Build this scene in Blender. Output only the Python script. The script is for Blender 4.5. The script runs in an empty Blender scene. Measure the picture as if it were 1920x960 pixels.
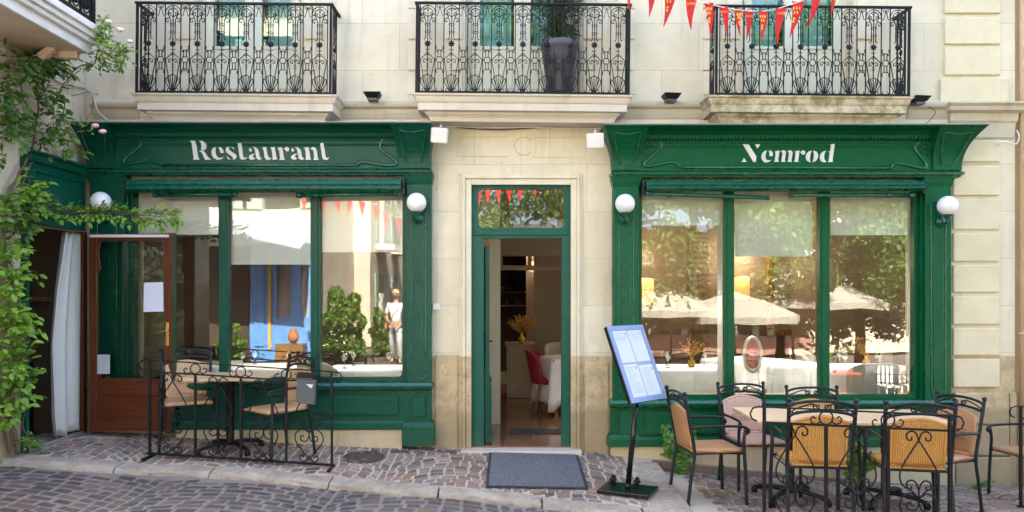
import bpy, math, random
from mathutils import Vector, Matrix, Euler
rnd = random.Random(7)
SC = bpy.context.scene
COL = SC.collection
R = math.radians
PI = math.pi
# ------------------------------------------------------------ camera, sky, sun, exposure
D = 8.0
EYE = 1.61
cam_d = bpy.data.cameras.new('camera')
cam = bpy.data.objects.new('camera', cam_d)
COL.objects.link(cam)
cam.location = (0, -D, EYE)
cam.rotation_euler = (R(90), 0, 0)
cam_d.sensor_width = 36
cam_d.lens = 27.0
cam_d.shift_y = 68 / 1920
cam_d.clip_start = 0.05
cam_d.clip_end = 400
SC.camera = cam
SUN_EL, SUN_AZ = 47, 12          # degrees above the horizon, degrees from +Y towards +X (sun stands behind the restaurant)
w = bpy.data.worlds.new('World')
SC.world = w
w.use_nodes = True
nt = w.node_tree
bg = nt.nodes['Background']
sky = nt.nodes.new('ShaderNodeTexSky')
sky.sky_type = 'NISHITA'
sky.sun_disc = False
sky.sun_elevation = R(SUN_EL)
sky.sun_rotation = R(SUN_AZ)
sky.dust_density = 5.0
sky.air_density = 0.75
sky.ozone_density = 1.0
nt.links.new(sky.outputs[0], bg.inputs[0])
bg.inputs[1].default_value = 0.15
sd = bpy.data.lights.new('sun', 'SUN')
sun = bpy.data.objects.new('sun', sd)
COL.objects.link(sun)
sd.energy = 4.6
sd.angle = R(0.5)
sd.color = (1.0, 0.95, 0.86)
sv = Vector((math.sin(R(SUN_AZ)) * math.cos(R(SUN_EL)), math.cos(R(SUN_AZ)) * math.cos(R(SUN_EL)), math.sin(R(SUN_EL))))
sun.rotation_euler = sv.to_track_quat('Z', 'Y').to_euler()
sun.location = (0, 20, 30)
SC.view_settings.view_transform = 'Standard'
SC.view_settings.look = 'None'
SC.view_settings.exposure = 3.42
SC.view_settings.gamma = 1
SC.render.engine = 'CYCLES'
SC.cycles.use_denoising = True
SC.cycles.max_bounces = 8
SC.cycles.diffuse_bounces = 4
SC.cycles.glossy_bounces = 4
SC.cycles.transmission_bounces = 6
SC.cycles.transparent_max_bounces = 12
SC.cycles.sample_clamp_indirect = 6
SC.cycles.caustics_reflective = False
SC.cycles.caustics_refractive = False

# ------------------------------------------------------------ helpers
def P(px, py, y=0.0):
    """point seen at photo pixel (px, py) at depth y"""
    d = D + y
    return Vector(((px - 960) * d / 1440, y, EYE + (548 - py) * d / 1440))
def PX(px, y=0.0): return (px - 960) * (D + y) / 1440
def PZ(py, y=0.0): return EYE + (548 - py) * (D + y) / 1440

WOFF = {}
class MB:
    def __init__(s):
        s.v = []; s.f = []; s.c = None; s.fc = []; s.mi = []; s.cm = 0; s.sm = []
    def add(s, verts, faces, smooth=False, col=None):
        b = len(s.v)
        s.v.extend([tuple(p) for p in verts])
        for f in faces:
            s.f.append([b + i for i in f]); s.mi.append(s.cm); s.sm.append(smooth); s.fc.append(col)
        return s
    def box(s, x0, x1, y0, y1, z0, z1, M=None, col=None):
        x0, x1 = min(x0, x1), max(x0, x1); y0, y1 = min(y0, y1), max(y0, y1); z0, z1 = min(z0, z1), max(z0, z1)
        vs = [(x0,y0,z0),(x1,y0,z0),(x1,y1,z0),(x0,y1,z0),(x0,y0,z1),(x1,y0,z1),(x1,y1,z1),(x0,y1,z1)]
        if M is not None: vs = [M @ Vector(v) for v in vs]
        return s.add(vs, [(0,3,2,1),(4,5,6,7),(0,1,5,4),(1,2,6,5),(2,3,7,6),(3,0,4,7)], col=col)
    def pbox(s, px0, px1, py0, py1, yf, yb, ref=None):
        """box whose FRONT face (depth yf) covers the pixel rectangle"""
        r = yf if ref is None else ref
        return s.box(PX(px0, r), PX(px1, r), yf, yb, PZ(py1, r), PZ(py0, r))
    def tube(s, pts, r, n=6, closed=False, caps=True, radii=None, flat=1.0, col=None):
        pts = [Vector(p) for p in pts]
        m = len(pts)
        if m < 2: return s
        rings = []
        up = None
        for i, p in enumerate(pts):
            if closed: t = pts[(i+1) % m] - pts[i-1]
            elif i == 0: t = pts[1] - pts[0]
            elif i == m-1: t = pts[-1] - pts[-2]
            else: t = (pts[i+1] - p).normalized() + (p - pts[i-1]).normalized()
            if t.length < 1e-9: t = Vector((0,0,1))
            t.normalize()
            if up is None:
                a = Vector((0,1,0)) if abs(t.y) < 0.9 else Vector((1,0,0))
                up = (a - t * a.dot(t)).normalized()
            else:
                u2 = up - t * up.dot(t)
                if u2.length < 1e-6: u2 = Vector((1,0,0)) - t * t.x
                up = u2.normalized()
            b = t.cross(up)
            rr = radii[i] if radii else r
            ring = []
            for k in range(n):
                a = 2*PI*(k+0.5)/n
                ring.append(p + up*math.cos(a)*rr*flat + b*math.sin(a)*rr)
            rings.append(ring)
        vs = [q for rg in rings for q in rg]
        fs = []
        lim = m if closed else m-1
        for i in range(lim):
            j = (i+1) % m
            for k in range(n):
                l = (k+1) % n
                fs.append((i*n+k, i*n+l, j*n+l, j*n+k))
        if caps and not closed:
            fs.append(tuple(range(n-1, -1, -1))); fs.append(tuple((m-1)*n+k for k in range(n)))
        return s.add(vs, fs, smooth=n > 4, col=col)
    def lathe(s, prof, c=(0,0,0), n=20, M=None, col=None):
        """prof: (radius, z) bottom to top"""
        vs = []; fs = []
        for (r, z) in prof:
            for k in range(n):
                a = 2*PI*k/n
                p = Vector((c[0]+r*math.cos(a), c[1]+r*math.sin(a), c[2]+z))
                vs.append(M @ p if M is not None else p)
        for i in range(len(prof)-1):
            for k in range(n):
                l = (k+1) % n
                fs.append((i*n+k, i*n+l, (i+1)*n+l, (i+1)*n+k))
        fs.append(tuple(range(n-1, -1, -1))); fs.append(tuple((len(prof)-1)*n+k for k in range(n)))
        return s.add(vs, fs, smooth=True, col=col)
    def ball(s, c, rx, ry=None, rz=None, n=14, m=9, M=None):
        ry = ry or rx; rz = rz or rx
        vs = [(c[0], c[1], c[2]-rz)]; fs = []
        for i in range(1, m):
            a = -PI/2 + PI*i/m
            for k in range(n):
                b = 2*PI*k/n
                vs.append((c[0]+rx*math.cos(a)*math.cos(b), c[1]+ry*math.cos(a)*math.sin(b), c[2]+rz*math.sin(a)))
        vs.append((c[0], c[1], c[2]+rz))
        for k in range(n): fs.append((0, 1+(k+1)%n, 1+k))
        for i in range(m-2):
            for k in range(n):
                l = (k+1) % n
                fs.append((1+i*n+k, 1+i*n+l, 1+(i+1)*n+l, 1+(i+1)*n+k))
        t = len(vs)-1
        for k in range(n): fs.append((t, 1+(m-2)*n+k, 1+(m-2)*n+(k+1)%n))
        if M is not None: vs = [M @ Vector(v) for v in vs]
        return s.add(vs, fs, smooth=True)
    def prism(s, poly, y0, y1, M=None):
        """poly: (x, z) outline, extruded from y0 (front) to y1"""
        n = len(poly)
        ar = sum(poly[i][0]*poly[(i+1)%n][1] - poly[(i+1)%n][0]*poly[i][1] for i in range(n))
        if ar < 0: poly = poly[::-1]
        vs = [(x, y0, z) for x, z in poly] + [(x, y1, z) for x, z in poly]
        fs = [tuple(range(n)), tuple(range(2*n-1, n-1, -1))]
        for i in range(n):
            j = (i+1) % n
            fs.append((i, n+i, n+j, j))
        if M is not None: vs = [M @ Vector(v) for v in vs]
        return s.add(vs, fs)
    def u_sweep(s, x0, x1, prof, yback=0.0, fx=0.5, ybase=0.0):
        """profile (out, z) wrapped round left side, front, right side"""
        rows = []
        for (p, z) in prof:
            yf = -ybase - p
            rows.append([(x0-p*fx, yback, z), (x0-p*fx, yf, z), (x1+p*fx, yf, z), (x1+p*fx, yback, z)])
        vs = [q for r_ in rows for q in r_]; fs = []
        for i in range(len(rows)-1):
            for k in range(3):
                a = i*4+k
                fs.append((a, a+1, a+5, a+4))
            fs.append((i*4+3, i*4, (i+1)*4, (i+1)*4+3))
        fs.append((3,2,1,0)); t = (len(rows)-1)*4
        fs.append((t,t+1,t+2,t+3))
        return s.add(vs, fs)
    def wall(s, x0, x1, z0, z1, holes, yf, yb, axis='y'):
        """sheet with rectangular holes (x0,x1,z0,z1) and thickness"""
        xs = sorted(set([x0, x1] + [h[i] for h in holes for i in (0, 1) if x0 < h[i] < x1]))
        zs = sorted(set([z0, z1] + [h[i] for h in holes for i in (2, 3) if z0 < h[i] < z1]))
        def solid(i, j):
            if i < 0 or j < 0 or i >= len(xs)-1 or j >= len(zs)-1: return False
            cx = (xs[i]+xs[i+1])/2; cz = (zs[j]+zs[j+1])/2
            return not any(h[0] < cx < h[1] and h[2] < cz < h[3] for h in holes)
        def V(x, y, z): return (x, y, z) if axis == 'y' else (y, x, z)
        for i in range(len(xs)-1):
            for j in range(len(zs)-1):
                if not solid(i, j): continue
                a, b, c, d = xs[i], xs[i+1], zs[j], zs[j+1]
                q = [([V(a,yf,c),V(b,yf,c),V(b,yf,d),V(a,yf,d)]), ([V(b,yb,c),V(a,yb,c),V(a,yb,d),V(b,yb,d)])]
                if not solid(i-1, j): q.append([V(a,yb,c),V(a,yf,c),V(a,yf,d),V(a,yb,d)])
                if not solid(i+1, j): q.append([V(b,yf,c),V(b,yb,c),V(b,yb,d),V(b,yf,d)])
                if not solid(i, j-1): q.append([V(a,yb,c),V(b,yb,c),V(b,yf,c),V(a,yf,c)])
                if not solid(i, j+1): q.append([V(a,yf,d),V(b,yf,d),V(b,yb,d),V(a,yb,d)])
                for f in q: s.add(f, [(0,1,2,3)])
        return s
    def build(s, name, mat, parent=None, bevel=0, label=None, cat=None, group=None, kind=None, origin=None, subd=0, solid=0):
        me = bpy.data.meshes.new(name)
        if parent is not None: off = WOFF.get(parent, Vector((0,0,0)))
        elif origin is not None: off = Vector(origin)
        else:
            xs = [p[0] for p in s.v]; ys = [p[1] for p in s.v]; zs = [p[2] for p in s.v]
            off = Vector(((min(xs)+max(xs))/2, (min(ys)+max(ys))/2, min(zs)))
        me.from_pydata([(p[0]-off.x, p[1]-off.y, p[2]-off.z) for p in s.v], [], s.f)
        mats = mat if isinstance(mat, (list, tuple)) else [mat]
        for m_ in mats: me.materials.append(m_)
        if len(mats) > 1: me.polygons.foreach_set('material_index', s.mi)
        me.polygons.foreach_set('use_smooth', s.sm)
        if any(c is not None for c in s.fc):
            ca = me.color_attributes.new('Col', 'FLOAT_COLOR', 'CORNER')
            arr = []
            for f, c in zip(s.f, s.fc):
                c = c or (1, 1, 1)
                arr.extend([c[0], c[1], c[2], 1.0] * len(f))
            ca.data.foreach_set('color', arr)
        me.update()
        o = bpy.data.objects.new(name, me)
        COL.objects.link(o)
        if parent is not None:
            o.parent = parent; WOFF[o] = off
        else:
            o.location = off; WOFF[o] = off.copy()
        if subd:
            md = o.modifiers.new('s', 'SUBSURF'); md.levels = subd; md.render_levels = subd
        if solid:
            md = o.modifiers.new('t', 'SOLIDIFY'); md.thickness = solid; md.offset = 0
        if bevel:
            md = o.modifiers.new('b', 'BEVEL'); md.width = bevel; md.segments = 2; md.limit_method = 'ANGLE'; md.angle_limit = R(35)
        tag(o, label, cat, group, kind)
        return o
def tag(o, label=None, cat=None, group=None, kind=None):
    if label: o['label'] = label
    if cat: o['category'] = cat
    if group: o['group'] = group
    if kind: o['kind'] = kind
    return o
def thing(name, label, cat, loc=(0,0,0), group=None):
    o = bpy.data.objects.new(name, None)
    o.empty_display_size = 0.1
    COL.objects.link(o)
    o.location = loc
    WOFF[o] = Vector(loc)
    return tag(o, label, cat, group)
def dup(root, loc, rotz=0, label=None, group=None, scale=None, rot=None):
    def cp(o, par):
        c = o.copy(); COL.objects.link(c); c.parent = par
        for ch in KIDS.get(o, [k for k in bpy.data.objects if k.parent == o]): cp(ch, c)
        return c
    r = cp(root, None)
    r.location = loc; r.rotation_euler = rot or (0, 0, rotz)
    if label: r['label'] = label
    if group: r['group'] = group
    if scale: r.scale = scale
    return r
KIDS = {}
def lerp(a, b, t): return a + (b-a)*t
def interp(x, xs, ys):
    if x <= xs[0]: return ys[0]
    for i in range(len(xs)-1):
        if x <= xs[i+1]: return lerp(ys[i], ys[i+1], (x-xs[i])/(xs[i+1]-xs[i]))
    return ys[-1]
def grid_h(x, y, xs, ys, tab):
    """tab[i][j]: xs[i], ys[j] with ys descending (0, -1, -2)"""
    cols = [interp(-y, [-q for q in ys], row) for row in tab]
    return interp(x, xs, cols)
def arc(cx, cz, r, a0, a1, n=10, y=0.0, rx=None):
    rx = rx or r
    return [(cx + rx*math.cos(R(lerp(a0, a1, i/n))), y, cz + r*math.sin(R(lerp(a0, a1, i/n)))) for i in range(n+1)]
def spiral(cx, cz, r0, r1, a0, a1, n=14, y=0.0):
    out = []
    for i in range(n+1):
        t = i/n; a = R(lerp(a0, a1, t)); r_ = lerp(r0, r1, t)
        out.append((cx + r_*math.cos(a), y, cz + r_*math.sin(a)))
    return out
def cat_rom(pts, n=5):
    pts = [Vector(p) for p in pts]
    out = []
    for i in range(len(pts)-1):
        p0 = pts[max(i-1, 0)]; p1 = pts[i]; p2 = pts[i+1]; p3 = pts[min(i+2, len(pts)-1)]
        for k in range(n):
            t = k/n
            out.append(0.5*((2*p1) + (p2-p0)*t + (2*p0-5*p1+4*p2-p3)*t*t + (3*p1-p0-3*p2+p3)*t**3))
    out.append(pts[-1])
    return out

# ------------------------------------------------------------ materials
def srgb(h):
    c = [int(h[i:i+2], 16)/255 for i in (0, 2, 4)]
    return tuple(x/12.92 if x <= 0.04045 else ((x+0.055)/1.055)**2.4 for x in c)
def mat_new(name):
    m = bpy.data.materials.new(name); m.use_nodes = True
    n = m.node_tree; b = n.nodes['Principled BSDF']
    return m, n, b
def L(nt_, a, b): nt_.links.new(a, b)
def coords(n, kind='Object', scale=(1,1,1)):
    tc = n.nodes.new('ShaderNodeTexCoord'); mp = n.nodes.new('ShaderNodeMapping')
    mp.inputs['Scale'].default_value = scale
    L(n, tc.outputs[kind], mp.inputs[0])
    return mp.outputs[0]
def wpos(n, scale=(1,1,1)):
    g = n.nodes.new('ShaderNodeNewGeometry'); mp = n.nodes.new('ShaderNodeMapping')
    mp.inputs['Scale'].default_value = scale
    L(n, g.outputs['Position'], mp.inputs[0])
    return mp.outputs[0]
def noise(n, vec, scale, detail=4, rough=0.55):
    t = n.nodes.new('ShaderNodeTexNoise'); t.inputs['Scale'].default_value = scale
    t.inputs['Detail'].default_value = detail; t.inputs['Roughness'].default_value = rough
    if vec is not None: L(n, vec, t.inputs['Vector'])
    return t.outputs['Fac']
def ramp(n, fac, stops):
    r_ = n.nodes.new('ShaderNodeValToRGB')
    els = r_.color_ramp.elements
    while len(els) > 1: els.remove(els[-1])
    els[0].position = stops[0][0]; els[0].color = (*stops[0][1], 1)
    for p, c in stops[1:]:
        e = els.new(p); e.color = (*c, 1)
    L(n, fac, r_.inputs[0])
    return r_.outputs[0]
def mixc(n, fac, a, b, blend='MIX'):
    m = n.nodes.new('ShaderNodeMix'); m.data_type = 'RGBA'; m.blend_type = blend
    for sock, val in ((m.inputs[0], fac), (m.inputs[6], a), (m.inputs[7], b)):
        if isinstance(val, (int, float)): sock.default_value = val
        elif isinstance(val, tuple): sock.default_value = (*val, 1) if len(val) == 3 else val
        else: L(n, val, sock)
    return m.outputs[2]
def mathn(n, op, a, b=None, c=None, clamp=False):
    m = n.nodes.new('ShaderNodeMath'); m.operation = op; m.use_clamp = clamp
    for i, v in enumerate((a, b, c)):
        if v is None: continue
        if isinstance(v, (int, float)): m.inputs[i].default_value = v
        else: L(n, v, m.inputs[i])
    return m.outputs[0]
def bump(n, bsdf, height, strength=0.3, dist=0.01, prev=None):
    b = n.nodes.new('ShaderNodeBump'); b.inputs['Strength'].default_value = strength; b.inputs['Distance'].default_value = dist
    L(n, height, b.inputs['Height'])
    if prev is not None: L(n, prev, b.inputs['Normal'])
    L(n, b.outputs[0], bsdf.inputs['Normal'])
    return b.outputs[0]
def simple(name, col, rough=0.5, var=0.12, vscale=6, metal=0.0, bmp=0.0, bscale=60, spec=0.5, coat=0.0):
    m, n, b = mat_new(name)
    v = wpos(n)
    f = noise(n, v, vscale, 5)
    c1 = tuple(max(0, x*(1-var)) for x in col); c2 = tuple(min(1, x*(1+var)) for x in col)
    L(n, ramp(n, f, [(0.3, c1), (0.7, c2)]), b.inputs['Base Color'])
    b.inputs['Roughness'].default_value = rough; b.inputs['Metallic'].default_value = metal
    b.inputs['Specular IOR Level'].default_value = spec
    if coat: b.inputs['Coat Weight'].default_value = coat; b.inputs['Coat Roughness'].default_value = 0.15
    if bmp: bump(n, b, noise(n, v, bscale, 4), bmp, 0.004)
    return m
def stone_mat(name, col, ochre=None, joints=True, bw=0.78, bh=0.49, ox=0.0, oz=0.0, moss=0.0, stain=0.5, rough_below=None, axis='x'):
    m, n, b = mat_new(name)
    g = n.nodes.new('ShaderNodeNewGeometry'); sp = n.nodes.new('ShaderNodeSeparateXYZ'); L(n, g.outputs['Position'], sp.inputs[0])
    hor = sp.outputs[0] if axis == 'x' else sp.outputs[1]
    v = wpos(n)
    big = noise(n, v, 0.9, 5, 0.6); mid = noise(n, v, 5, 6, 0.65); fine = noise(n, v, 45, 5, 0.7)
    vs = wpos(n, (3.0, 3.0, 0.35)); streak = noise(n, vs, 2.2, 5, 0.6)
    c = mixc(n, ramp(n, big, [(0.35, (0,0,0)), (0.65, (1,1,1))]), tuple(x*0.90 for x in col), tuple(min(1, x*1.07) for x in col))
    c = mixc(n, mathn(n, 'MULTIPLY', ramp(n, mid, [(0.45, (0,0,0)), (0.75, (1,1,1))]), 0.35), c, tuple(x*y for x, y in zip(col, (0.82, 0.74, 0.58))))
    c = mixc(n, mathn(n, 'MULTIPLY', ramp(n, streak, [(0.55, (0,0,0)), (0.8, (1,1,1))]), stain), c, tuple(x*y for x, y in zip(col, (0.55, 0.5, 0.42))))
    height = mathn(n, 'MULTIPLY', fine, 0.35)
    if joints:
        cb = n.nodes.new('ShaderNodeCombineXYZ'); L(n, hor, cb.inputs[0]); L(n, sp.outputs[2], cb.inputs[1])
        mp = n.nodes.new('ShaderNodeMapping'); mp.inputs['Location'].default_value = (ox, oz, 0); L(n, cb.outputs[0], mp.inputs[0])
        br = n.nodes.new('ShaderNodeTexBrick'); L(n, mp.outputs[0], br.inputs['Vector'])
        br.inputs['Scale'].default_value = 1; br.inputs['Mortar Size'].default_value = 0.0035; br.inputs['Mortar Smooth'].default_value = 0.3
        br.inputs['Brick Width'].default_value = bw; br.inputs['Row Height'].default_value = bh
        br.inputs['Color1'].default_value = (0.93, 0.92, 0.89, 1); br.inputs['Color2'].default_value = (1.02, 1.02, 1.02, 1); br.inputs['Mortar'].default_value = (0.80, 0.74, 0.64, 1)
        c = mixc(n, 1.0, c, br.outputs['Color'], 'MULTIPLY')
        height = mathn(n, 'SUBTRACT', height, mathn(n, 'MULTIPLY', br.outputs['Fac'], 0.8))
    strength = 0.25
    vo = n.nodes.new('ShaderNodeTexVoronoi'); vo.inputs['Scale'].default_value = 5.5; L(n, v, vo.inputs['Vector'])
    dots = mathn(n, 'MULTIPLY', mathn(n, 'LESS_THAN', vo.outputs['Distance'], 0.045), mathn(n, 'GREATER_THAN', mid, 0.52))
    c = mixc(n, mathn(n, 'MULTIPLY', dots, 0.6), c, (0.10, 0.08, 0.06))
    patch = ramp(n, noise(n, v, 2.6, 2, 0.4), [(0.66, (0,0,0)), (0.69, (1,1,1))])
    c = mixc(n, mathn(n, 'MULTIPLY', patch, 0.35), c, tuple(min(.8, x*1.18) for x in col))
    if rough_below is not None:
        zz = mathn(n, 'ADD', sp.outputs[2], mathn(n, 'MULTIPLY', mathn(n, 'SUBTRACT', mid, 0.5), 0.03))
        k = mathn(n, 'MULTIPLY', mathn(n, 'SUBTRACT', rough_below, zz), 60, clamp=True)
        oc = mixc(n, ramp(n, mid, [(0.35, (0,0,0)), (0.68, (1,1,1))]), tuple(x*1.12 for x in ochre), tuple(x*0.72 for x in ochre))
        pits = ramp(n, noise(n, v, 22, 6, 0.75), [(0.36, (1,1,1)), (0.46, (0,0,0))])
        oc = mixc(n, mathn(n, 'MULTIPLY', pits, 0.6), oc, tuple(x*0.42 for x in ochre))
        low = mathn(n, 'MULTIPLY', mathn(n, 'SUBTRACT', rough_below-0.56, zz), 14, clamp=True)
        if rough_below < 5: oc = mixc(n, mathn(n, 'MULTIPLY', low, 0.75), oc, tuple(x*0.55 for x in ochre))
        c = mixc(n, k, c, oc)
        height = mathn(n, 'ADD', height, mathn(n, 'MULTIPLY', mathn(n, 'MULTIPLY', k, noise(n, v, 16, 6, 0.75)), 2.2))
    if moss:
        mk = ramp(n, noise(n, v, 5.5, 6, 0.7), [(0.60-moss*0.16, (0,0,0)), (0.70-moss*0.1, (1,1,1))])
        c = mixc(n, mathn(n, 'MULTIPLY', mk, 0.75), c, (0.16, 0.15, 0.035))
    L(n, c, b.inputs['Base Color']); b.inputs['Roughness'].default_value = 0.88; b.inputs['Specular IOR Level'].default_value = 0.2
    bump(n, b, height, strength*2, 0.006)
    return m
M = {}
LIME = (0.69, 0.62, 0.475)
OCH = (0.52, 0.40, 0.24)
M['stone'] = stone_mat('limestone_blocks', LIME, OCH, rough_below=0.955, oz=-0.0)
M['stone_plain'] = stone_mat('limestone_dressed', LIME, OCH, joints=False, rough_below=0.955)
M['stone_trim'] = stone_mat('limestone_moulding', (0.53, 0.47, 0.36), joints=False, stain=0.65)
M['slab'] = stone_mat('balcony_stone', (0.61, 0.55, 0.46), joints=False, stain=0.45)
M['slab_moss'] = stone_mat('balcony_stone_mossy', (0.58, 0.50, 0.37), joints=False, stain=0.45, moss=1.0)
M['quoin'] = stone_mat('quoin_stone', (0.66, 0.575, 0.40), joints=False, stain=0.3)
M['ochre'] = stone_mat('weathered_base_stone', (0.42, 0.34, 0.22), OCH, joints=False, rough_below=1.0)
M['plinth'] = stone_mat('plinth_stone', (0.52, 0.43, 0.29), joints=False)
M['side_stone'] = stone_mat('side_wall_stone', (0.62, 0.56, 0.44), OCH, bw=0.6, bh=0.42, rough_below=1.75, axis='y', stain=0.8)
M['neighbour'] = simple('peach_render', (0.56, 0.40, 0.24), 0.85, 0.08, 3, bmp=0.3)
M['white_wood'] = simple('white_painted_cornice', (0.74, 0.72, 0.70), 0.6, 0.1, 8, bmp=0.2)
M['peach_soffit'] = simple('peach_soffit_paint', (0.68, 0.53, 0.41), 0.8, 0.08, 4, bmp=0.2)
def paint(name, col, rough=0.33, sp=0.22):
    m, n, b = mat_new(name)
    v = wpos(n)
    f = noise(n, v, 2.5, 5, 0.6); f2 = noise(n, wpos(n, (8, 8, 1.2)), 6, 5, 0.7)
    c = mixc(n, f, tuple(x*0.86 for x in col), tuple(x*1.14 for x in col))
    c = mixc(n, mathn(n, 'MULTIPLY', ramp(n, f2, [(0.62, (0,0,0)), (0.85, (1,1,1))]), 0.25), c, tuple(x*0.6+0.03 for x in col))
    g = n.nodes.new('ShaderNodeNewGeometry'); sp_ = n.nodes.new('ShaderNodeSeparateXYZ'); L(n, g.outputs['Position'], sp_.inputs[0])
    splash = mathn(n, 'MULTIPLY', mathn(n, 'MULTIPLY', mathn(n, 'SUBTRACT', 0.42, sp_.outputs[2]), 2.0, clamp=True), ramp(n, noise(n, v, 7, 6, 0.75), [(0.42, (0,0,0)), (0.68, (1,1,1))]))
    c = mixc(n, mathn(n, 'MULTIPLY', splash, 0.35), c, (0.12, 0.11, 0.08))
    chips = ramp(n, noise(n, v, 38, 3, 0.5), [(0.735, (0,0,0)), (0.75, (1,1,1))])
    c = mixc(n, mathn(n, 'MULTIPLY', chips, 0.5), c, (0.20, 0.22, 0.17))
    L(n, c, b.inputs['Base Color'])
    L(n, ramp(n, noise(n, v, 9, 4), [(0.3, (rough-0.07,)*3), (0.7, (rough+0.1,)*3)]), b.inputs['Roughness'])
    b.inputs['Specular IOR Level'].default_value = sp
    bump(n, b, noise(n, v, 120, 3), 0.06, 0.002)
    return m
M['green_l'] = paint('green_paint_bluish', (0.002, 0.066, 0.038))
M['green_r'] = paint('green_paint_warm', (0.001, 0.082, 0.030))
M['green_l_m'] = paint('green_moulding_bluish', (0.003, 0.075, 0.045), .25, .7)
M['green_r_m'] = paint('green_moulding_warm', (0.002, 0.090, 0.036), .25, .6)
M['green_door'] = paint('green_paint_door', (0.006, 0.085, 0.055))
M['green_metal'] = paint('green_enamel', (0.002, 0.085, 0.050), 0.28, .5)
M['zinc'] = simple('zinc_flashing', (0.33, 0.31, 0.33), 0.5, 0.2, 10, metal=0.3)
M['iron'] = simple('black_wrought_iron', (0.006, 0.006, 0.008), 0.5, 0.3, 30, bmp=0.15, bscale=90, spec=.25)
M['chair_metal'] = simple('anthracite_tube', (0.011, 0.013, 0.017), 0.42, 0.2, 20, spec=.3)
M['black_metal'] = simple('black_powder_coat', (0.006, 0.006, 0.007), 0.4, 0.2, 20, spec=.25)
M['gloss_black'] = simple('gloss_black_steel', (0.008, 0.009, 0.010), 0.12, 0.2, 20, spec=.4)
M['cream'] = simple('cream_joinery', (0.62, 0.60, 0.46), 0.5, 0.06, 4)
M['white_plastic'] = simple('white_plastic', (0.72, 0.70, 0.66), 0.4, 0.05, 10)
M['globe'] = simple('opal_glass', (0.80, 0.80, 0.80), 0.12, 0.03, 5)
M['letters'] = simple('sign_letters', (0.70, 0.68, 0.68), 0.5, 0.04, 20)
M['paper'] = simple('white_paper', (0.66, 0.66, 0.80), 0.7, 0.03, 12)
M['cloth'] = simple('white_tablecloth', (0.88, 0.89, 0.90), 0.85, 0.04, 5)
M['brass'] = simple('brass', (0.75, 0.50, 0.14), 0.25, 0.1, 12, metal=0.95)
M['threshold'] = stone_mat('step_stone', (0.56, 0.49, 0.41), joints=False, stain=0.2)
M['dark_brown'] = simple('dark_brown_interior', (0.07, 0.045, 0.030), 0.7, 0.15, 3)
M['taupe'] = simple('taupe_wall', (0.17, 0.13, 0.095), 0.8, 0.06, 3)
M['ceiling'] = simple('interior_ceiling_paint', (0.25, 0.20, 0.15), 0.8, 0.05, 3)
M['grey_velvet'] = simple('grey_velvet', (0.42, 0.41, 0.37), 0.9, 0.1, 9)
M['red_velvet'] = simple('red_velvet', (0.26, 0.012, 0.016), 0.8, 0.15, 9)
M['wood_leg'] = simple('light_oak', (0.28, 0.14, 0.06), 0.5, 0.2, 9)
M['gold'] = simple('carved_gilt', (0.32, 0.17, 0.04), 0.35, 0.6, 25, metal=0.7, bmp=1.0, bscale=30)
M['pot'] = simple('grey_plastic_pot', (0.06, 0.056, 0.066), 0.5, 0.12, 5)
M['table_top'] = simple('beige_table_top', (0.66, 0.45, 0.26), 0.5, 0.05, 7)
M['mat_edge'] = simple('rubber_edge', (0.03, 0.03, 0.035), 0.8)
M['mirror'] = simple('mirror_glass', (0.7, 0.7, 0.7), 0.03, 0.0, 2, metal=1.0)
M['bin'] = simple('grey_bin_plastic', (0.07, 0.075, 0.085), 0.45, 0.08, 9)
M['bark'] = simple('bark', (0.085, 0.06, 0.042), 0.95, 0.35, 16, bmp=1.0, bscale=25)
M['stem'] = simple('rose_stem', (0.13, 0.085, 0.055), 0.85, 0.35, 18, bmp=0.6)
M['rope'] = simple('white_cord', (0.72, 0.72, 0.72), 0.8)
M['yellow'] = simple('yellow_print', (0.85, 0.46, 0.03), 0.7, 0.05)
M['pink'] = simple('pink_rose_petals', (0.78, 0.46, 0.46), 0.7, 0.1, 30)
M['pale_rose'] = simple('pale_rose_petals', (0.78, 0.62, 0.56), 0.7, 0.1, 30)
M['orange_rose'] = simple('faded_rose', (0.42, 0.2, 0.06), 0.8, 0.2, 30)
M['cord'] = simple('grey_cable', (0.42, 0.40, 0.38), 0.6)
M['black_cord'] = simple('black_cable', (0.02, 0.02, 0.02), 0.6)
M['rust'] = simple('rusty_iron_cover', (0.075, 0.05, 0.042), 0.75, 0.3, 25, bmp=0.6, bscale=120)
M['flame_plant'] = simple('dried_flowers', (0.42, 0.22, 0.05), 0.9, 0.4, 40)
M['dark_bottle'] = simple('bottle_glass', (0.01, 0.012, 0.01), 0.1)
M['amber'] = simple('amber_glass', (0.42, 0.26, 0.03), 0.15)

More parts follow.
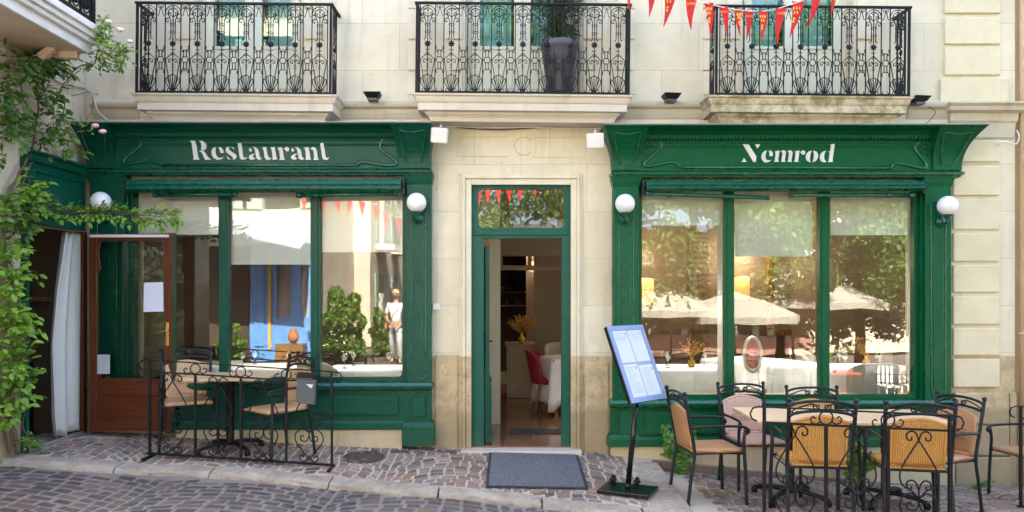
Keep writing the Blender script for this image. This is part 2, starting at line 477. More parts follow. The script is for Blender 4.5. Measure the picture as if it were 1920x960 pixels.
def red_mat():
    m, n, b = mat_new('red_pennant_cloth')
    L(n, mixc(n, noise(n, wpos(n), 12, 3), (0.62, 0.02, 0.02), (0.72, 0.035, 0.04)), b.inputs['Base Color'])
    b.inputs['Roughness'].default_value = 0.7
    tr = n.nodes.new('ShaderNodeBsdfTranslucent'); tr.inputs[0].default_value = (0.8, 0.04, 0.04, 1)
    mx = n.nodes.new('ShaderNodeMixShader'); mx.inputs[0].default_value = 0.35
    L(n, b.outputs[0], mx.inputs[1]); L(n, tr.outputs[0], mx.inputs[2]); L(n, mx.outputs[0], n.nodes['Material Output'].inputs[0])
    return m
M['red'] = red_mat()
def leaf_mat(name, lo, hi, trans=0.3):
    m, n, b = mat_new(name)
    oi = n.nodes.new('ShaderNodeAttribute'); oi.attribute_name = 'Col'
    sp = n.nodes.new('ShaderNodeSeparateColor'); L(n, oi.outputs['Color'], sp.inputs[0])
    c = mixc(n, sp.outputs[0], lo, hi)
    L(n, c, b.inputs['Base Color']); b.inputs['Roughness'].default_value = 0.5
    tr = n.nodes.new('ShaderNodeBsdfTranslucent'); L(n, mixc(n, 1.0, c, (1.0, 1.0, 0.5), 'MULTIPLY'), tr.inputs[0])
    mx = n.nodes.new('ShaderNodeMixShader'); mx.inputs[0].default_value = trans
    L(n, b.outputs[0], mx.inputs[1]); L(n, tr.outputs[0], mx.inputs[2]); L(n, mx.outputs[0], n.nodes['Material Output'].inputs[0])
    return m
M['leaf'] = leaf_mat('rose_leaves', (0.02, 0.085, 0.018), (0.26, 0.46, 0.04))
M['leaf_vine'] = leaf_mat('vine_leaves', (0.05, 0.14, 0.03), (0.16, 0.34, 0.06))
M['leaf_tree'] = leaf_mat('tree_leaves', (0.04, 0.09, 0.02), (0.20, 0.33, 0.06), 0.4)
M['leaf_dark'] = leaf_mat('conifer_leaves', (0.025, 0.04, 0.014), (0.10, 0.15, 0.045), 0.2)
def cobble_mat(name, k=1.0):
    m, n, b = mat_new(name)
    at = n.nodes.new('ShaderNodeAttribute'); at.attribute_name = 'Col'
    v = wpos(n)
    f = noise(n, v, 35, 6, 0.7); f3 = noise(n, v, 1.3, 4)
    c = mixc(n, 1.0, at.outputs['Color'], ramp(n, f, [(0.3, (0.68*k,)*3), (0.72, (1.3*k,)*3)]), 'MULTIPLY')
    c = mixc(n, mathn(n, 'MULTIPLY', ramp(n, f3, [(0.42, (0,0,0)), (0.7, (1,1,1))]), 0.35), c, (0.20*k, 0.165*k, 0.13*k))
    L(n, c, b.inputs['Base Color'])
    L(n, ramp(n, f, [(0.3, (0.5,)*3), (0.7, (0.8,)*3)]), b.inputs['Roughness'])
    bump(n, b, noise(n, v, 60, 6, 0.75), 0.5, 0.006)
    return m
M['cobble'] = cobble_mat('porphyry_setts')
M['cobble_road'] = cobble_mat('road_setts', 0.8)
def mortar(name, col):
    m, n, b = mat_new(name)
    v = wpos(n)
    c = mixc(n, noise(n, v, 3, 5), tuple(x*0.72 for x in col), tuple(x*1.15 for x in col))
    c = mixc(n, ramp(n, noise(n, v, 140, 3), [(0.35, (0.35,)*3), (0.6, (0,)*3)]), c, tuple(x*0.45 for x in col))
    L(n, c, b.inputs['Base Color']); b.inputs['Roughness'].default_value = 0.95
    bump(n, b, noise(n, v, 90, 6, 0.8), 0.8, 0.01)
    return m
M['mortar'] = mortar('sandy_joint', (0.56, 0.47, 0.35))
M['mortar_road'] = mortar('grey_joint', (0.26, 0.23, 0.205))
M['street'] = mortar('street_surface', (0.115, 0.095, 0.075))  # shade under the parasols is put into this dark colour
M['kerb'] = stone_mat('kerb_granite', (0.36, 0.30, 0.245), (0.37, 0.31, 0.25), joints=False, stain=0.3, rough_below=9)
def wood_mat(name, col, sc=(30, 30, 2.2), rough=0.3):
    m, n, b = mat_new(name)
    v = wpos(n, sc)
    f = noise(n, v, 1.6, 6, 0.6)
    L(n, ramp(n, f, [(0.3, tuple(x*0.6 for x in col)), (0.7, tuple(x*1.25 for x in col))]), b.inputs['Base Color'])
    b.inputs['Roughness'].default_value = rough; b.inputs['Specular IOR Level'].default_value = 0.3; b.inputs['Coat Roughness'].default_value = 0.2
    return m
M['mahogany'] = wood_mat('varnished_mahogany', (0.105, 0.028, 0.010))
M['mahogany_h'] = wood_mat('varnished_mahogany_rail', (0.105, 0.028, 0.010), (2.2, 30, 30))
M['counter_wood'] = wood_mat('counter_wood', (0.28, 0.15, 0.06), (2, 30, 30))
def floor_mat():
    m, n, b = mat_new('polished_stone_floor')
    v = wpos(n)
    br = n.nodes.new('ShaderNodeTexBrick'); L(n, v, br.inputs['Vector'])
    br.inputs['Scale'].default_value = 1; br.inputs['Brick Width'].default_value = 0.4; br.inputs['Row Height'].default_value = 0.4; br.offset = 0
    br.inputs['Mortar Size'].default_value = 0.003
    br.inputs['Color1'].default_value = (0.22, 0.11, 0.06, 1); br.inputs['Color2'].default_value = (0.18, 0.09, 0.05, 1); br.inputs['Mortar'].default_value = (0.2, 0.14, 0.1, 1)
    c = mixc(n, mathn(n, 'MULTIPLY', noise(n, v, 5, 6), 0.4), br.outputs['Color'], (0.28, 0.15, 0.09))
    L(n, c, b.inputs['Base Color']); b.inputs['Roughness'].default_value = 0.12
    return m
M['floor'] = floor_mat()
M['shade_cream'] = simple('shaded_cream_paint', (0.25, 0.205, 0.15), 0.7, 0.05, 4)  # the cream again, with the dimness of the entrance put into its colour
def weave_mat(name, col):
    m, n, b = mat_new(name)
    tc = n.nodes.new('ShaderNodeTexCoord'); sp = n.nodes.new('ShaderNodeSeparateXYZ'); L(n, tc.outputs['Object'], sp.inputs[0])
    wx = mathn(n, 'ABSOLUTE', mathn(n, 'SINE', mathn(n, 'MULTIPLY', sp.outputs[0], PI/0.0155)))
    ph = mathn(n, 'MULTIPLY', mathn(n, 'FLOOR', mathn(n, 'DIVIDE', sp.outputs[0], 0.0155)), PI/2)
    hz = mathn(n, 'ADD', sp.outputs[2], sp.outputs[1])
    wz = mathn(n, 'ABSOLUTE', mathn(n, 'SINE', mathn(n, 'ADD', mathn(n, 'MULTIPLY', hz, PI/0.02), ph)))
    h = mathn(n, 'MULTIPLY', wx, mathn(n, 'ADD', mathn(n, 'MULTIPLY', wz, 0.45), 0.55))
    f = noise(n, tc.outputs['Object'], 14, 4)
    c = mixc(n, ramp(n, h, [(0.02, (0,0,0)), (0.5, (1,1,1))]), tuple(x*0.42 for x in col), mixc(n, f, tuple(x*0.88 for x in col), tuple(x*1.12 for x in col)))
    L(n, c, b.inputs['Base Color']); b.inputs['Roughness'].default_value = 0.45
    bump(n, b, h, 0.6, 0.004)
    return m
M['weave_tan'] = weave_mat('tan_woven_resin', (0.58, 0.36, 0.19))
M['weave_honey'] = weave_mat('honey_woven_resin', (0.55, 0.26, 0.06))
M['weave_rose'] = weave_mat('rosy_woven_resin', (0.60, 0.37, 0.27))
M['weave_rust'] = weave_mat('rust_woven_resin', (0.52, 0.26, 0.12))
def carpet():
    m, n, b = mat_new('grey_ribbed_carpet')
    v = wpos(n, (1, 0.5, 1))
    f = noise(n, v, 75, 5, 0.85)
    c = ramp(n, f, [(0.40, (0.035, 0.038, 0.045)), (0.62, (0.20, 0.205, 0.22))])
    c = mixc(n, mathn(n, 'MULTIPLY', noise(n, wpos(n), 4, 4), 0.4), c, (0.13, 0.14, 0.17))
    L(n, c, b.inputs['Base Color']); b.inputs['Roughness'].default_value = 0.95
    bump(n, b, f, 0.8, 0.004)
    return m
M['carpet'] = carpet()
def glass_mat(name, refl=0.10, tint=(0.96, 0.97, 0.95), rough=0.0, fk=.8):
    m, n, b = mat_new(name)
    n.nodes.remove(b)
    tr = n.nodes.new('ShaderNodeBsdfTransparent'); tr.inputs[0].default_value = (*tint, 1)
    gl = n.nodes.new('ShaderNodeBsdfGlossy'); gl.inputs['Roughness'].default_value = rough; gl.inputs['Color'].default_value = (1, 1, 1, 1)
    fr = n.nodes.new('ShaderNodeLayerWeight'); fr.inputs[0].default_value = 0.25
    fac = mathn(n, 'ADD', mathn(n, 'MULTIPLY', fr.outputs['Fresnel'], fk), refl, clamp=True)
    if True:
        bp = n.nodes.new('ShaderNodeBump'); bp.inputs['Strength'].default_value = 0.06; bp.inputs['Distance'].default_value = 0.02
        L(n, noise(n, wpos(n), 1.4, 1), bp.inputs['Height']); L(n, bp.outputs[0], gl.inputs['Normal'])
    mx = n.nodes.new('ShaderNodeMixShader'); L(n, fac, mx.inputs[0]); L(n, tr.outputs[0], mx.inputs[1]); L(n, gl.outputs[0], mx.inputs[2])
    L(n, mx.outputs[0], n.nodes['Material Output'].inputs[0])
    return m
M['glass'] = glass_mat('shop_window_glass', 0.05)
M['glass_up'] = glass_mat('upper_window_glass', 0.05, (0.78, 0.92, 0.88), fk=.3)
M['glass_menu'] = glass_mat('menu_glazing', 0.0, fk=.12)
def blind_mat(name, col, tr_w=0.4):
    m, n, b = mat_new(name)
    b.inputs['Base Color'].default_value = (*col, 1); b.inputs['Roughness'].default_value = 0.9
    L(n, mixc(n, noise(n, wpos(n), 2, 2), tuple(x*0.95 for x in col), col), b.inputs['Base Color'])
    tr = n.nodes.new('ShaderNodeBsdfTranslucent'); tr.inputs[0].default_value = (*col, 1)
    mx = n.nodes.new('ShaderNodeMixShader'); mx.inputs[0].default_value = tr_w
    L(n, b.outputs[0], mx.inputs[1]); L(n, tr.outputs[0], mx.inputs[2]); L(n, mx.outputs[0], n.nodes['Material Output'].inputs[0])
    return m
M['blind'] = blind_mat('cream_blind_fabric', (0.94, 0.93, 0.85), .2)
M['curtain'] = blind_mat('white_curtain_fabric', (0.84, 0.83, 0.78))
M['voile'] = blind_mat('pale_voile', (0.78, 0.86, 0.84))
def emit_mat(name, col, st):
    m, n, b = mat_new(name)
    b.inputs['Base Color'].default_value = (*col, 1)
    b.inputs['Emission Color'].default_value = (*col, 1); b.inputs['Emission Strength'].default_value = st
    return m
M['lit_shade'] = emit_mat('lit_amber_shade', (1.0, 0.45, 0.14), 0.11)
M['lit_spot'] = emit_mat('lit_ceiling_spot', (1.0, 0.8, 0.5), 0.8)
def wallpaper():
    m, n, b = mat_new('leaf_wallpaper')
    v = wpos(n, (1, 1, 1))
    wv = n.nodes.new('ShaderNodeTexWave'); wv.wave_type = 'RINGS'; wv.inputs['Scale'].default_value = 9; wv.inputs['Distortion'].default_value = 3.5; wv.inputs['Detail'].default_value = 2
    L(n, v, wv.inputs['Vector'])
    L(n, ramp(n, wv.outputs['Fac'], [(0.35, (0.10, 0.075, 0.05)), (0.6, (0.17, 0.13, 0.09))]), b.inputs['Base Color'])
    b.inputs['Roughness'].default_value = 0.8
    return m
M['wallpaper'] = wallpaper()
# ============================================================ GROUND
UX, UY = [-6, -4.44, -3.4, -1.7, -0.5, 0.8, 1.42], [0, -1.0, -2.0]
UT = [[.20, .22, .14], [.166, .17, .08], [.127, .045, -.02], [.035, -.05, -.12], [-.012, -.075, -.165], [-.05, -.11, -.17], [-.085, -.125, -.16]]
def H_up(x, y): return grid_h(x, y, UX, UY, UT)
LX, LY = [1.42, 2.5, 3.9, 5.3, 8.0], [0, -.7, -1.4, -2.7]
LT = [[-.215, -.20, -.18, -.17], [-.29, -.24, -.19, -.15], [-.375, -.31, -.24, -.17], [-.43, -.36, -.28, -.2], [-.5, -.45, -.36, -.28]]
def H_lo(x, y): return grid_h(x, y, LX, LY, LT)
def y_kerb(x): return interp(x, [-6, -4.44, -3.4, -2.3, -0.13, 1.42, 2], [-1.2, -1.13, -0.99, -0.96, -1.36, -1.80, -1.9])
def H_road(x, y):
    e = H_up(min(x, 1.42), y_kerb(x)) - 0.045
    far = interp(x, [-3, 0, 3, 12], [0.0, -0.15, -0.9, -1.1])
    return lerp(e, far, min(1, max(0, (-y-2.5)/6.5)))
def H_right(x, y):
    if y > -2.7: return H_lo(x, y)
    far = interp(x, [-3, 0, 3, 12], [0.0, -0.15, -0.9, -1.1])
    return lerp(H_lo(x, -2.7), far, min(1, (-y-2.7)/6.3))

def sheet(name, mat, xs, yfun, h, kind='structure', ny=8, bev=0):
    """grid mesh between y range yfun(x)->(y0,y1)"""
    mb = MB(); vs = []; fs = []
    for x in xs:
        y0, y1 = yfun(x)
        for j in range(ny+1):
            y = lerp(y0, y1, j/ny); vs.append((x, y, h(x, y)))
    for i in range(len(xs)-1):
        for j in range(ny):
            a = i*(ny+1)+j
            fs.append((a, a+ny+1, a+ny+2, a+1))
    mb.add(vs, fs, smooth=True)
    return mb.build(name, mat, kind=kind)
def frange(a, b, n): return [lerp(a, b, i/n) for i in range(n+1)]
sheet('pavement', M['mortar'], frange(-4.8, 1.42, 40), lambda x: (0.3, y_kerb(x)-0.02), lambda x, y: H_up(x, min(y, 0))-0.006)
sheet('lower_pavement', M['mortar'], frange(1.42, 9.0, 40), lambda x: (0.3, -3.6), lambda x, y: H_right(x, min(y, 0))-0.006, ny=14)
sheet('road', M['mortar_road'], frange(-7, 1.42, 40), lambda x: (y_kerb(x)-0.02, -5.0), lambda x, y: H_road(x, y)-0.006, ny=14)
def far_h(x, y):
    a = H_road(x, y); b = H_right(x, y) if x > 1.42 else a
    return (b if x > 1.42 else a) - 0.03
sheet('street', M['street'], sorted(set(frange(-60, 60, 24) + frange(-10, 14, 48) + [1.419, 1.421])), lambda x: (-3.3 if x > 1.42 else -4.6, -70), far_h, ny=40)
sheet('ground', M['street'], frange(-80, 80, 10), lambda x: (70, -90), lambda x, y: -1.6, ny=10)

def setts(name, mat, x0, x1, ytop, ybot, H, pal, W=1.15, pitch=0.098, rise=0.40, gap=0.019, seed=1, nst=11, inside=None, prot=0.0):
    rg = random.Random(seed); mb = MB()
    c0 = int(math.floor(x0/W))-1; c1 = int(math.ceil(x1/W))+1
    for c in range(c0, c1+1):
        sh = (c % 2)*pitch*0.5
        k0 = int((ybot-1.0)/pitch); k1 = int((ytop+1.0)/pitch)
        for k in range(k0, k1+1):
            kk = k*pitch + sh
            offj = rg.uniform(0, 1)
            us = []
            u = -0.5
            n = nst
            ws = [rg.uniform(0.75, 1.3)*(1.15 if 0.15 < (i+0.5)/n < 0.85 else 0.8) for i in range(n)]
            tot = sum(ws); acc = 0
            for i in range(n):
                us.append((-0.5+acc/tot, -0.5+(acc+ws[i])/tot)); acc += ws[i]
            for (ua, ub) in us:
                def mp(u, v):
                    xx = (c+0.5+u)*W + rg.uniform(-.006, .006)
                    yy = kk + v*pitch - rise*(1-math.cos(u*2*1.15))/(1-math.cos(1.15))*1.0 + rg.uniform(-.006, .006)
                    return xx, yy
                gu = gap/2/W; gv = gap/2/pitch
                q = [mp(ua+gu, gv), mp(ub-gu, gv), mp(ub-gu, 1-gv), mp(ua+gu, 1-gv)]
                cx = sum(p[0] for p in q)/4; cy = sum(p[1] for p in q)/4
                if cx < x0 or cx > x1 or cy > ytop or cy < ybot: continue
                if inside and not inside(cx, cy): continue
                q = [(min(max(px_, x0), x1), py_) for px_, py_ in q]
                zt = H(cx, min(cy, 0)) + rg.uniform(-.003, .004) + prot
                col = rg.choice(pal); f = rg.uniform(0.62, 1.35); col = tuple(x*f for x in col)
                tx, ty = rg.uniform(-.03, .03), rg.uniform(-.03, .03)
                def zz(p, d): return H(p[0], min(p[1], 0)) + (zt-H(cx, min(cy, 0))) + (p[0]-cx)*tx + (p[1]-cy)*ty - d
                v0 = [(p[0], p[1], zz(p, 0.03)) for p in q]
                v1 = [(p[0], p[1], zz(p, 0.007)) for p in q]
                ins = 0.14
                v2 = [(lerp(p[0], cx, ins), lerp(p[1], cy, ins), zz(p, 0)) for p in q]
                fs = [(8, 9, 10, 11)]
                for i in range(4):
                    j = (i+1) % 4
                    fs.append((i, j, 4+j, 4+i)); fs.append((4+i, 4+j, 8+j, 8+i))
                mb.add(v0+v1+v2, fs, smooth=False, col=col)
    return mb.build(name, mat, kind='structure')
PAL_P = [(c_[0]*1.12, c_[1]*1.03, c_[2]*0.92) for c_ in [(.20,.155,.145), (.165,.135,.14), (.24,.165,.135), (.15,.125,.13), (.27,.215,.185), (.21,.13,.105), (.185,.165,.17), (.13,.105,.105), (.24,.19,.17)]]
PAL_R = [(c_[0]*0.95, c_[1]*0.91, c_[2]*0.84) for c_ in [(.115,.085,.08), (.095,.08,.085), (.15,.10,.085), (.085,.07,.075), (.13,.11,.11), (.16,.115,.10), (.105,.09,.092)]]
setts('pavement_setts', M['cobble'], -4.44, 1.13, -0.02, -2.1, H_up, PAL_P, seed=3, inside=lambda x, y: y > y_kerb(x)+0.03 and not (x > -4.2 and x < 1.3 and y > -0.02))
setts('lower_pavement_setts', M['cobble'], 1.70, 8.5, -0.14, -3.5, H_right, PAL_P, seed=5)
setts('road_setts', M['cobble_road'], -6.5, 1.42, -1.3, -4.6, H_road, PAL_R, W=1.5, pitch=0.115, rise=0.22, gap=0.032, nst=10, seed=9, inside=lambda x, y: y < y_kerb(x)-0.23)

def kerb_stone(name, mb):
    return mb.build(name, M['kerb'], bevel=0.012, kind='structure')
# front kerb: pale rounded stones, one mesh for the run
mb = MB(); x = -6.2; rg = random.Random(4)
while x < 1.40:
    ln = rg.uniform(0.7, 1.15); x2 = min(x+ln, 1.42)
    vs = []; g = 0.008; n = 9
    wd = 0.20 + rg.uniform(-.02, .03); dz = rg.uniform(-.006, .006)
    for i in range(n+1):
        xx = lerp(x+g, x2-g, i/n); yk = y_kerb(xx) + rg.uniform(-.008, .008)
        z = H_up(min(xx, 1.42), yk) + dz
        for (dy, dzz) in ((0.0, -0.05), (0.0, 0.004), (-0.03, 0.012), (-wd+0.05, 0.0), (-wd+0.015, -0.015), (-wd, -0.04), (-wd-0.004, -0.12)):
            vs.append((xx+rg.uniform(-.004, .004), yk+dy+rg.uniform(-.013, .013), z+dzz+rg.uniform(-.007, .007)))
    fs = []
    for i in range(n):
        for k in range(6):
            a = i*7+k
            fs.append((a, a+1, a+8, a+7))
    fs.append(tuple(range(6, -1, -1))); fs.append(tuple(n*7+k for k in range(7)))
    mb.add(vs, fs, smooth=False)
    x = x2
kerb_stone('kerb', mb)
# stone edge between the upper and the lower pavement
mb = MB(); ys = [-0.28, -0.72, -1.2, -1.75, -2.05, -3.4]
for a, b in zip(ys[:-1], ys[1:]):
    n = 4; vs = []
    for i in range(n+1):
        y = lerp(a-0.006, b+0.006, i/n); z = H_up(1.42, max(y, -2)) + rg.uniform(-.003, .003)
        zl = H_right(1.5, y)-0.04
        xr = 1.47+0.0*y
        for (xx, zz) in ((1.14, z-0.04), (1.14, z+0.002), (1.30, z+0.006), (xr-0.015, z+0.002), (xr, z-0.014), (xr+0.005, min(zl, z-0.03))):
            vs.append((xx+rg.uniform(-.003, .003), y, zz))
    fs = []
    for i in range(n):
        for k in range(5):
            q = i*6+k; fs.append((q+1, q, q+6, q+7))
    fs.append(tuple(range(6))); fs.append(tuple(n*6+k for k in range(5, -1, -1)))
    mb.add(vs, fs, smooth=False)
kerb_stone('kerb_side', mb)
# gutter stones along the foot of the right shopfront
mb = MB(); x = 1.44
while x < 5.6:
    x2 = x + rg.uniform(0.35, 0.6); z = H_lo((x+x2)/2, 0)
    za, zb = H_lo(x, 0), H_lo(x2, 0); h0 = interp(x, [1.4, 2.6, 3.6], [.115, .06, .03])
    vs = []
    for xx, zz in ((x+.004, za), (x2-.004, zb)):
        for yy, dz in ((-0.02, -.05), (-0.02, h0), (-0.11, h0-.004), (-0.125, h0-.02), (-0.13, -.05)):
            vs.append((xx, yy, zz+dz))
    mb.add(vs, [(1,0,5,6),(2,1,6,7),(3,2,7,8),(4,3,8,9),(0,1,2,3,4),(9,8,7,6,5)])
    x = x2
mb.build('kerb_foot', M['cobble_foot'] if 'cobble_foot' in M else simple('reddish_kerb', (0.17, 0.115, 0.085), 0.8, 0.25, 8, bmp=0.4), kind='structure', bevel=0.004)
for yy_, nm in ((0.0, 'a'),):
    pass

# ============================================================ BUILDING
B = thing('stone_building', 'pale limestone restaurant building with three iron balconies over its ground floor', 'building', (0, 0, 0))
XL, XR = -4.44, 5.24
shopL = (PX(240), PX(765), PZ(712), PZ(345))
shopR = (PX(1197), PX(1730), PZ(745), PZ(345))
door_h = (PX(882), PX(1072), -0.7, PZ(346))
wins = [(PX(366), PX(566), PZ(186), 5.9), (PX(872), PX(1088), PZ(186), 5.9), (PX(1392), PX(1600), PZ(192), 5.9)]
mb = MB(); mb.wall(XL, XR, -0.7, 9.2, [shopL, shopR, door_h] + wins, 0.0, 0.35)
mb.build('front_wall', M['stone'], B)
mb = MB()
for i, f in enumerate([(XL, XL-0.0)]): pass
mb.box(XL+0.001, XL+0.3, 0.351, 8, 3.2, 9.2); mb.box(XR-0.3, XR-0.001, 0.351, 8, -0.7, 9.2); mb.box(XL+.3, XR-.3, 7.7, 8, -0.7, 9.2)
mb.build('side_wall', M['stone_plain'], B)
mb = MB(); mb.box(XL, XR, 0, 8, 9.2, 9.4); mb.build('roof', M['zinc'], B)
mb = MB(); mb.box(XL+.3, XR-.3, .351, 7.7, 3.12, 3.3); mb.build('upper_storey_slab', M['taupe'], B)
# ochre base stones, standing 15 mm proud of the wall
for (a, b, t, bt) in ((816, 858, 665, 838), (1096, 1141, 680, 850)):
    mb = MB(); mb.box(PX(a), PX(b), -0.014, 0.004, -0.3, PZ(t)); mb.build('pier_base', M['ochre'], B, bevel=0.006)
# door surround: stepped architrave
def band(mb, x0, x1, z0, z1, wd, yf, yb):
    mb.box(x0-wd, x0, yf, yb, z0, z1+wd); mb.box(x1, x1+wd, yf, yb, z0, z1+wd); mb.box(x0, x1, yf, yb, z1, z1+wd)
x0, x1, zt = PX(884), PX(1070), PZ(347)
mb = MB(); band(mb, x0, x1, -0.3, zt, 0.062, -0.028, 0.003); band(mb, x0-0.062, x1+0.062, -0.3, zt+0.062, 0.030, -0.050, 0.003); band(mb, x0-0.092, x1+0.092, -0.3, zt+0.092, 0.030, -0.018, 0.003)
mb.build('door_surround', M['stone_plain'], B, bevel=0.006)
# faint carving over the door
mb = MB()
def line(mb, pts, r=0.004, y=-0.003):
    mb.tube([(PX(a), y, PZ(b)) for a, b in pts], r, 4)
line(mb, [(952, 257), (858, 257), (858, 293), (952, 293)])
line(mb, [(1002, 258), (1098, 258), (1098, 295), (1002, 295)])
line(mb, [(1002, 258), (1005, 268), (1005, 285), (1000, 294)])
mb.tube(arc(PX(982), PZ(274), 0.095, 40, 320, 18, -0.003), 0.006, 4)
mb.build('carved_panel', M['stone_trim'], B)
# string course between balconies
def course(mb, pa, pb, ext=False):
    xa, xb = PX(pa), PX(pb)
    prof = [(0.0, PZ(224)), (0.012, PZ(221)), (0.03, PZ(213)), (0.035, PZ(206)), (0.075, PZ(203)), (0.085, PZ(199)), (0.085, PZ(195)), (0.06, PZ(192)), (0.0, PZ(189))]
    vs = []; n = len(prof)
    for xx in (xa, xb):
        for p, z in prof: vs.append((xx, -p, z))
    fs = [(k, n+k, n+k+1, k+1) for k in range(n-1)] + [tuple(range(n)), tuple(range(2*n-1, n-1, -1))]
    mb.add(vs, fs)
for a, b in ((175, 262), (620, 786), (1172, 1338), (1700, 1776)):
    mb = MB(); course(mb, a, b); mb.build('string_course', M['stone_trim'], B)
mb = MB(); mb.u_sweep(PX(1782), PX(1898), [(0.0, PZ(262)), (0.02, PZ(258)), (0.03, PZ(232)), (0.05, PZ(228)), (0.06, PZ(215)), (0.12, PZ(211)), (0.13, PZ(204)), (0.16, PZ(200)), (0.16, PZ(197)), (0.10, PZ(194)), (0, PZ(192))], yback=0.002, fx=0.55)
mb.build('pier_cornice', M['stone_trim'], B)
# quoins
def quoin(a, b, t, bt, pr=0.03, mat='quoin'):
    mb = MB(); mb.box(PX(a, -pr), PX(b, -pr), -pr, 0.003, PZ(bt, -pr), PZ(t, -pr)); mb.build('quoin', M[mat], B, bevel=0.008)
for t, bt in ((-90, -45), (-40, 24), (32, 82), (88, 140)): quoin(1772, 1877, t, bt)
quoin(1764, 1892, 147, 196, 0.045)
for t, bt in ((262, 303), (311, 366), (373, 430), (437, 490), (497, 548), (556, 608), (615, 666), (673, 726)): quoin(1788, 1875, t, bt)
mb = MB(); mb.box(PX(1786), PX(1887), -0.05, 0.002, PZ(794), PZ(736)); mb.box(PX(1786), PX(1887), -0.055, 0.002, PZ(852), PZ(797)); mb.box(PX(1786), PX(1889), -0.062, 0.002, PZ(930), PZ(855))
mb.build('pier_base', M['ochre'], B, bevel=0.012)
mb = MB(); mb.box(PX(1888)+.012, XR-0.001, -0.03, 0.0, -0.7, PZ(736)); mb.build('pier_base', M['ochre'], B, bevel=0.005)
# toothed window surrounds upstairs
def teeth(xw, sgn, big):
    mb = MB()
    for i, (t, bt) in enumerate(((-70, -40), (-36, 16), (21, 74), (79, 132), (137, 178))):
        wd = 0.19 if (i % 2 == (0 if big else 1)) else 0.12
        mb.box(xw, xw+sgn*wd, -0.022, 0.003, PZ(bt), PZ(t))
    mb.build('window_quoins', M['stone_plain'], B, bevel=0.004)
for (a, b, _, _) in wins:
    teeth(a-0.03, -1, True); teeth(b+0.03, 1, True)
for xx, sg in ((PX(766), 1), (PX(1190), -1), (PX(1318), 1)):
    teeth(xx, sg, False)
# french windows upstairs
for wi, (a, b, z0, z1) in enumerate(wins):
    mb = MB(); yb = 0.20
    mb.box(a, a+.06, yb-.03, yb+.05, z0, z1); mb.box(b-.06, b, yb-.03, yb+.05, z0, z1); mb.box(a+.06, b-.06, yb-.03, yb+.05, z1-.08, z1)
    c = (a+b)/2; f = mb.build('window_frame', M['cream'], B, bevel=0.004)
    for (l, r_) in ((a+.063, c-.003), (c+.003, b-.063)):
        mb = MB(); s = 0.085; zp = PZ(78)+.0
        mb.wall(l, r_, z0+.02, z1-.083, [(l+s, r_-s, zp, z1-.17)], yb-.05, yb)
        mb.box(l+s+.02, r_-s-.02, yb-.06, yb-.049, z0+.14, zp-.12)
        mb.box(l+s-.015, r_-s+.015, yb-.062, yb-.052, zp-.035, zp-.005)
        ca = mb.build('casement', M['cream'], f, bevel=0.004)
        mb = MB(); mb.box(l+s-.005, r_-s+.005, yb-.03, yb-.022, zp-.005, z1-.165); mb.build('pane', M['glass_up'], f)
    mb = MB()
    for (l, r_) in ((a+.15, c-.12), (c+.12, b-.15)):
        n = 24
        pts = [(lerp(l, r_, i/n), yb+.07+0.015*math.sin(i*1.7)) for i in range(n+1)]
        vs = [(x, y, z0) for x, y in pts] + [(x, y, z1) for x, y in pts]
        mb.add(vs, [(i, i+1, n+2+i, n+1+i) for i in range(n)], smooth=True)
    mb.build('net_curtain', M['voile'], f)
mb = MB(); mb.box(XL+.3, XR-.3, .8, .9, 3.3, 9.2); mb.build('upper_room_wall', M['dark_brown'], B)

# neighbour to the right, with rainwater pipe
NB = thing('neighbour_house', 'peach rendered house at the right edge of the picture, beyond the pier', 'building', (6.5, 0, -0.6))
mb = MB(); mb.box(XR+.001, 14, 0.03, 8, -0.8, 9.0); mb.build('wall', M['neighbour'], NB)
mb = MB(); mb.box(XR+.001, 14, -0.01, 0.029, -0.8, -.1); mb.build('plinth', M['ochre'], NB)
mb = MB(); mb.box(XR+.001, 14, 0.0, 8, 9.0, 9.2); mb.build('roof', M['zinc'], NB)
PI_ = thing('rainwater_pipe', 'peach painted rainwater pipe running down the right edge of the stone pier', 'pipe', (PX(1916), -0.03, -0.4))
mb = MB(); mb.tube([(PX(1917), -0.03, -0.42), (PX(1917), -0.03, 8)], 0.045, 12); mb.build('pipe', M['neighbour'], PI_)
for z in (PZ(625), PZ(210)):
    mb = MB(); mb.tube([(PX(1917), -0.03, z-.015), (PX(1917), -0.03, z+.015)], 0.052, 12); mb.build('bracket', M['neighbour'], PI_)

# interior (setting)
M['brown_wall'] = simple('brown_wall_paint', (0.13, 0.085, 0.055), 0.8, 0.1, 2)
YI = 5.6; ZC = 3.05
mb = MB(); mb.box(XL+.3, XR-.3, 0.351, YI, -0.2, -0.001); mb.build('floor', M['floor'], kind='structure')
mb = MB(); mb.box(PX(884), PX(1070), 0.02, 0.351, -0.2, 0.002); mb.build('doorway_floor', M['floor'], kind='structure')
mb = MB(); mb.box(XL+.3, XR-.3, 0.351, YI+2, ZC, ZC+.06); mb.build('ceiling', M['ceiling'], kind='structure')
mb = MB(); mb.box(XL+.3, -.45, YI, YI+.1, 0, ZC); mb.box(0.25, XR-.3, YI, YI+.1, 0, ZC); mb.box(-.45, .25, YI, YI+.1, 2.25, ZC)
mb.build('wall_back', M['taupe'], kind='structure')
mb = MB(); mb.box(XL+.301, XL+.33, .36, YI, 0, ZC); mb.box(XR-.33, XR-.301, .36, YI, 0, ZC); mb.build('wall_inner', M['taupe'], kind='structure')
mb = MB(); mb.box(XL+.33, -.5, 3.2, 3.3, 0, ZC); mb.build('wall_partition', M['brown_wall'], kind='structure')
mb = MB()
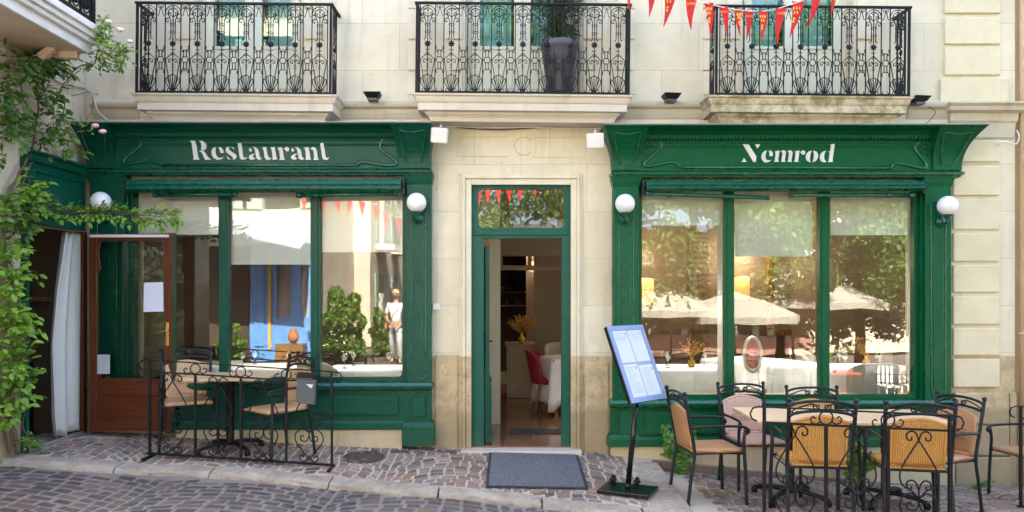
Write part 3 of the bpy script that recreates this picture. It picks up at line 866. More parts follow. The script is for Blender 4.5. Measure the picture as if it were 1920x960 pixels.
mb.box(-.8, -.79, YI+.1, YI+2, 0, ZC); mb.box(.5, .51, YI+.1, YI+2, 0, ZC); mb.box(-.8, .5, YI+2, YI+2.05, 0, ZC)
mb.build('wall_bar', M['dark_brown'], kind='structure')
mb = MB()
for x in (2.05, 3.3): mb.box(x-.17, x+.17, YI-.02, YI-.001, 0, ZC)
mb.box(1.0, 1.5, YI-.02, YI-.001, 0, ZC); mb.build('wall_paper', M['wallpaper'], kind='structure')
# inner partition right and left of the entrance corridor
mb = MB(); x0, x1 = PX(905, 1.4), PX(938, 1.4)
mb.wall(x0-.5, x1, 0, ZC, [(x0-.45, x1-.13, .75, 2.3)], 1.4, 1.46); mb.build('wall_entrance', M['cream'], kind='structure')
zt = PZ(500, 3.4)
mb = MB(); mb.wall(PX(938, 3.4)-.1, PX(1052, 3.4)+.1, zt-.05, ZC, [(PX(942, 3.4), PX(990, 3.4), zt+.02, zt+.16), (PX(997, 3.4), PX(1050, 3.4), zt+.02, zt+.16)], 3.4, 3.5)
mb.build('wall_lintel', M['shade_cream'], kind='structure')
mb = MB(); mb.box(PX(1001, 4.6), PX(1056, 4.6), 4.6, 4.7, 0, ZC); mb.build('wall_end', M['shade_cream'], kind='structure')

# ============================================================ SHOPFRONTS
def panel_loop(mb, pts, y, r=0.012, closed=True, ref=None):
    rr = y if ref is None else ref
    mb.tube([(PX(a, rr), y, PZ(b, rr)) for a, b in pts], r, 6, closed=closed)
def rrect(a, b, t, bt, k=8, wavy=0):
    pts = []
    for (cx, cy, a0) in ((b-k, t+k, -90), (b-k, bt-k, 0), (a+k, bt-k, 90), (a+k, t+k, 180)):
        for i in range(4):
            an = R(a0+i*30); pts.append((cx+k*math.cos(an), cy+k*math.sin(an)))
    return pts
def glass_hole_frame(mb, a, b, t, bt, A, B_, T, BT, yf, yb, ref, k=10):
    """frame between outer px rect A..B_,T..BT and inner rect with rounded lower corners"""
    mb.wall(PX(A, ref), PX(B_, ref), PZ(BT, ref), PZ(T, ref), [(PX(a, ref), PX(b, ref), PZ(bt, ref), PZ(t, ref))], yf, yb)

GL = {}
def shopfront(name, label, g, cx):
    root = thing(name, label, 'shopfront', cx)
    mt = M[g['mat']]; mm_ = M[g['mat']+'_m']
    yP = -0.12                      # pilaster face
    yF = -0.15                      # fascia face
    # fascia and cornice
    z0 = PZ(g['fb'], yF); zc = PZ(g['ct'], -0.42)
    xa, xb = PX(g['fx0'], yF), PX(g['fx1'], yF)
    mb = MB(); h = zc-z0
    mb.u_sweep(xa, xb, [(0.0, z0+.055), (0.0, z0+h*.60), (0.012, z0+h*.66), (0.012, z0+h*.70)], yback=0.001, fx=g['fl'], ybase=-yF)
    mb.build('fascia', mt, root)
    mb = MB()
    mb.u_sweep(xa, xb, [(0.012, z0+h*.705), (0.02, z0+h*.75), (0.05, z0+h*.80), (0.06, z0+h*.80), (0.07, z0+h*.86), (0.12, z0+h*.93), (0.20, z0+h*.965), (0.27, z0+h*.97), (0.27, z0+h*.992)], yback=0.001, fx=g['fl'], ybase=-yF)
    mb.build('cornice', mt, root)
    mb = MB(); mb.u_sweep(xa, xb, [(0.272, z0+h*.993), (0.285, z0+h*.993), (0.285, z0+h*1.01), (0.0, z0+h*1.07)], yback=0.001, fx=g['fl'], ybase=-yF)
    mb.build('flashing', M['zinc'], root)
    if g.get('dentil'):
        mb = MB(); x = xa-.02; zz = z0+h*.765
        while x < xb+.02:
            mb.box(x, x+.020, yF-.066, yF-.025, zz, zz+.030); x += 0.037
        mb.build('dentils', mt, root)
    # architrave
    mb = MB(); mb.u_sweep(xa, xb, [(-.02, z0-.02), (0.005, z0-.01), (0.01, z0+.004), (0.035, z0+.012), (0.04, z0+.03), (0.02, z0+.045), (0.0, z0+.056)], yback=0.001, fx=.7, ybase=-yF)
    mb.build('architrave', mm_, root)
    # flared end consoles (concave, leaning out under the cornice)
    for (a, b) in g['cons']:
        mb = MB(); n = 8; vs = []
        for i in range(n+1):
            t = i/n; out = 0.018 + 0.24*t**2.4; z = lerp(z0+.057, z0+h*.965, t)
            left = a == g['cons'][0][0]
            la = PX(a, yF) - (out*g['fl'] if left else 0.0) + (0 if left else -0.05*t**1.5)
            lb = PX(b, yF) + (out*g['fl'] if not left else 0.05*t**1.5)
            vs += [(la, yF-out, z), (lb, yF-out, z), (lb, -0.02, z), (la, -0.02, z)]
        fs = []
        for i in range(n):
            for k in range(4):
                l = (k+1) % 4; fs.append((i*4+k, i*4+l, i*4+4+l, i*4+4+k))
        fs += [(3,2,1,0), tuple(n*4+k for k in range(4))]
        mb.add(vs, fs)
        co = mb.build('console', mt, root)
        mb = MB(); pts = []
        w_ = PX(b, yF)-PX(a, yF)
        for (u, t) in ((.2,.88),(.5,.84),(.8,.88),(.84,.8),(.72,.15),(.5,.2),(.28,.15),(.16,.8)):
            out = 0.018 + 0.24*t**2.4
            left = a == g['cons'][0][0]
            la = PX(a, yF) - (out*g['fl'] if left else 0) + (0 if left else -0.05*t**1.5)
            lb = PX(b, yF) + (out*g['fl'] if not left else 0.05*t**1.5)
            pts.append((lerp(la, lb, u), yF-out-0.002, lerp(z0+.057, z0+h*.965, t)))
        mb.tube(cat_rom(pts+[pts[0]], 3)[:-1], 0.008, 5, closed=True); mb.build('moulding', mm_, co)
    # art nouveau frame
    mb = MB(); y = yF-.008
    for pl in g['frame']:
        P3 = [(PX(a, yF), y, PZ(b, yF)) for a, b in pl]
        mb.tube(cat_rom(P3, 4) if len(pl) > 2 else P3, 0.016, 6)
    mb.build('frame_moulding', mm_, root)
    for (fx_, fy_, sg) in g.get('flowers', []):
        mb = MB()
        for (dx, dy, r1, r2) in ((0, 0, .018, .014), (sg*5, -6, .008, .022), (sg*-3, -9, .008, .018), (sg*8, -14, .007, .024), (sg*5, 6, .010, .012), (sg*-5, 3, .008, .01)):
            mb.ball((PX(fx_+dx, yF), yF-.01, PZ(fy_+dy, yF)), r1, .012, r2, 8, 6)
        mb.build('flower_ornament', mm_, root)
    # letters
    for (sc, ox, oy, polys) in g['text']:
        for letter in polys:
            mb = MB()
            for poly in letter:
                mb.prism([(PX(ox+a/sc, yF), PZ(oy+b/sc, yF)) for a, b in poly], yF-.014, yF-.001)
            mb.build('letter', M['letters'], root)
    # pilasters
    for (a, b, t, bt) in g['pil']:
        mb = MB(); mb.box(PX(a, yP), PX(b, yP), yP, 0.001, PZ(bt, yP), PZ(t, yP)); pl = mb.build('pilaster', mt, root, bevel=0.005)
        mb = MB(); i0, i1 = a+(b-a)*.22, b-(b-a)*.22
        pts = [(i0, t+52), (i0+2, t+44), ((a+b)/2-4, t+47), ((a+b)/2, t+49), ((a+b)/2+4, t+47), (i1-2, t+44), (i1, t+52), (i1, bt-22), (i1-3, bt-12), ((a+b)/2+5, bt-14), ((a+b)/2, bt-17), ((a+b)/2-5, bt-14), (i0+3, bt-12), (i0, bt-22)]
        panel_loop(mb, pts, yP-.002, 0.007); panel_loop(mb, [(i0+5, t+56), (i1-5, t+56), (i1-5, bt-26), (i0+5, bt-26)], yP-.001, 0.004)
        mb.build('moulding', mm_, pl)
        # capital
        mb = MB(); mb.u_sweep(PX(a, yP), PX(b, yP), [(0, PZ(t+18, yP)), (0.012, PZ(t+12, yP)), (0.02, PZ(t+7, yP)), (0.03, PZ(t, yP))], yback=0.001, fx=.8, ybase=-yP); mb.build('capital', mt, pl)
    # sill band under window, base panels, foot
    (a, b) = g['base_x']
    mb = MB(); mb.u_sweep(PX(a, -.14), PX(b, -.14), [(0, PZ(g['sill']+10, -.14)), (.02, PZ(g['sill']+6, -.14)), (.028, PZ(g['sill']+1, -.14)), (.01, PZ(g['sill']-4, -.14))], yback=0.001, fx=.8, ybase=.14); mb.build('sill', mm_, root)
    mb = MB(); mb.box(PX(a, -.10), PX(b, -.10), -.10, 0.002, PZ(g['foot'], -.1), PZ(g['sill']+4, -.1)); mb.build('stall_riser', mt, root)
    for (pa, pb, pt, pbt) in g['panels']:
        mb = MB(); cxm = (pa+pb)/2; q = [(pa+4, pt+4), (pa+12, pt), (cxm, pt+2), (pb-12, pt), (pb-4, pt+4), (pb-6, (pt+pbt)/2), (pb-4, pbt-4), (pb-12, pbt), (cxm+20 if pb-pa > 100 else cxm, pbt-3), (cxm, pbt-1), (pa+12, pbt), (pa+4, pbt-4), (pa+6, (pt+pbt)/2)]
        mb.prism([(PX(u, -.10), PZ(v, -.10)) for u, v in q], -.128, -.0995)
        mb.build('raised_panel', mt, root, bevel=0.008)
    (fa, fb_, ft, fbt) = g['footband']
    mb = MB(); mb.u_sweep(PX(fa, -.13), PX(fb_, -.13), [(0, PZ(fbt, -.13)), (0, PZ(ft+5, -.13)), (-.012, PZ(ft, -.13))], yback=0.001, fx=1, ybase=.13); mb.build('foot_board', mt, root, bevel=0.003)
    for (pa, pb, pt, pbt) in g['blocks']:
        mb = MB(); mb.u_sweep(PX(pa, -.17), PX(pb, -.17), [(0, PZ(pbt, -.17)), (0, PZ(pt+6, -.17)), (-.015, PZ(pt, -.17)), (-.03, PZ(pt-3, -.17))], yback=0.001, fx=1, ybase=.17); mb.build('plinth_block', mt, root, bevel=0.003)
    (pa, pb, pt, pbt) = g['stone']
    mb = MB(); mb.box(PX(pa, -.11), PX(pb, -.11), -.11, 0.001, PZ(pbt+25, -.11), PZ(pt, -.11)); mb.build('stone_plinth', M['plinth'], root, bevel=0.004)
    # window frame
    a, b, t, bt = g['glass']; yG = 0.03
    A, B_, T, BT = g['fr']
    mb = MB(); mb.wall(PX(A, -.04), PX(B_, -.04), PZ(BT, -.04), PZ(T, -.04), [(PX(a-9, -.02), PX(b+9, -.02), PZ(bt+8, -.02), PZ(t, -.02))], -.07, -.02)
    mb.wall(PX(A, -.04), PX(B_, -.04), PZ(BT, -.04), PZ(T, -.04), [(PX(a, .0), PX(b, .0), PZ(bt, .0), PZ(t, .0))], -.02+.001, .06)
    mb.build('window_frame', mt, root, bevel=0.007)
    mb = MB()
    for sg, xx in ((1, PX(a, 0)), (-1, PX(b, 0))):
        z = PZ(bt, 0); k = .06
        poly = [(xx-sg*.004, z-.004), (xx+sg*k, z-.004)] + [(xx+sg*(k-k*math.sin(R(q))), z+k-k*math.cos(R(q))) for q in (15, 30, 45, 60, 75)] + [(xx-sg*.004, z+k)]
        mb.prism(poly, -.018, .05)
    mb.build('corner_fillet', mt, root)
    xs = [a] + [m_ for mm in g['mul'] for m_ in mm] + [b]
    for (m0, m1) in g['mul']:
        mb = MB(); mb.box(PX(m0, -.03), PX(m1, -.03), -.03, .055, PZ(bt, -.03)-.004, PZ(t, -.03)+.004)
        mb.box(PX(m0+5, -.045), PX(m1-5, -.045), -.042, -.029, PZ(bt, -.03)-.002, PZ(t, -.03)+.002)
        mb.build('mullion', mt, root, bevel=0.004)
    for i in range(0, len(xs), 2):
        mb = MB(); mb.box(PX(xs[i], yG)-.008, PX(xs[i+1], yG)+.008, yG, yG+.008, PZ(bt, yG)-.008, PZ(t, yG)+.008)
        mb.build('window_pane', M['glass'], root)
    for (ba, bb, bt_, by) in g['blinds']:
        mb = MB(); mb.box(PX(ba, .08), PX(bb, .08), .078, .081, PZ(by, .08), PZ(bt_, .08)); bl = mb.build('roller_blind', M['blind'], root)
        mb = MB(); mb.box(PX(ba, .08), PX(bb, .08), .072, .087, PZ(by+3, .08), PZ(by, .08)); mb.build('bottom_bar', M['blind'], bl)
    return root

aa = [[(818,190),(830,178),(850,195),(852,215),(838,224),(820,214)], [(858,165),(895,172),(925,195),(938,240),(945,290),(972,300),(950,322),(925,318),(905,300),(895,240),(885,190)], [(888,245),(850,252),(820,272),(815,300),(840,320),(870,318),(892,300),(865,290),(862,268)]]
tt = [[(680,122),(722,118),(735,200),(745,280),(760,298),(795,290),(770,315),(740,322),(715,310),(705,280),(690,180)]]
shift = lambda L_, d: [[(x+d, y) for x, y in p] for p in L_]
REST = [
 [[(108,90),(170,90),(182,130),(205,280),(222,318),(145,318),(155,300),(130,120)], [(215,90),(265,95),(300,125),(308,160),(298,195),(262,207),(243,200),(248,160),(240,115)], [(220,212),(262,210),(285,225),(320,285),(362,318),(290,318),(262,255),(245,228)]],
 [[(420,165),(385,180),(368,215),(370,255),(390,295),(430,318),(470,318),(500,300),(512,285),(480,298),(450,296),(425,270),(413,230),(415,190)], [(450,165),(485,175),(505,200),(513,237),(475,237),(465,200)]],
 [[(580,165),(550,170),(537,195),(545,230),(590,262),(622,285),(628,305),(618,320),(650,312),(665,285),(655,255),(610,225),(578,200),(570,180)], [(600,163),(625,170),(643,195),(630,190)], [(552,275),(560,310),(600,320),(575,300)]],
 tt, aa,
 [[(978,170),(1022,168),(1035,240),(1050,290),(1085,300),(1060,322),(1020,315),(1003,290),(995,220)], [(1075,170),(1125,168),(1138,260),(1155,312),(1100,320),(1100,290),(1090,210)]],
 [[(1160,175),(1212,170),(1225,230),(1235,300),(1248,320),(1178,320),(1190,305),(1180,220)], [(1235,190),(1265,165),(1292,175),(1300,195),(1290,218),(1270,220),(1252,200)]],
 shift(aa, 506),
 [[(1480,175),(1530,168),(1542,230),(1550,300),(1562,320),(1490,320),(1500,300),(1493,210)], [(1548,190),(1580,165),(1615,175),(1628,210),(1638,290),(1655,320),(1590,320),(1598,290),(1590,220),(1575,192)]],
 shift(tt, 988)]
m2 = [(845,315),(890,292),(930,305),(942,345),(920,465),(932,492),(855,492),(868,460),(885,345),(870,320)]
NEM = [
 [[(195,192),(300,192),(435,400),(425,492),(385,492),(225,230)], [(410,192),(500,192),(452,268),(435,235)], [(222,425),(268,492),(175,492),(212,455)]],
 [[(620,298),(575,305),(535,345),(520,400),(530,455),(565,495),(610,503),(655,490),(690,460),(640,470),(605,455),(588,410),(595,350)], [(650,295),(690,305),(715,340),(715,392),(658,392),(662,340)]],
 [[(750,315),(830,298),(825,350),(805,460),(818,492),(738,492),(752,465),(768,340)], m2, [(x+113, y) for x, y in m2]],
 [[(1090,315),(1172,298),(1168,350),(1148,465),(1160,492),(1080,492),(1095,460),(1110,340)], [(1190,325),(1215,300),(1250,298),(1272,320),(1262,360),(1235,372),(1212,355)]],
 [[(1385,298),(1330,315),(1290,360),(1282,420),(1305,475),(1362,500),(1350,440),(1360,360)], [(1415,298),(1465,320),(1493,370),(1488,420),(1455,475),(1395,498),(1420,430),(1425,360)]],
 [[(1632,298),(1580,315),(1535,355),(1520,420),(1540,475),(1590,502),(1638,490),(1605,465),(1592,410),(1602,345)], [(1695,195),(1775,182),(1760,300),(1735,470),(1745,490),(1665,498),(1680,440),(1690,330),(1672,305),(1700,310),(1708,220)]]]
gL = dict(mat='green_l', fb=326, ct=229, fx0=168, fx1=806, fl=0.15, cons=((164, 214), (748, 806)),
  frame=([(252,256),(265,272),(235,298),(240,307),(280,302),(305,309)], [(252,255),(722,255)], [(722,256),(713,278),(745,305),(724,310),(680,304),(671,310)], [(303,310),(673,310)]),
  text=((6.4, 340, 250, REST),), pil=((168, 232, 328, 725), (762, 808, 328, 725)), base_x=(168, 808), sill=722, foot=800,
  panels=((330, 752, 741, 778), (768, 803, 742, 781)), footband=(168, 760, 789, 806), blocks=((754, 814, 795, 836),), stone=(330, 754, 806, 836),
  glass=(254, 755, 350, 707), fr=(234, 764, 340, 720), mul=((410, 428), (582, 600)),
  blinds=((254, 409, 356, 437), (428, 582, 356, 493), (600, 755, 356, 470)))
shopfront('shopfront', 'bluish green wooden shopfront lettered Restaurant, beside the brown door', gL, (PX(485), -0.12, PZ(806)))
gR = dict(mat='green_r', fb=330, ct=233, fx0=1150, fx1=1800, fl=0.47, dentil=True, cons=((1150, 1200), (1748, 1800)),
  frame=([(1231,260),(1241,275),(1209,305),(1216,312),(1262,304),(1275,314)], [(1231,260),(1727,264)], [(1726,264),(1714,278),(1736,309),(1725,315),(1680,306),(1669,315)], [(1274,314),(1670,315)]),
  flowers=((1219, 283, -1), (1735, 285, 1)),
  text=((9.143, 1370, 250, NEM),), pil=((1150, 1198, 332, 755), (1735, 1784, 332, 755)), base_x=(1146, 1786), sill=755, foot=832,
  panels=((1156, 1190, 770, 815), (1203, 1460, 771, 814), (1480, 1730, 771, 814)), footband=(1146, 1790, 820, 838), blocks=((1140, 1202, 819, 838),), stone=(1146, 1790, 838, 905),
  glass=(1203, 1712, 350, 740), fr=(1198, 1736, 340, 754), mul=((1359, 1377), (1537, 1556)),
  blinds=((1203, 1350, 356, 420), (1378, 1523, 356, 478), (1557, 1702, 356, 438)))
shopfront('shopfront', 'warm green wooden shopfront lettered Nemrod, behind the row of outdoor chairs', gR, (PX(1465), -0.12, PZ(838)))

# ------------------------------------------------------------ roller awnings (closed)
def awning(label, a, b, t, bt, arms, mat):
    yA = -.24
    root = thing('roller_awning', label, 'awning', (PX((a+b)/2, yA), yA, PZ(bt, yA)))
    x0, x1 = PX(a, yA), PX(b, yA); z1, z0 = PZ(t, yA), PZ(bt, yA); h = z1-z0
    prof = [(-.12, z0+.01), (-.20, z0), (-.26, z0+h*.2), (-.265, z0+h*.35), (-.235, z0+h*.42), (-.25, z0+h*.6), (-.225, z0+h*.9), (-.17, z1), (-.12, z1)]
    vs = []; n = len(prof)
    for xx in (x0, x1):
        for y, z in prof: vs.append((xx, y, z))
    mb = MB(); mb.add(vs, [(k, n+k, n+k+1, k+1) for k in range(n-1)] + [(n-1, 2*n-1, n, 0)] + [tuple(range(n)), tuple(range(2*n-1, n-1, -1))])
    mb.build('cassette', mat, root, bevel=0.004)
    for (p, q) in arms:
        mb = MB(); A0, B0 = P(p[0], p[1], -.16), P(q[0], q[1], -.16)
        mb.tube([A0, B0], 0.022, 8); mb.tube([A0-Vector((.02,0,0)), A0+Vector((.03,0,0))], .032, 8); mb.tube([lerp(A0, B0, .16), lerp(A0, B0, .2)], .028, 8); mb.tube([B0-Vector((.015,0,0)), B0+Vector((.012,0,0))], .026, 8)
        mb.build('folding_arm', mat, root)
    for xx in (x0-.035, x1+.002):
        mb = MB(); mb.box(xx, xx+.03, -.2, -.122, z0-.02, z1+.01); mb.ball((xx+.015, -.21, (z0+z1)/2), .016, .02, .03, 8, 6); mb.build('end_bracket', M['chair_metal'], root, bevel=.004)
awning('closed green roller awning under the Restaurant sign', 236, 752, 334, 360, (((440, 364), (290, 366)), ((560, 366), (742, 364))), M['green_metal'])
awning('closed green roller awning under the Nemrod sign', 1212, 1734, 337, 358, (((1214, 363), (1440, 371)), ((1708, 366), (1482, 366))), M['green_metal'])

# ------------------------------------------------------------ globe lamps
def globe_proto():
    root = thing('wall_lamp', 'x', 'wall lamp', (0, 0, 0), 'white globe wall lamps on the green pilasters')
    mb = MB(); mb.tube([(0,.0,-.15), (0,-.02,-.15)], .055, 16); mb.tube([(0,-.02,-.15), (0,-.035,-.15)], .04, 14); mb.build('wall_plate', M['green_metal'], root)
    mb = MB(); mb.tube(cat_rom([(0,-.02,-.16), (0,-.06,-.175), (0,-.11,-.16), (0,-.125,-.12)], 4), .016, 8); mb.build('arm', M['green_metal'], root)
    mb = MB(); mb.lathe([(.02,-.13), (.032,-.122), (.028,-.11), (.05,-.098), (.052,-.088)], (0,-.125,0), 18); mb.build('cup', M['green_metal'], root)
    mb = MB(); mb.ball((0,-.125,0), .1, n=24, m=16); mb.build('globe', M['globe'], root)
    return root
GP = globe_proto(); KIDS[GP] = [o for o in bpy.data.objects if o.parent == GP]
lamps = [((189, 378), 'white globe lamp half hidden by the leafy rose branch'), ((781, 380), 'white globe lamp on the pilaster right of the Restaurant window'),
         ((1172, 382), 'white globe lamp on the pilaster above the menu stand'), ((1777, 386), 'white globe lamp on the pilaster beside the pale quoins')]
for i, ((a, b), lb) in enumerate(lamps):
    p = P(a, b, -.25); p.y = -.125
    if i == 0: GP.location = p; GP['label'] = lb
    else: dup(GP, p, 0 if i < 3 else 0, lb)

# ------------------------------------------------------------ main door (frame, transom, open leaf)
DR = thing('entrance_door', 'green panelled double door standing open under a glass transom', 'door', (PX(977), 0.05, 0))
yD = 0.06
mb = MB(); mb.wall(PX(884, 0.03), PX(1071, .03), 0.0, PZ(347, .03), [(PX(907, .03), PX(1053, .03), -0.1, PZ(447, .03)), (PX(897, .03), PX(1058, .03), PZ(427, .03), PZ(354, .03))], .03, .12)
mb.box(PX(890), PX(1065), .015, .029, PZ(441, .03), PZ(433, .03)); mb.box(PX(890), PX(1065), .02, .029, PZ(437, .03), PZ(430, .03))
mb.build('door_frame', M['green_door'], DR, bevel=.006)
mb = MB()
for (xx, zz, sx, sz) in ((897, 354, 1, -1), (1058, 354, -1, -1), (897, 427, 1, 1), (1058, 427, -1, 1)):
    x, z, k = PX(xx, .03), PZ(zz, .03), .05
    mb.prism([(x-sx*.003, z-sz*.003), (x+sx*k, z-sz*.003)] + [(x+sx*(k-k*math.sin(R(q))), z+sz*(k-k*math.cos(R(q)))) for q in (15, 30, 45, 60, 75)] + [(x-sx*.003, z+sz*k)], .032, .11)
mb.build('corner_fillet', M['green_door'], DR)
mb = MB(); mb.box(PX(897, .07)-.01, PX(1058, .07)+.01, .07, .076, PZ(427, .07)-.01, PZ(354, .07)+.01); mb.build('transom_pane', M['glass'], DR)
# open leaf, swung inside to the left
lx = PX(910, .1); mb = MB()
Ml = Matrix.Translation((lx, .125, 0)) @ Matrix.Rotation(R(94), 4, 'Z')
mb2 = MB(); mb2.wall(0, .72, 0.01, 2.10, [(.12, .60, .75, 1.98)], 0, -.045)
mb2.v = [tuple(Ml @ Vector(v)) for v in mb2.v]; mb.v = mb2.v; mb.f = mb2.f; mb.mi = mb2.mi; mb.sm = mb2.sm; mb.fc = mb2.fc
mb.box(.10, .62, -.07, -.045, .15, .60, M=Ml); mb.box(.0, .72, -.075, -.045, .02, .11, M=Ml); mb.box(.08, .64, -.07, -.045, .64, .70, M=Ml)
leaf = mb.build('door_leaf', M['green_door'], DR, bevel=.005)
mb = MB(); mb.box(.12, .60, -.026, -.02, .75, 1.98, M=Ml); mb.build('leaf_pane', M['glass'], leaf)
mb = MB(); mb.tube([Ml @ Vector(p) for p in ((.66, -.045, 1.05), (.66, -.09, 1.05), (.56, -.095, 1.05))], .009, 6); mb.build('handle', M['brass'], leaf)
mb = MB(); vs = []
mb.box(PX(864, -.1), PX(1090, -.1), -.17, .03, -.25, -.012); mb.build('doorstep', M['threshold'], kind='structure', bevel=.01)

# ============================================================ BALCONIES
HB = 0.888; PIT = 0.2394
def s_(x): return x*.00532
def motif(mb, x0=0.0):
    """one ornament, origin at top rail underside centre; px measured from the photograph"""
    T = lambda pts: [(x0+s_(a), 0, -s_(b)) for a, b in pts]
    r = .0052
    A = lambda cx, cy, rx, a0, a1, n=8: [(cx+rx*math.cos(R(lerp(a0, a1, i/n))), cy-rx*math.sin(R(lerp(a0, a1, i/n)))) for i in range(n+1)]
    def t(pts, rr=r, n=4): mb.tube(T(pts), rr, n, caps=False)
    t([(0, 2), (0, 166)], .0055)
    t(A(0, 17, 14, 0, 180, 10)); t(A(0, 17, 9.5, -45, 225, 12))
    t([(-14.4, 19), (-9.5, 19)]); t([(14.4, 19), (9.5, 19)])
    for s in (-1, 1):
        S = lambda pts: [(s*a, b) for a, b in pts]
        t(S([(0, 24), (3, 22), (6, 20.5), (8, 19), (7, 15.5), (4.5, 16), (4, 19)]))
        t(S([(0, 13), (4, 10)]), .003)
        t(S([(4, 62), (4, 32), (5, 28), (8, 26), (12, 27), (13.6, 31), (11, 34), (8.5, 32.5), (9.5, 30)]))
        t(S([(7, 26.5), (6, 23)]))
        t(S([(4, 62), (5, 65), (7.5, 66)]))
        t(S([(0, 90), (13, 103), (12.5, 108), (3, 163)]))
        t(S([(0, 106), (4, 102), (8, 104), (8, 108.5), (5, 109), (4, 106)]))
        t(S([(13, 103), (14.4, 103)]), .005)
        t(S([(0, 163), (5, 134), (2.5, 131.5), (0, 132)])); t(S([(1, 163), (10, 138), (8.5, 133.5), (5, 134)])); t(S([(2, 164), (13.5, 144), (13, 139.5), (10, 138)]))
        t(S([(0, 162), (3, 157), (8, 157), (10, 161), (7.5, 164), (5.5, 162)]), .0045)
        t(S([(14.4, 148), (12, 143), (13.6, 137)]), .003)
    for cy in (38, 52.5):
        mb.tube([(x0+s_(5.5)*math.cos(a), -.003, -s_(cy)+s_(2)*math.sin(a)) for a in [2*PI*i/10 for i in range(10)]], .0035, 4, closed=True)
    M_ = Matrix.Translation((x0, 0, -s_(74)))
    mb.ball((x0, 0, -s_(74)), s_(4.4), .014, s_(4.4), 10, 6)
    for k in range(8):
        a = 2*PI*k/8
        mb.ball((x0+s_(4.8)*math.cos(a), -.004, -s_(74)+s_(4.8)*math.sin(a)), s_(1.5), .006, s_(1.5), 6, 4)
    t([(-4, 84), (-2, 85.5), (2, 85.5), (4, 84)], .004); t([(-2.6, 95), (2.6, 95)], .005)
    for cy in (112, 115, 118): t([(-2.4, cy), (2.4, cy)], .003)
    t([(-3, 166), (3, 166)], .008)
def link(mb, which):
    T = lambda pts: [(s_(a), 0, -s_(b)) for a, b in pts]
    def t(pts, rr=.0050): mb.tube(T(pts), rr, 4, caps=False)
    for s in (-1, 1):
        S = lambda pts: [(s*a, b) for a, b in pts]
        if which == 0:
            t(S([(0, 4), (4.5, 22), (6, 21)])); t(S([(0, 4), (1, 5), (3, 2.5), (5, 5), (3.6, 8), (2.2, 6)]), .0035); t(S([(7.6, 3), (6.5, 2), (4.8, 3.5)]), .003)
        elif which == 1:
            t(S([(2.6, 86), (2.6, 99)])); t(S([(2.6, 108), (2.6, 121)]))
            t(S([(0, 86), (4, 86), (6.6, 83), (6, 78)])); t(S([(0, 121), (4, 121), (6.6, 124), (6, 129)])); t(S([(4, 86), (4.6, 88.5), (6.5, 89)]), .005)
            t(S([(0, 98.5), (3.5, 98.5), (5.3, 101), (5.3, 106), (3.5, 108.7), (0, 108.7)]), .005); t(S([(5.3, 103.5), (7.8, 103.5)]), .005)
        else:
            t(S([(0, 166), (3, 162), (6, 160.5), (7.5, 163), (5.5, 165), (4.5, 163)])); t(S([(6, 161), (3.8, 156)]), .003)
def balcony(label, a, b, zslab_px, x_off, slabmat, tilt):
    """a,b: pixel range of the railing front (top rail); front face at y=-.33"""
    yR = -0.34
    x0, x1 = PX(a, yR), PX(b, yR); n = int(round((x1-x0)/PIT)); 
    zt = PZ(zslab_px[0], yR); zb = PZ(zslab_px[1], yR)
    cx = (x0+x1)/2
    root = thing('balcony', label, 'balcony', (cx, 0, zb-.25), 'iron balconies over the shopfronts')
    # slab
    mb = MB(); sp = zslab_px
    zs = lambda py: PZ(py, -.4)
    xa, xb = PX(sp[2], -.4), PX(sp[3], -.4)
    prof = [(-.13, zs(sp[1]+47)), (-.12, zs(sp[1]+40)), (-.10, zs(sp[1]+36)), (-.085, zs(sp[1]+34.5)), (-.08, zs(sp[1]+31)), (-.02, zs(sp[1]+30)), (-.018, zs(sp[1]+17)), (-.008, zs(sp[1]+15.5)), (0.0, zs(sp[1]+13)), (.012, zs(sp[1]+6)), (.03, zs(sp[1]+4)), (.035, zs(sp[1]+1)), (-.3, zs(sp[1])+.012)]
    mb.u_sweep(xa, xb, prof, yback=0.002, fx=1.0, ybase=.38)
    mb.build('slab', M[slabmat], root)
    W_ = x1-x0
    mb = MB(); mb.box(x0-.012, x1+.012, yR-.02, yR+.012, zt-.022, zt); mb.box(x0-.012, x0+.02, yR+.012, -.005, zt-.022, zt); mb.box(x1-.02, x1+.012, yR+.012, -.005, zt-.022, zt)
    mb.build('top_rail', M['iron'], root, bevel=.003)
    mb = MB(); mb.box(x0, x1, yR-.012, yR+.006, zb, zb+.018); mb.box(x0, x0+.014, yR+.006, -.005, zb, zb+.018); mb.box(x1-.014, x1, yR+.006, -.005, zb, zb+.018)
    mb.build('bottom_rail', M['iron'], root, bevel=.002)
    for xx in (x0, x1-.022):
        mb = MB(); mb.box(xx, xx+.022, yR-.014, yR+.008, zb-.05, zt-.022); mb.build('corner_post', M['iron'], root)
    sc = (zt-zb-.02)/s_(165)
    pitch = W_/n if n else W_
    global PAN, LNK
    def part(me, name, x, y, rz=0, sx=1):
        o = bpy.data.objects.new(name, me); COL.objects.link(o); o.parent = root
        o.location = Vector((x, y, zt-.018)) - WOFF[root]; o.rotation_euler = (0, 0, rz); o.scale = (sx, 1, sc)
        WOFF[o] = WOFF[root]; return o
    for i in range(n):
        xc = x0 + pitch*(i+.5)
        part(PAN, 'scroll_panel', xc, yR, 0, pitch/PIT)
        if i < n-1:
            for me_, nm_ in LNK: part(me_, nm_, xc+pitch/2, yR, 0, pitch/PIT)
    for i in range(n):
        for s in (-1, 1):
            part(BAR, 'baluster', x0+pitch*(i+.5)+s*s_(14.4)*pitch/PIT, yR)
    for xx in (x0+.01, x1-.01):
        part(PAN, 'scroll_panel', xx, yR+.165, R(90), .9)
        for yy in (.09, .24): part(BAR, 'baluster', xx, yR+yy)
    root.rotation_euler = (0, tilt, 0)
    return root
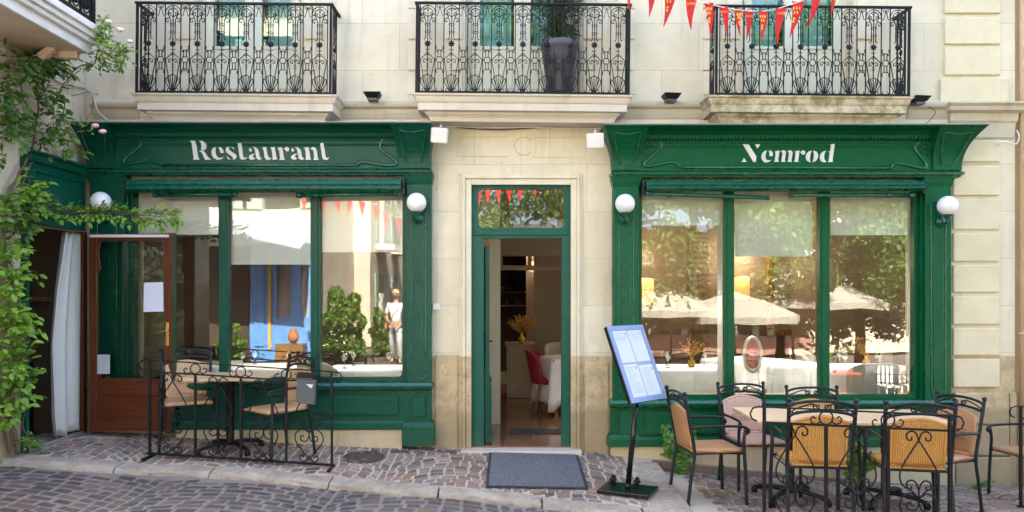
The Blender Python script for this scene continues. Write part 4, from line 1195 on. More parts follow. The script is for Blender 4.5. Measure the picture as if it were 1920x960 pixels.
def mesh_of(fn, name):
    mb = MB(); fn(mb)
    o = mb.build(name, M['iron'], origin=(0, 0, 0)); me = o.data; bpy.data.objects.remove(o); return me
PAN = mesh_of(motif, 'scroll_panel'); LNK = [(mesh_of(lambda mb, k=k: link(mb, k), nm_), nm_) for k, nm_ in enumerate(('crest_scroll', 'collar_ornament', 'foot_scroll'))]
BAR = mesh_of(lambda mb: mb.tube([(0, 0, 0), (0, 0, -s_(166))], .0064, 4), 'baluster')
balcony('first iron balcony, above the Restaurant sign, over clean pale stone', 254, 621, (5, 175, 250, 626), 0, 'slab', R(.55))
balcony('middle iron balcony above the entrance door, with a potted shrub on it', 778, 1180, (5.5, 175.5, 779, 1180), 0, 'slab', R(.6))
balcony('third iron balcony, above the Nemrod sign, its slab stained with green moss', 1340, 1705, (11, 179, 1332, 1707), 0, 'slab_moss', R(.5))
# ============================================================ SIDE HOUSE ON THE LEFT
def W(px, py, X=-4.40):
    """point seen at photo pixel on the plane x = X"""
    d = X*1440/(px-960)
    return Vector((X, d-D, EYE+(548-py)*d/1440))
SH = thing('side_house', 'rendered stone house at the left edge with a curtained doorway and climbing rose', 'building', (-5.5, -3, 0))
mb = MB(); mb.wall(-3.2, 1.0, -0.5, 5.6, [(-1.02, -.09, .12, 2.23)], -4.442, -4.53, axis='x'); mb.build('wall', M['side_stone'], SH)
mb = MB(); mb.box(-9, -4.54, -3.2, -3.1, -.5, 5.6); mb.box(-9, -8.9, -3.1, -.003, -.5, 5.6); mb.box(-9, -4.54, -.1, -.003, -.5, 5.6); mb.build('back_wall', M['side_stone'], SH)
mb = MB(); mb.box(-9.1, -4.45, -3.3, 0.3, 5.601, 5.75); mb.build('roof', M['zinc'], SH)
# dim room behind the curtain
mb = MB(); mb.box(-7.0, -4.54, -3.0, -.12, 2.6, 2.7); mb.box(-7.0, -6.9, -3, -.12, .1, 2.6); mb.box(-6.9, -4.54, -3.0, -2.9, .1, 2.6); mb.box(-6.9, -4.56, -.13, -.11, .1, 2.6); mb.build('inner_wall', M['brown_wall'], SH)
mb = MB(); mb.box(-7, -4.44, -3, -.12, -.3, .15); mb.build('inner_floor', M['dark_brown'], SH)
mb = MB(); mb.box(-4.60, -4.405, -1.02, -.09, .06, .165); mb.box(-4.425, -4.40, -1.0, -.1, .165, .185); mb.build('threshold', M['zinc'], SH, bevel=.003)
fr = MB(); fr.box(-4.52, -4.385, -1.06, -1.02, .08, 2.23); fs_ = fr.build('door_post', M['green_l'], SH, bevel=.004)
fr = MB(); fr.box(-4.50, -4.40, -.09, -.045, .12, 2.23); fr.box(-4.44, -4.395, -.125, -.095, .15, 2.23); fr.build('door_post', M['mahogany'], SH, bevel=.004)
mb = MB(); mb.box(-4.44, -4.36, -1.07, -.15, 2.235, 2.86); mb.box(-4.358, -4.33, -1.09, -.15, 2.80, 2.87); mb.box(-4.358, -4.31, -1.10, -.15, 2.871, 2.90)
mb.tube([(-4.357, -1.0, 2.31), (-4.357, -.22, 2.31), (-4.357, -.22, 2.72), (-4.357, -1.0, 2.72)], .012, 6, closed=True)
mb.build('side_fascia', M['green_l'], SH, bevel=.005)
# balcony of the side house
mb = MB(); X0 = -3.76
mb.box(-4.44, X0-.10, -3.2, -.97, 3.80, 3.98); mb.build('balcony_soffit', M['peach_soffit'], SH, bevel=.004)
mb = MB()
for (xo, z0, z1) in ((-.10, 3.775, 3.86), (-.06, 3.861, 3.90), (-.03, 3.901, 3.95), (0.0, 3.951, 3.985), (-.03, 3.986, 4.03)):
    mb.box(X0-.101 if z0 < 3.98 else -4.43, X0+xo+.03, -3.2, -.96+xo*.3, z0, z1)
    if z0 < 3.98: mb.box(-4.43, X0-.101, -.969, -.94+xo*.3+.02, z0+.02, z1)
mb.build('balcony_cornice', M['white_wood'], SH, bevel=.003)
mb = MB(); a = Vector((-4.44, -1.24, 3.46)); b = Vector((-4.12, -1.10, 3.80)); mb.tube([a, b], .045, 4); mb.build('bracket', M['peach_soffit'], SH)
mb = MB(); a = Vector((-4.44, -.99, 3.78)); mb.box(-4.44, -3.95, -1.03, -.985, 3.74, 3.80); mb.build('beam', M['peach_soffit'], SH)
mb = MB(); xr = -3.82
mb.box(xr-.02, xr+.02, -1.03, -.99, 4.03, 5.0); mb.box(xr-.012, xr+.012, -3.2, -1.03, 4.07, 4.10); mb.box(xr-.012, xr+.012, -3.2, -1.03, 4.33, 4.355); mb.box(xr-.015, xr+.015, -3.2, -1.03, 4.96, 5.0); mb.box(-4.4, xr-.02, -1.02, -1.0, 4.07, 4.10)
for i in range(12):
    y = -1.2-i*.165; mb.box(xr-.009, xr+.009, y-.009, y+.009, 4.10, 4.96)
    mb.ball((xr, y+.083, 4.215), .02, .06, .075, 8, 6); mb.tube([(xr, y+.083+.07*math.cos(q), 4.215+.1*math.sin(q)) for q in [2*PI*k/10 for k in range(10)]], .008, 4, closed=True)
mb.build('balcony_railing', M['iron'], SH)

# curtain in the side doorway
mb = MB(); nz = 22; nx = 26; vs = []
for j in range(nz+1):
    t = j/nz; z = lerp(.19, 2.20, t)
    wid = interp(t, [0, .1, .45, .7, 1], [.42, .46, .50, .42, .26])
    for i in range(nx+1):
        u = i/nx; y = -.11 - wid*u
        vs.append((-4.47 + .04*math.sin(u*14+t*.8) + .010*math.sin(u*33+t), y, z+.01*math.sin(u*9)))
mb.add(vs, [(j*(nx+1)+i, j*(nx+1)+i+1, (j+1)*(nx+1)+i+1, (j+1)*(nx+1)+i) for j in range(nz) for i in range(nx)], smooth=True)
o = mb.build('door_curtain', M['curtain'], label='white quilted curtain gathered in the dark side doorway on the left', cat='curtain', solid=.006)
# dim furniture in that room
t = thing('side_table', 'dark wooden stand in the dim room behind the white curtain', 'table', (-5.0, -.6, .15))
mb = MB(); mb.box(-5.3, -4.75, -.75, -.3, .92, .95); mb.build('table_top', M['dark_brown'], t)
for x in (-5.25, -4.8):
    for y in (-.7, -.35): mb = MB(); mb.box(x-.02, x+.02, y-.02, y+.02, .15, .919); mb.build('leg', M['black_metal'], t)
mb = MB(); mb.box(-5.6, -4.7, -.27, -.16, 1.52, 1.56); sh = mb.build('wall_shelf', M['counter_wood'], label='brown wooden shelf on the wall of the dim side room', cat='shelf')

# brown glazed door, open flat against the left shopfront
BD = thing('glazed_door', 'varnished brown wooden door with a glass pane, open against the green shopfront', 'door', (PX(166, -.2), -.2, .13))
yB = -.20; q = lambda v: PX(v, yB-.02); qz = lambda v: PZ(v, yB-.02)
mb = MB(); mb.box(q(166), q(181), yB-.02, yB+.02, qz(809), qz(437)); mb.box(q(308), q(325), yB-.02, yB+.02, qz(809), qz(437))
mb.build('stile', M['mahogany'], BD, bevel=.004)
mb = MB(); mb.box(q(181), q(308), yB-.018, yB+.02, qz(452), qz(438)); mb.box(q(181), q(308), yB-.018, yB+.02, qz(742), qz(710)); mb.box(q(181), q(308), yB-.018, yB+.02, qz(808), qz(783)); mb.box(q(181), q(308), yB-.006, yB+.015, qz(783), qz(742))
for s, xx in ((1, 181), (-1, 308)):
    x = q(xx); 
    mb.prism([(x, qz(452)), (x+s*.035, qz(452)), (x+s*.012, qz(475)), (x+s*.035, qz(505)), (x, qz(512))], yB-.016, yB+.016)
    mb.prism([(x, qz(710)), (x, qz(700)), (x+s*.05, qz(709)), (x+s*.09, qz(705)), (x+s*.13, qz(710))], yB-.016, yB+.016)
mb.build('rail', M['mahogany_h'], BD, bevel=.004)
mb = MB(); mb.box(q(181)-.004, q(308)+.004, yB, yB+.005, qz(711), qz(451)); pn = mb.build('pane', M['glass'], BD)
mb = MB(); mb.box(q(325)+.001, q(328), yB-.015, yB+.02, qz(808), qz(437)); mb.build('green_edge', M['green_l'], BD)
mb = MB(); mb.box(q(169), q(317), yB-.032, yB-.021, qz(445), qz(440)); mb.build('curtain_rail', M['white_plastic'], BD)
mb = MB(); mb.box(q(311), q(317), yB-.026, yB-.021, qz(648), qz(604)); hp = mb.build('handle_plate', M['brass'], BD, bevel=.002)
mb = MB(); mb.tube(cat_rom([P(314, 620, yB-.03), P(314, 620, yB-.07), P(306, 621, yB-.075), P(292, 625, yB-.07)], 3), .008, 6); mb.build('handle', M['brass'], hp)
mb = MB(); mb.add([P(270, 530, yB-.006), P(306, 529, yB-.006), P(307, 584, yB-.009), P(269, 585, yB-.007)], [(0, 3, 2, 1)])
mb.build('notice_sheet', M['paper'], label='white paper notice taped to the glass of the brown door near its handle', cat='notice', solid=.001)
mb = MB(); mb.add([P(180, 665, yB-.006), P(206, 665, yB-.006), P(206, 701, yB-.006), P(180, 701, yB-.006)], [(0, 3, 2, 1)])
mb.build('notice_sheet', simple('grey_paper', (.45, .47, .48), .6), label='small grey card low on the glass of the brown door', cat='notice', solid=.001)

# ============================================================ OUTDOOR FURNITURE
def chair(label, weave, x, y, rz, group='woven cafe chairs with arched iron backs', z=None, mt='chair_metal', sc=1.0):
    root = thing('cafe_chair', label, 'chair', (0, 0, 0), group)
    m = M[mt]; zbase = z if z is not None else 0
    BY = lambda z: interp(z, [0, .45, .95], [.27, .21, .30])
    for s in (-1, 1):
        mb = MB(); mb.tube(cat_rom([(s*.235, BY(0), 0), (s*.232, BY(.25), .25), (s*.230, BY(.45), .45), (s*.232, BY(.7), .7), (s*.235, BY(.93), .93)], 4), .0145, 8)
        mb.ball((s*.235, BY(.94), .94), .02, n=10, m=7); mb.lathe([(.021, 0), (.021, .015)], (s*.235, BY(.0), 0), 10)
        mb.build('rear_leg', m, root)
        mb = MB(); mb.tube(cat_rom([(s*.262, -.235, 0), (s*.258, -.225, .3), (s*.25, -.215, .52), (s*.25, -.225, .60), (s*.25, -.235, .64)], 4), .0145, 8); mb.build('front_leg', m, root)
        mb = MB(); mb.tube(cat_rom([(s*.236, .24, .655), (s*.245, .05, .665), (s*.25, -.15, .662), (s*.25, -.235, .648), (s*.25, -.262, .62), (s*.25, -.245, .60), (s*.25, -.228, .61)], 4), .012, 7)
        mb.ball((s*.25, -.245, .628), .018, n=8, m=6); mb.build('armrest', m, root)
    mb = MB()
    for (za, zb) in ((.885, .935), (.815, .862)):
        mb.tube([(.232*math.cos(R(a)), BY(.9)+.0, za+(zb-za)*math.sin(R(a))) for a in range(0, 181, 15)], .0115, 7)
    y_ = BY(.88)
    for s in (-1, 1):
        mb.tube([(s*p[0], y_, p[2]) for p in spiral(.035, .893, .004, .03, 0, 400, 14)], .006, 5)
        mb.tube(cat_rom([(s*.018, y_, .865), (s*.06, y_, .91), (s*.10, y_, .905), (s*.19, y_, .872), (s*.215, y_, .85), (s*.185, y_, .845), (s*.175, y_, .86)], 4), .006, 5)
    mb.build('back_frame', m, root)
    # woven back
    n = 12; vs = []; pr = []
    for i in range(n+1):
        u = i/n; xx = lerp(-.187, .187, u); pr.append((xx, .775+.045*math.sin(PI*u)))
    out = [(-.18, .47)] + [(xx, zz) for xx, zz in pr] + [(.18, .47)]
    mb = MB(); N = len(out)
    rows = 10; vs = []
    for j in range(rows+1):
        t = j/rows
        for i in range(n+1):
            u = i/n; zt_ = pr[i][1]; z = lerp(.47, zt_, t); xx = lerp(-.178, .178, u) if t < .1 else pr[i][0]*lerp(.96, 1.0, t)
            vs.append((xx, BY(z)-.004+.018*math.sin(PI*u), z))
    fs = [(j*(n+1)+i, j*(n+1)+i+1, (j+1)*(n+1)+i+1, (j+1)*(n+1)+i) for j in range(rows) for i in range(n)]
    mb.add(vs, fs, smooth=True)
    bk = mb.build('backrest', M[weave], root, solid=.016)
    mb = MB(); edge = [vs[j*(n+1)] for j in range(rows+1)] + [vs[rows*(n+1)+i] for i in range(1, n+1)] + [vs[j*(n+1)+n] for j in range(rows-1, -1, -1)]
    mb.tube(edge, .013, 7); mb.tube([vs[0], vs[n]], .013, 7); mb.build('edge_roll', M[weave+'_edge'], bk)
    # basket patch woven diagonally
    mb = MB()
    for a in range(-4, 5):
        for b in range(4):
            xx = a*.026 + (b % 2)*.013; zz = .60 + b*.024
            if abs(xx) < .105: mb.ball((xx, BY(zz)+.008+.006, zz), .013, .007, .010, 6, 4); mb.ball((xx, BY(zz)+.0, zz), .013, .012, .010, 6, 4)
    mb.build('basket_patch', M[weave+'_edge'], bk)
    # seat
    mb = MB(); vs = []; n = 10
    for j in range(n+1):
        v = j/n; yy = lerp(.215, -.235, v); hw = lerp(.195, .225, v)
        for i in range(n+1):
            u = i/n; xx = lerp(-hw, hw, u)
            e = max(abs(2*u-1), abs(2*v-1))
            vs.append((xx*(1-.06*max(0, (v-.8)/.2)*abs(2*u-1)**3), yy, .462 - .012*(1-e**2) - (.02*max(0, (e-.85)/.15) if e > .85 else 0)))
    mb.add(vs, [(j*(n+1)+i, (j+1)*(n+1)+i, (j+1)*(n+1)+i+1, j*(n+1)+i+1) for j in range(n) for i in range(n)], smooth=True)
    mb.build('seat', M[weave], root, solid=.026)
    mb = MB(); mb.tube([(-.23, .215, .432), (.23, .215, .432), (.25, -.225, .432), (-.25, -.225, .432)], .010, 6, closed=True); mb.build('seat_frame', m, root)
    root.location = (x, y, zbase); root.rotation_euler = (0, 0, rz); root.scale = (sc, sc, sc)
    return root
for k, c in (('tan', (0.58, 0.36, 0.19)), ('honey', (0.55, 0.25, 0.055)), ('rose', (0.60, 0.34, 0.26)), ('rust', (0.52, 0.25, 0.115))):
    M['weave_%s_edge' % k] = simple(k+'_resin_edge', c, .4, .12, 14)
def HG(x, y): return H_up(x, y) if x < 1.42 else H_right(x, y)
def put_chair(label, weave, px, d, rz, z=None, sc=1.0, mt='chair_metal'):
    x = (px-960)*d/1440; y = d-D
    return chair(label, weave, x, y, rz, z=HG(x, y)+.002 if z is None else z, sc=sc, mt=mt)
G1, G2 = 'a', 'b'
put_chair('tan woven chair beside the brown door, left of the small fenced table', 'weave_tan', 352, 7.62, R(26))
put_chair('tan woven chair at the right end of the small fenced table, by the ash box', 'weave_tan', 520, 7.50, R(-40))
put_chair('side-on tan woven chair between menu stand and long table, facing right', 'weave_rust', 1328, 6.72, R(97))
put_chair('rosy woven chair against the window behind the left end of the long table', 'weave_rose', 1414, 7.30, R(8))
put_chair('honey woven chair against the window behind the middle of the long table', 'weave_honey', 1541, 7.05, R(-4))
put_chair('orange woven chair seen from behind, left of the two behind the iron barrier', 'weave_honey', 1522, 6.08, R(173), sc=1.03)
put_chair('orange woven chair seen from behind, right of the two behind the iron barrier', 'weave_honey', 1702, 6.04, R(169), sc=1.03)
put_chair('rust woven chair turned sideways at the right end of the long table', 'weave_rust', 1750, 6.55, R(-72))
put_chair('dark chair cut off by the right edge, standing alone before the stone pier', 'weave_rust', 1936, 7.2, R(-80))

def cafe_table(label, cx, cy, z, w_, dp, rz=0, grp='beige topped pedestal tables'):
    root = thing('cafe_table', label, 'table', (0, 0, 0), grp)
    mb = MB(); mb.box(-w_/2, w_/2, -dp/2, dp/2, .712, .742); mb.build('table_top', M['table_top'], root, bevel=.008)
    mb = MB(); mb.box(-.2, .2, -.02, .02, .69, .7115); mb.box(-.02, .02, -.2, .2, .689, .711); mb.build('top_bracket', M['black_metal'], root)
    mb = MB(); mb.lathe([(.045, .06), (.038, .09), (.038, .66), (.05, .69)], n=14); mb.build('pedestal', M['black_metal'], root)
    for k in range(4):
        a = R(45+90*k); c, s = math.cos(a), math.sin(a)
        mb = MB(); mb.tube(cat_rom([(0, 0, .075), (c*.1, s*.1, .085), (c*.24, s*.24, .07), (c*.33, s*.33, .045)], 3), .02, 6, radii=None)
        mb.lathe([(.028, 0), (.03, .03), (.02, .055)], (c*.33, s*.33, 0), 10); mb.build('foot', M['black_metal'], root)
    root.location = (cx, cy, z); root.rotation_euler = (0, 0, rz); return root
tz = lambda x, y: HG(x, y)
cafe_table('small beige cafe table inside the iron barrier by the Restaurant window', PX(432, -.47), -.47, tz(-2.75, -.47)+.004, .80, .60, R(3))
cafe_table('beige cafe table forming the left half of the long table', 2.40, -1.37, -.175, .80, .70, 0)
cafe_table('beige cafe table forming the right half of the long table', 3.21, -1.40, -.19, .80, .70, 0)

def barrier(label, x0, y0, z0, n, slope, pw=.4265, Hh=.915, stub=True):
    root = thing('iron_barrier', label, 'barrier', (x0, y0, z0), 'scrolled iron barriers around the outdoor tables')
    Ln = n*pw
    def Z(x, z): return z + slope*x
    def part(fn, name): mb = MB(); fn(mb); mb.v = [(v[0]+x0, v[1]+y0, v[2]+z0) for v in mb.v]; return mb.build(name, M['iron'], root)
    def top(mb):
        pts = spiral(-.03, Hh-.055, .02, .055, -150, -270, 5)
        pts = [(-.052, 0, Hh-.10), (-.085, 0, Hh-.085), (-.098, 0, Hh-.05), (-.08, 0, Hh-.012), (-.04, 0, Hh)] + [(Ln*i/6, 0, Hh) for i in range(7)] + [(Ln+.04, 0, Hh), (Ln+.08, 0, Hh-.012), (Ln+.098, 0, Hh-.05), (Ln+.085, 0, Hh-.085), (Ln+.052, 0, Hh-.10)]
        mb.tube([(x, y, Z(x, z)) for x, y, z in pts], .0065, 5)
    part(top, 'top_rail')
    def rail2(mb): mb.box(-.01, Ln+.01, -.006, .006, Hh-.115, Hh-.10); mb.v = [(v[0], v[1], Z(v[0], v[2])) for v in mb.v]
    part(rail2, 'middle_rail')
    def railb(mb): mb.box(-.03, Ln+.03, -.012, .012, .03, .05); mb.v = [(v[0], v[1], Z(v[0], v[2])) for v in mb.v]
    part(railb, 'bottom_rail')
    for i in range(n+1):
        x = i*pw; e = i in (0, n)
        def bar(mb, x=x, e=e): mb.box(x-.010, x+.010, -.010, .010, Z(x, 0 if e else .05), Z(x, Hh if e else Hh-.115))
        part(bar, 'post')
        if e:
            def foot(mb, x=x): mb.box(x-.015, x+.015, -.14, .10, Z(x, 0), Z(x, .02))
            part(foot, 'foot')
        else:
            def ring(mb, x=x):
                c = Hh-.055
                mb.tube([(x+.047*math.cos(2*PI*k/14), 0, Z(x, c+.047*math.sin(2*PI*k/14))) for k in range(14)], .006, 5, closed=True)
                for s in (-1, 1):
                    mb.tube([(x+s*px_, 0, Z(x, pz)) for px_, pz in ((.04, c-.03), (.07, c-.045), (.10, c-.035), (.108, c-.008), (.09, c+.008), (.075, c-.003))], .006, 5)
            part(ring, 'ring_scroll')
    for i in range(n):
        xc = (i+.5)*pw
        def sc(mb, xc=xc):
            for s in (-1, 1):
                T = lambda L_: cat_rom([(xc+s*a, 0, Z(xc+s*a, b)) for a, b in L_], 4)
                r = .0062
                mb.tube(T([(.0, Hh-.185), (.02, Hh-.135), (.055, Hh-.122), (.085, Hh-.145), (.078, Hh-.18), (.052, Hh-.182), (.05, Hh-.16)]), r, 5)
                mb.tube(T([(.0, Hh-.185), (.05, Hh-.26), (.115, Hh-.37), (.132, Hh-.44), (.11, Hh-.50), (.055, Hh-.53), (.0, .33)]), r, 5)
                mb.tube(T([(.0, .385), (.015, .43), (.045, .455), (.08, .44), (.08, .40), (.055, .395), (.05, .415)]), r, 5)
                mb.tube(T([(.0, .30), (.015, .26), (.045, .245), (.078, .26), (.075, .295), (.05, .295)]), r, 5)
                mb.tube(T([(.0, .33), (.06, .385-.02), (.115, .33), (.132, .28), (.12, .235), (.06, .15), (.0, .075)]), r, 5)
                mb.tube(T([(.0, .12), (.02, .075), (.055, .058), (.085, .08), (.078, .112), (.052, .112), (.052, .092)]), r, 5)
            mb.tube([(xc, 0, Z(xc, .30)), (xc, 0, Z(xc, .385))], .007, 5)
        part(sc, 'scroll_panel')
    return root
barrier('low black scrolled iron barrier in front of the small table on the left', PX(281, -.8), -.8, 1.61-(858-548)*7.2/1440, 4, -.064)
barrier('black scrolled iron barrier before the two orange chairs, at the lower right', PX(1433, -2.7), -2.7, .819-.915, 3, -.045)
barrier('black iron barrier just entering at the far right edge, behind the lone chair', PX(1914, -1.3), -1.3, -.30, 2, -.02)

# ash box hanging on the left barrier
AB = thing('ash_box', 'dark grey ash box hanging on the left iron barrier', 'ashtray', P(576, 757, -.83))
yb = -.83; mb = MB()
mb.prism([(PX(557, yb), PZ(754, yb)), (PX(592, yb), PZ(758, yb)), (PX(594, yb), PZ(712, yb)), (PX(559, yb), PZ(709, yb))], yb-.045, yb+.012); mb.build('body', M['bin'], AB, bevel=.004)
mb = MB(); mb.prism([(PX(558, yb), PZ(707, yb)), (PX(595, yb), PZ(709, yb)), (PX(595, yb), PZ(699, yb)), (PX(561, yb), PZ(697, yb))], yb-.055, yb+.012); mb.build('hood', M['black_metal'], AB, bevel=.004)
mb = MB(); mb.prism([(PX(576, yb), PZ(719, yb)), (PX(590, yb), PZ(720, yb)), (PX(586, yb), PZ(727, yb))], yb-.0475, yb-.0455); mb.build('sticker', M['white_plastic'], AB)

# ------------------------------------------------------------ menu stand
MS = thing('menu_stand', 'tilted menu board on a black post and square base', 'menu stand', (1.02, -1.32, H_up(1.0, -1.3)))
zb = H_up(1.0, -1.3)
Mb = Matrix.Translation((1.01, -1.30, zb)) @ Matrix.Rotation(R(-24), 4, 'Z')
mb = MB(); mb.box(-.23, .23, -.17, .17, .005, .032, M=Mb); mb.build('base_plate', M['gloss_black'], MS, bevel=.004)
for px_ in (-.19, .03):
    mb = MB(); Mw = Mb @ Matrix.Translation((px_, .20, .045)); mb.tube([Mw @ Vector((-.012, 0, 0)), Mw @ Vector((.012, 0, 0))], .043, 16); mb.tube([Mw @ Vector((-.03, 0, 0)), Mw @ Vector((.03, 0, 0))], .012, 8); mb.build('wheel', M['black_metal'], MS)
foot = Mb @ Vector((0.0, 0, .03)); n_yaw = R(43); tlt = R(23)
nrm = Vector((math.sin(n_yaw)*math.cos(tlt), -math.cos(n_yaw)*math.cos(tlt), math.sin(tlt)))
upv = Vector((-math.sin(n_yaw)*math.sin(tlt), math.cos(n_yaw)*math.sin(tlt), math.cos(tlt)))
rt = Vector((math.cos(n_yaw), math.sin(n_yaw), 0))
bc = P(1219, 751, -1.33)       # middle of the lower edge of the board
PWd, PHt = .50, .70
Mp = Matrix(((rt.x, -nrm.x, upv.x, bc.x), (rt.y, -nrm.y, upv.y, bc.y), (rt.z, -nrm.z, upv.z, bc.z), (0, 0, 0, 1)))
# local: x across, y into the board, z up the board
top = Mp @ Vector((-.03, .05, .16))
mb = MB(); mb.tube([foot, foot + (top-foot)*.98], .024, 12); mb.tube([foot, foot+Vector((0, 0, .04))], .027, 12); mb.build('post', M['gloss_black'], MS)
M['alu'] = simple('sky_tinted_aluminium', (.22, .28, .46), .38, .04, 8, metal=.4)  # blue of the reflected sky put into the metal's base colour
mb = MB(); f_ = .045
mb.box(-PWd/2, PWd/2, .012, .045, 0, PHt, M=Mp); bd = mb.build('board_case', M['black_metal'], MS, bevel=.003)
mb = MB()
for (a, b, c, d) in ((-PWd/2, PWd/2, 0, f_), (-PWd/2, PWd/2, PHt-f_, PHt), (-PWd/2, -PWd/2+f_, f_, PHt-f_), (PWd/2-f_, PWd/2, f_, PHt-f_)): mb.box(a, b, 0, .0115, c, d, M=Mp)
mb.build('board_frame', M['alu'], MS)
mb = MB(); mb.box(-PWd/2+f_, PWd/2-f_, .009, .0118, f_, PHt-f_, M=Mp); mb.build('backing', simple('menu_backing', (.30, .36, .62), .5), MS)  # mirrored sky blue painted into the backing and the sheets
iw = PWd-2*f_; ih = PHt-2*f_
M['menu_ink'] = simple('grey_ink', (.34, .38, .44), .8); M['menu_sheet'] = simple('menu_paper', (.66, .70, .76), .5, .02)
rg = random.Random(2)
for cx_, cz_, kk in ((0, 1, 0), (1, 1, 1), (0, 0, 2), (1, 0, 3)):
    a = -iw/2 + cx_*(iw/2+.006); b = a + iw/2-.006; c = f_ + cz_*(ih/2+.008); d = c+ih/2-.008
    if kk == 3: d -= .018
    mb = MB(); mb.box(a, b, .006, .0088, c, d, M=Mp); sh = mb.build('menu_sheet', M['menu_sheet'], MS)
    mb = MB()
    rows = 4 if kk < 2 else 13
    for i in range(rows):
        zz = d-.03-i*((d-c)-.05)/max(rows, 13)*(1.0); 
        l = rg.uniform(.3, .8)*(b-a); s0 = a+.02+rg.uniform(0, .02)
        mb.box(s0, min(s0+l, b-.015), .0052, .0058, zz, zz+.0032, M=Mp)
    for i in range(5):
        an = R(20+i*28); mb.tube([Mp @ Vector((b-.03, .0055, d-.05)), Mp @ Vector((b-.03+.018*math.cos(an), .0055, d-.05+.028*math.sin(an)))], .0012, 4)
    mb.build('print', M['menu_ink'], sh)
mb = MB(); mb.box(-PWd/2+f_, PWd/2-f_, .001, .003, f_, PHt-f_, M=Mp); mb.build('glazing', M['glass_menu'], MS)

# ------------------------------------------------------------ doormat, covers
mb = MB(); vs = []; n = 10
def Hm(x, y): return H_up(x, y) + .012
dm = thing('doormat', 'grey ribbed doormat with black edging in front of the entrance step', 'doormat', (.22, -.7, -.08))
def strip(mb, xa, xb, ya, yb_, h, n=10):
    vs = []
    for j in range(n+1):
        y = lerp(ya, yb_, j/n)
        for i in range(7):
            x = lerp(xa, xb, i/6); vs.append((x, y, Hm(x, y)+h))
    mb.add(vs, [(j*7+i, (j+1)*7+i, (j+1)*7+i+1, j*7+i+1) for j in range(n) for i in range(6)])
strip(mb, -.232, .670, -.195, -1.27, 0.0); mb.build('edging', M['mat_edge'], dm, solid=.006)
mb = MB(); strip(mb, -.205, .643, -.20, -1.245, .0055); mb.build('carpet', M['carpet'], dm, solid=.005)
def cover(label, px_, py_, d, rx, ry=None, name='manhole_cover', rnd_=True):
    x = (px_-960)*d/1440; y = d-D; z = H_up(x, y)+.003
    sl = (H_up(x, y-.2)-H_up(x, y+.2))/-.4; sx = (H_up(x+.2, y)-H_up(x-.2, y))/.4
    mb = MB(); N = 40 if rnd_ else 4
    pts = [(rx*math.cos(2*PI*k/N+ (0 if rnd_ else PI/4)), (ry or rx)*math.sin(2*PI*k/N+(0 if rnd_ else PI/4))) for k in range(N)]
    vs = [(x+a, y+b, z+sx*a+sl*b) for a, b in pts] + [(x+a, y+b, z+sx*a+sl*b-.03) for a, b in pts]
    mb.add(vs, [tuple(range(N))] + [(N+k, N+(k+1) % N, (k+1) % N, k) for k in range(N)])
    if rnd_:
        for rr in (.95, .8): mb.tube([(x+a*rr, y+b*rr, z+.002+sx*a*rr+sl*b*rr) for a, b in pts], .004, 4, closed=True)
    return mb.build(name, M['rust'], label=label, cat='drain cover')
cover('round rusty manhole cover in the setts right of the small table', 682, 852, 7.55, .20)
cover('small rectangular iron cover beside the green plinth block', 750, 846, 7.78, .13, .05, 'utility_cover', False)
cover('small iron cover at the foot of the ochre pier left of the door', 838, 842, 7.86, .13, .04, 'utility_cover', False)

# ------------------------------------------------------------ small fittings on the facade
def flood(px_, py_, label, yaw=0, sc=1.0):
    p = P(px_, py_, -.16); t = thing('floodlight', label, 'floodlight', (p.x, -.10, PZ(191, -.1)), 'dark floodlights standing on the string course')
    Mf = Matrix.Translation(p) @ Matrix.Rotation(R(yaw), 4, 'Z')
    mb = MB(); mb.add([Mf @ Vector(v) for v in [(-.06,-.05,-.02),(.06,-.05,-.02),(.06,.06,-.02),(-.06,.06,-.02),(-.09,-.08,.028),(.09,-.08,.028),(.085,.07,.022),(-.085,.07,.022)]], [(0,3,2,1),(4,5,6,7),(0,1,5,4),(1,2,6,5),(2,3,7,6),(3,0,4,7)])
    mb.build('head', M['black_metal'], t, bevel=.004)
    mb = MB(); mb.box(-.05, .05, -.03, .07, -.05, -.022, M=Mf); mb.build('base', M['bin'], t, bevel=.003)
flood(699, 180, 'small dark floodlight between the first and middle balconies')
flood(1258, 182, 'small dark floodlight between the middle and third balconies', 8)
flood(1723, 187, 'small dark floodlight right of the third balcony', 10)
def speaker(px_, py_, rot, label):
    p = P(px_, py_, -.33); t = thing('wall_speaker', label, 'speaker', p, 'white square speakers beside the cornices')
    Ms = Matrix.Translation(p) @ Matrix.Rotation(R(rot), 4, 'Y') @ Matrix.Rotation(R(12), 4, 'X')
    mb = MB(); mb.box(-.085, .085, -.03, .03, -.075, .075, M=Ms); mb.build('housing', M['white_plastic'], t, bevel=.014)
    mb = MB(); mb.tube([p+Vector((0, .02, .06)), p+Vector((.01, .08, .12)), p+Vector((.01, .325, .12))], .011, 6); mb.build('bracket', M['white_plastic'], t)
speaker(824, 254, 4, 'white speaker right of the Restaurant cornice'); speaker(1116, 264, -3, 'white speaker left of the Nemrod cornice')
mb = MB(); mb.box(PX(812), PX(825), -.025, -.001, PZ(581), PZ(569)); mb.build('wall_switch', M['white_plastic'], bevel=.004, label='small white switch box on the stone left of the door', cat='switch')
def cable(name, pts, r, mat, label, cat='cable'):
    mb = MB(); mb.tube(cat_rom(pts, 4), r, 5); return mb.build(name, mat, label=label, cat=cat)
cable('cable', [P(a, b, -.04) for a, b in ((826, 232), (870, 240), (930, 243), (980, 241), (1040, 238), (1130, 238))], .006, M['black_cord'], 'black cable sagging under the middle balcony')
cable('cable', [P(a, b, -.05) for a, b in ((822, 236), (900, 239), (1000, 239), (1100, 241), (1134, 240))], .0055, M['rope'], 'pale cable running level under the middle balcony')
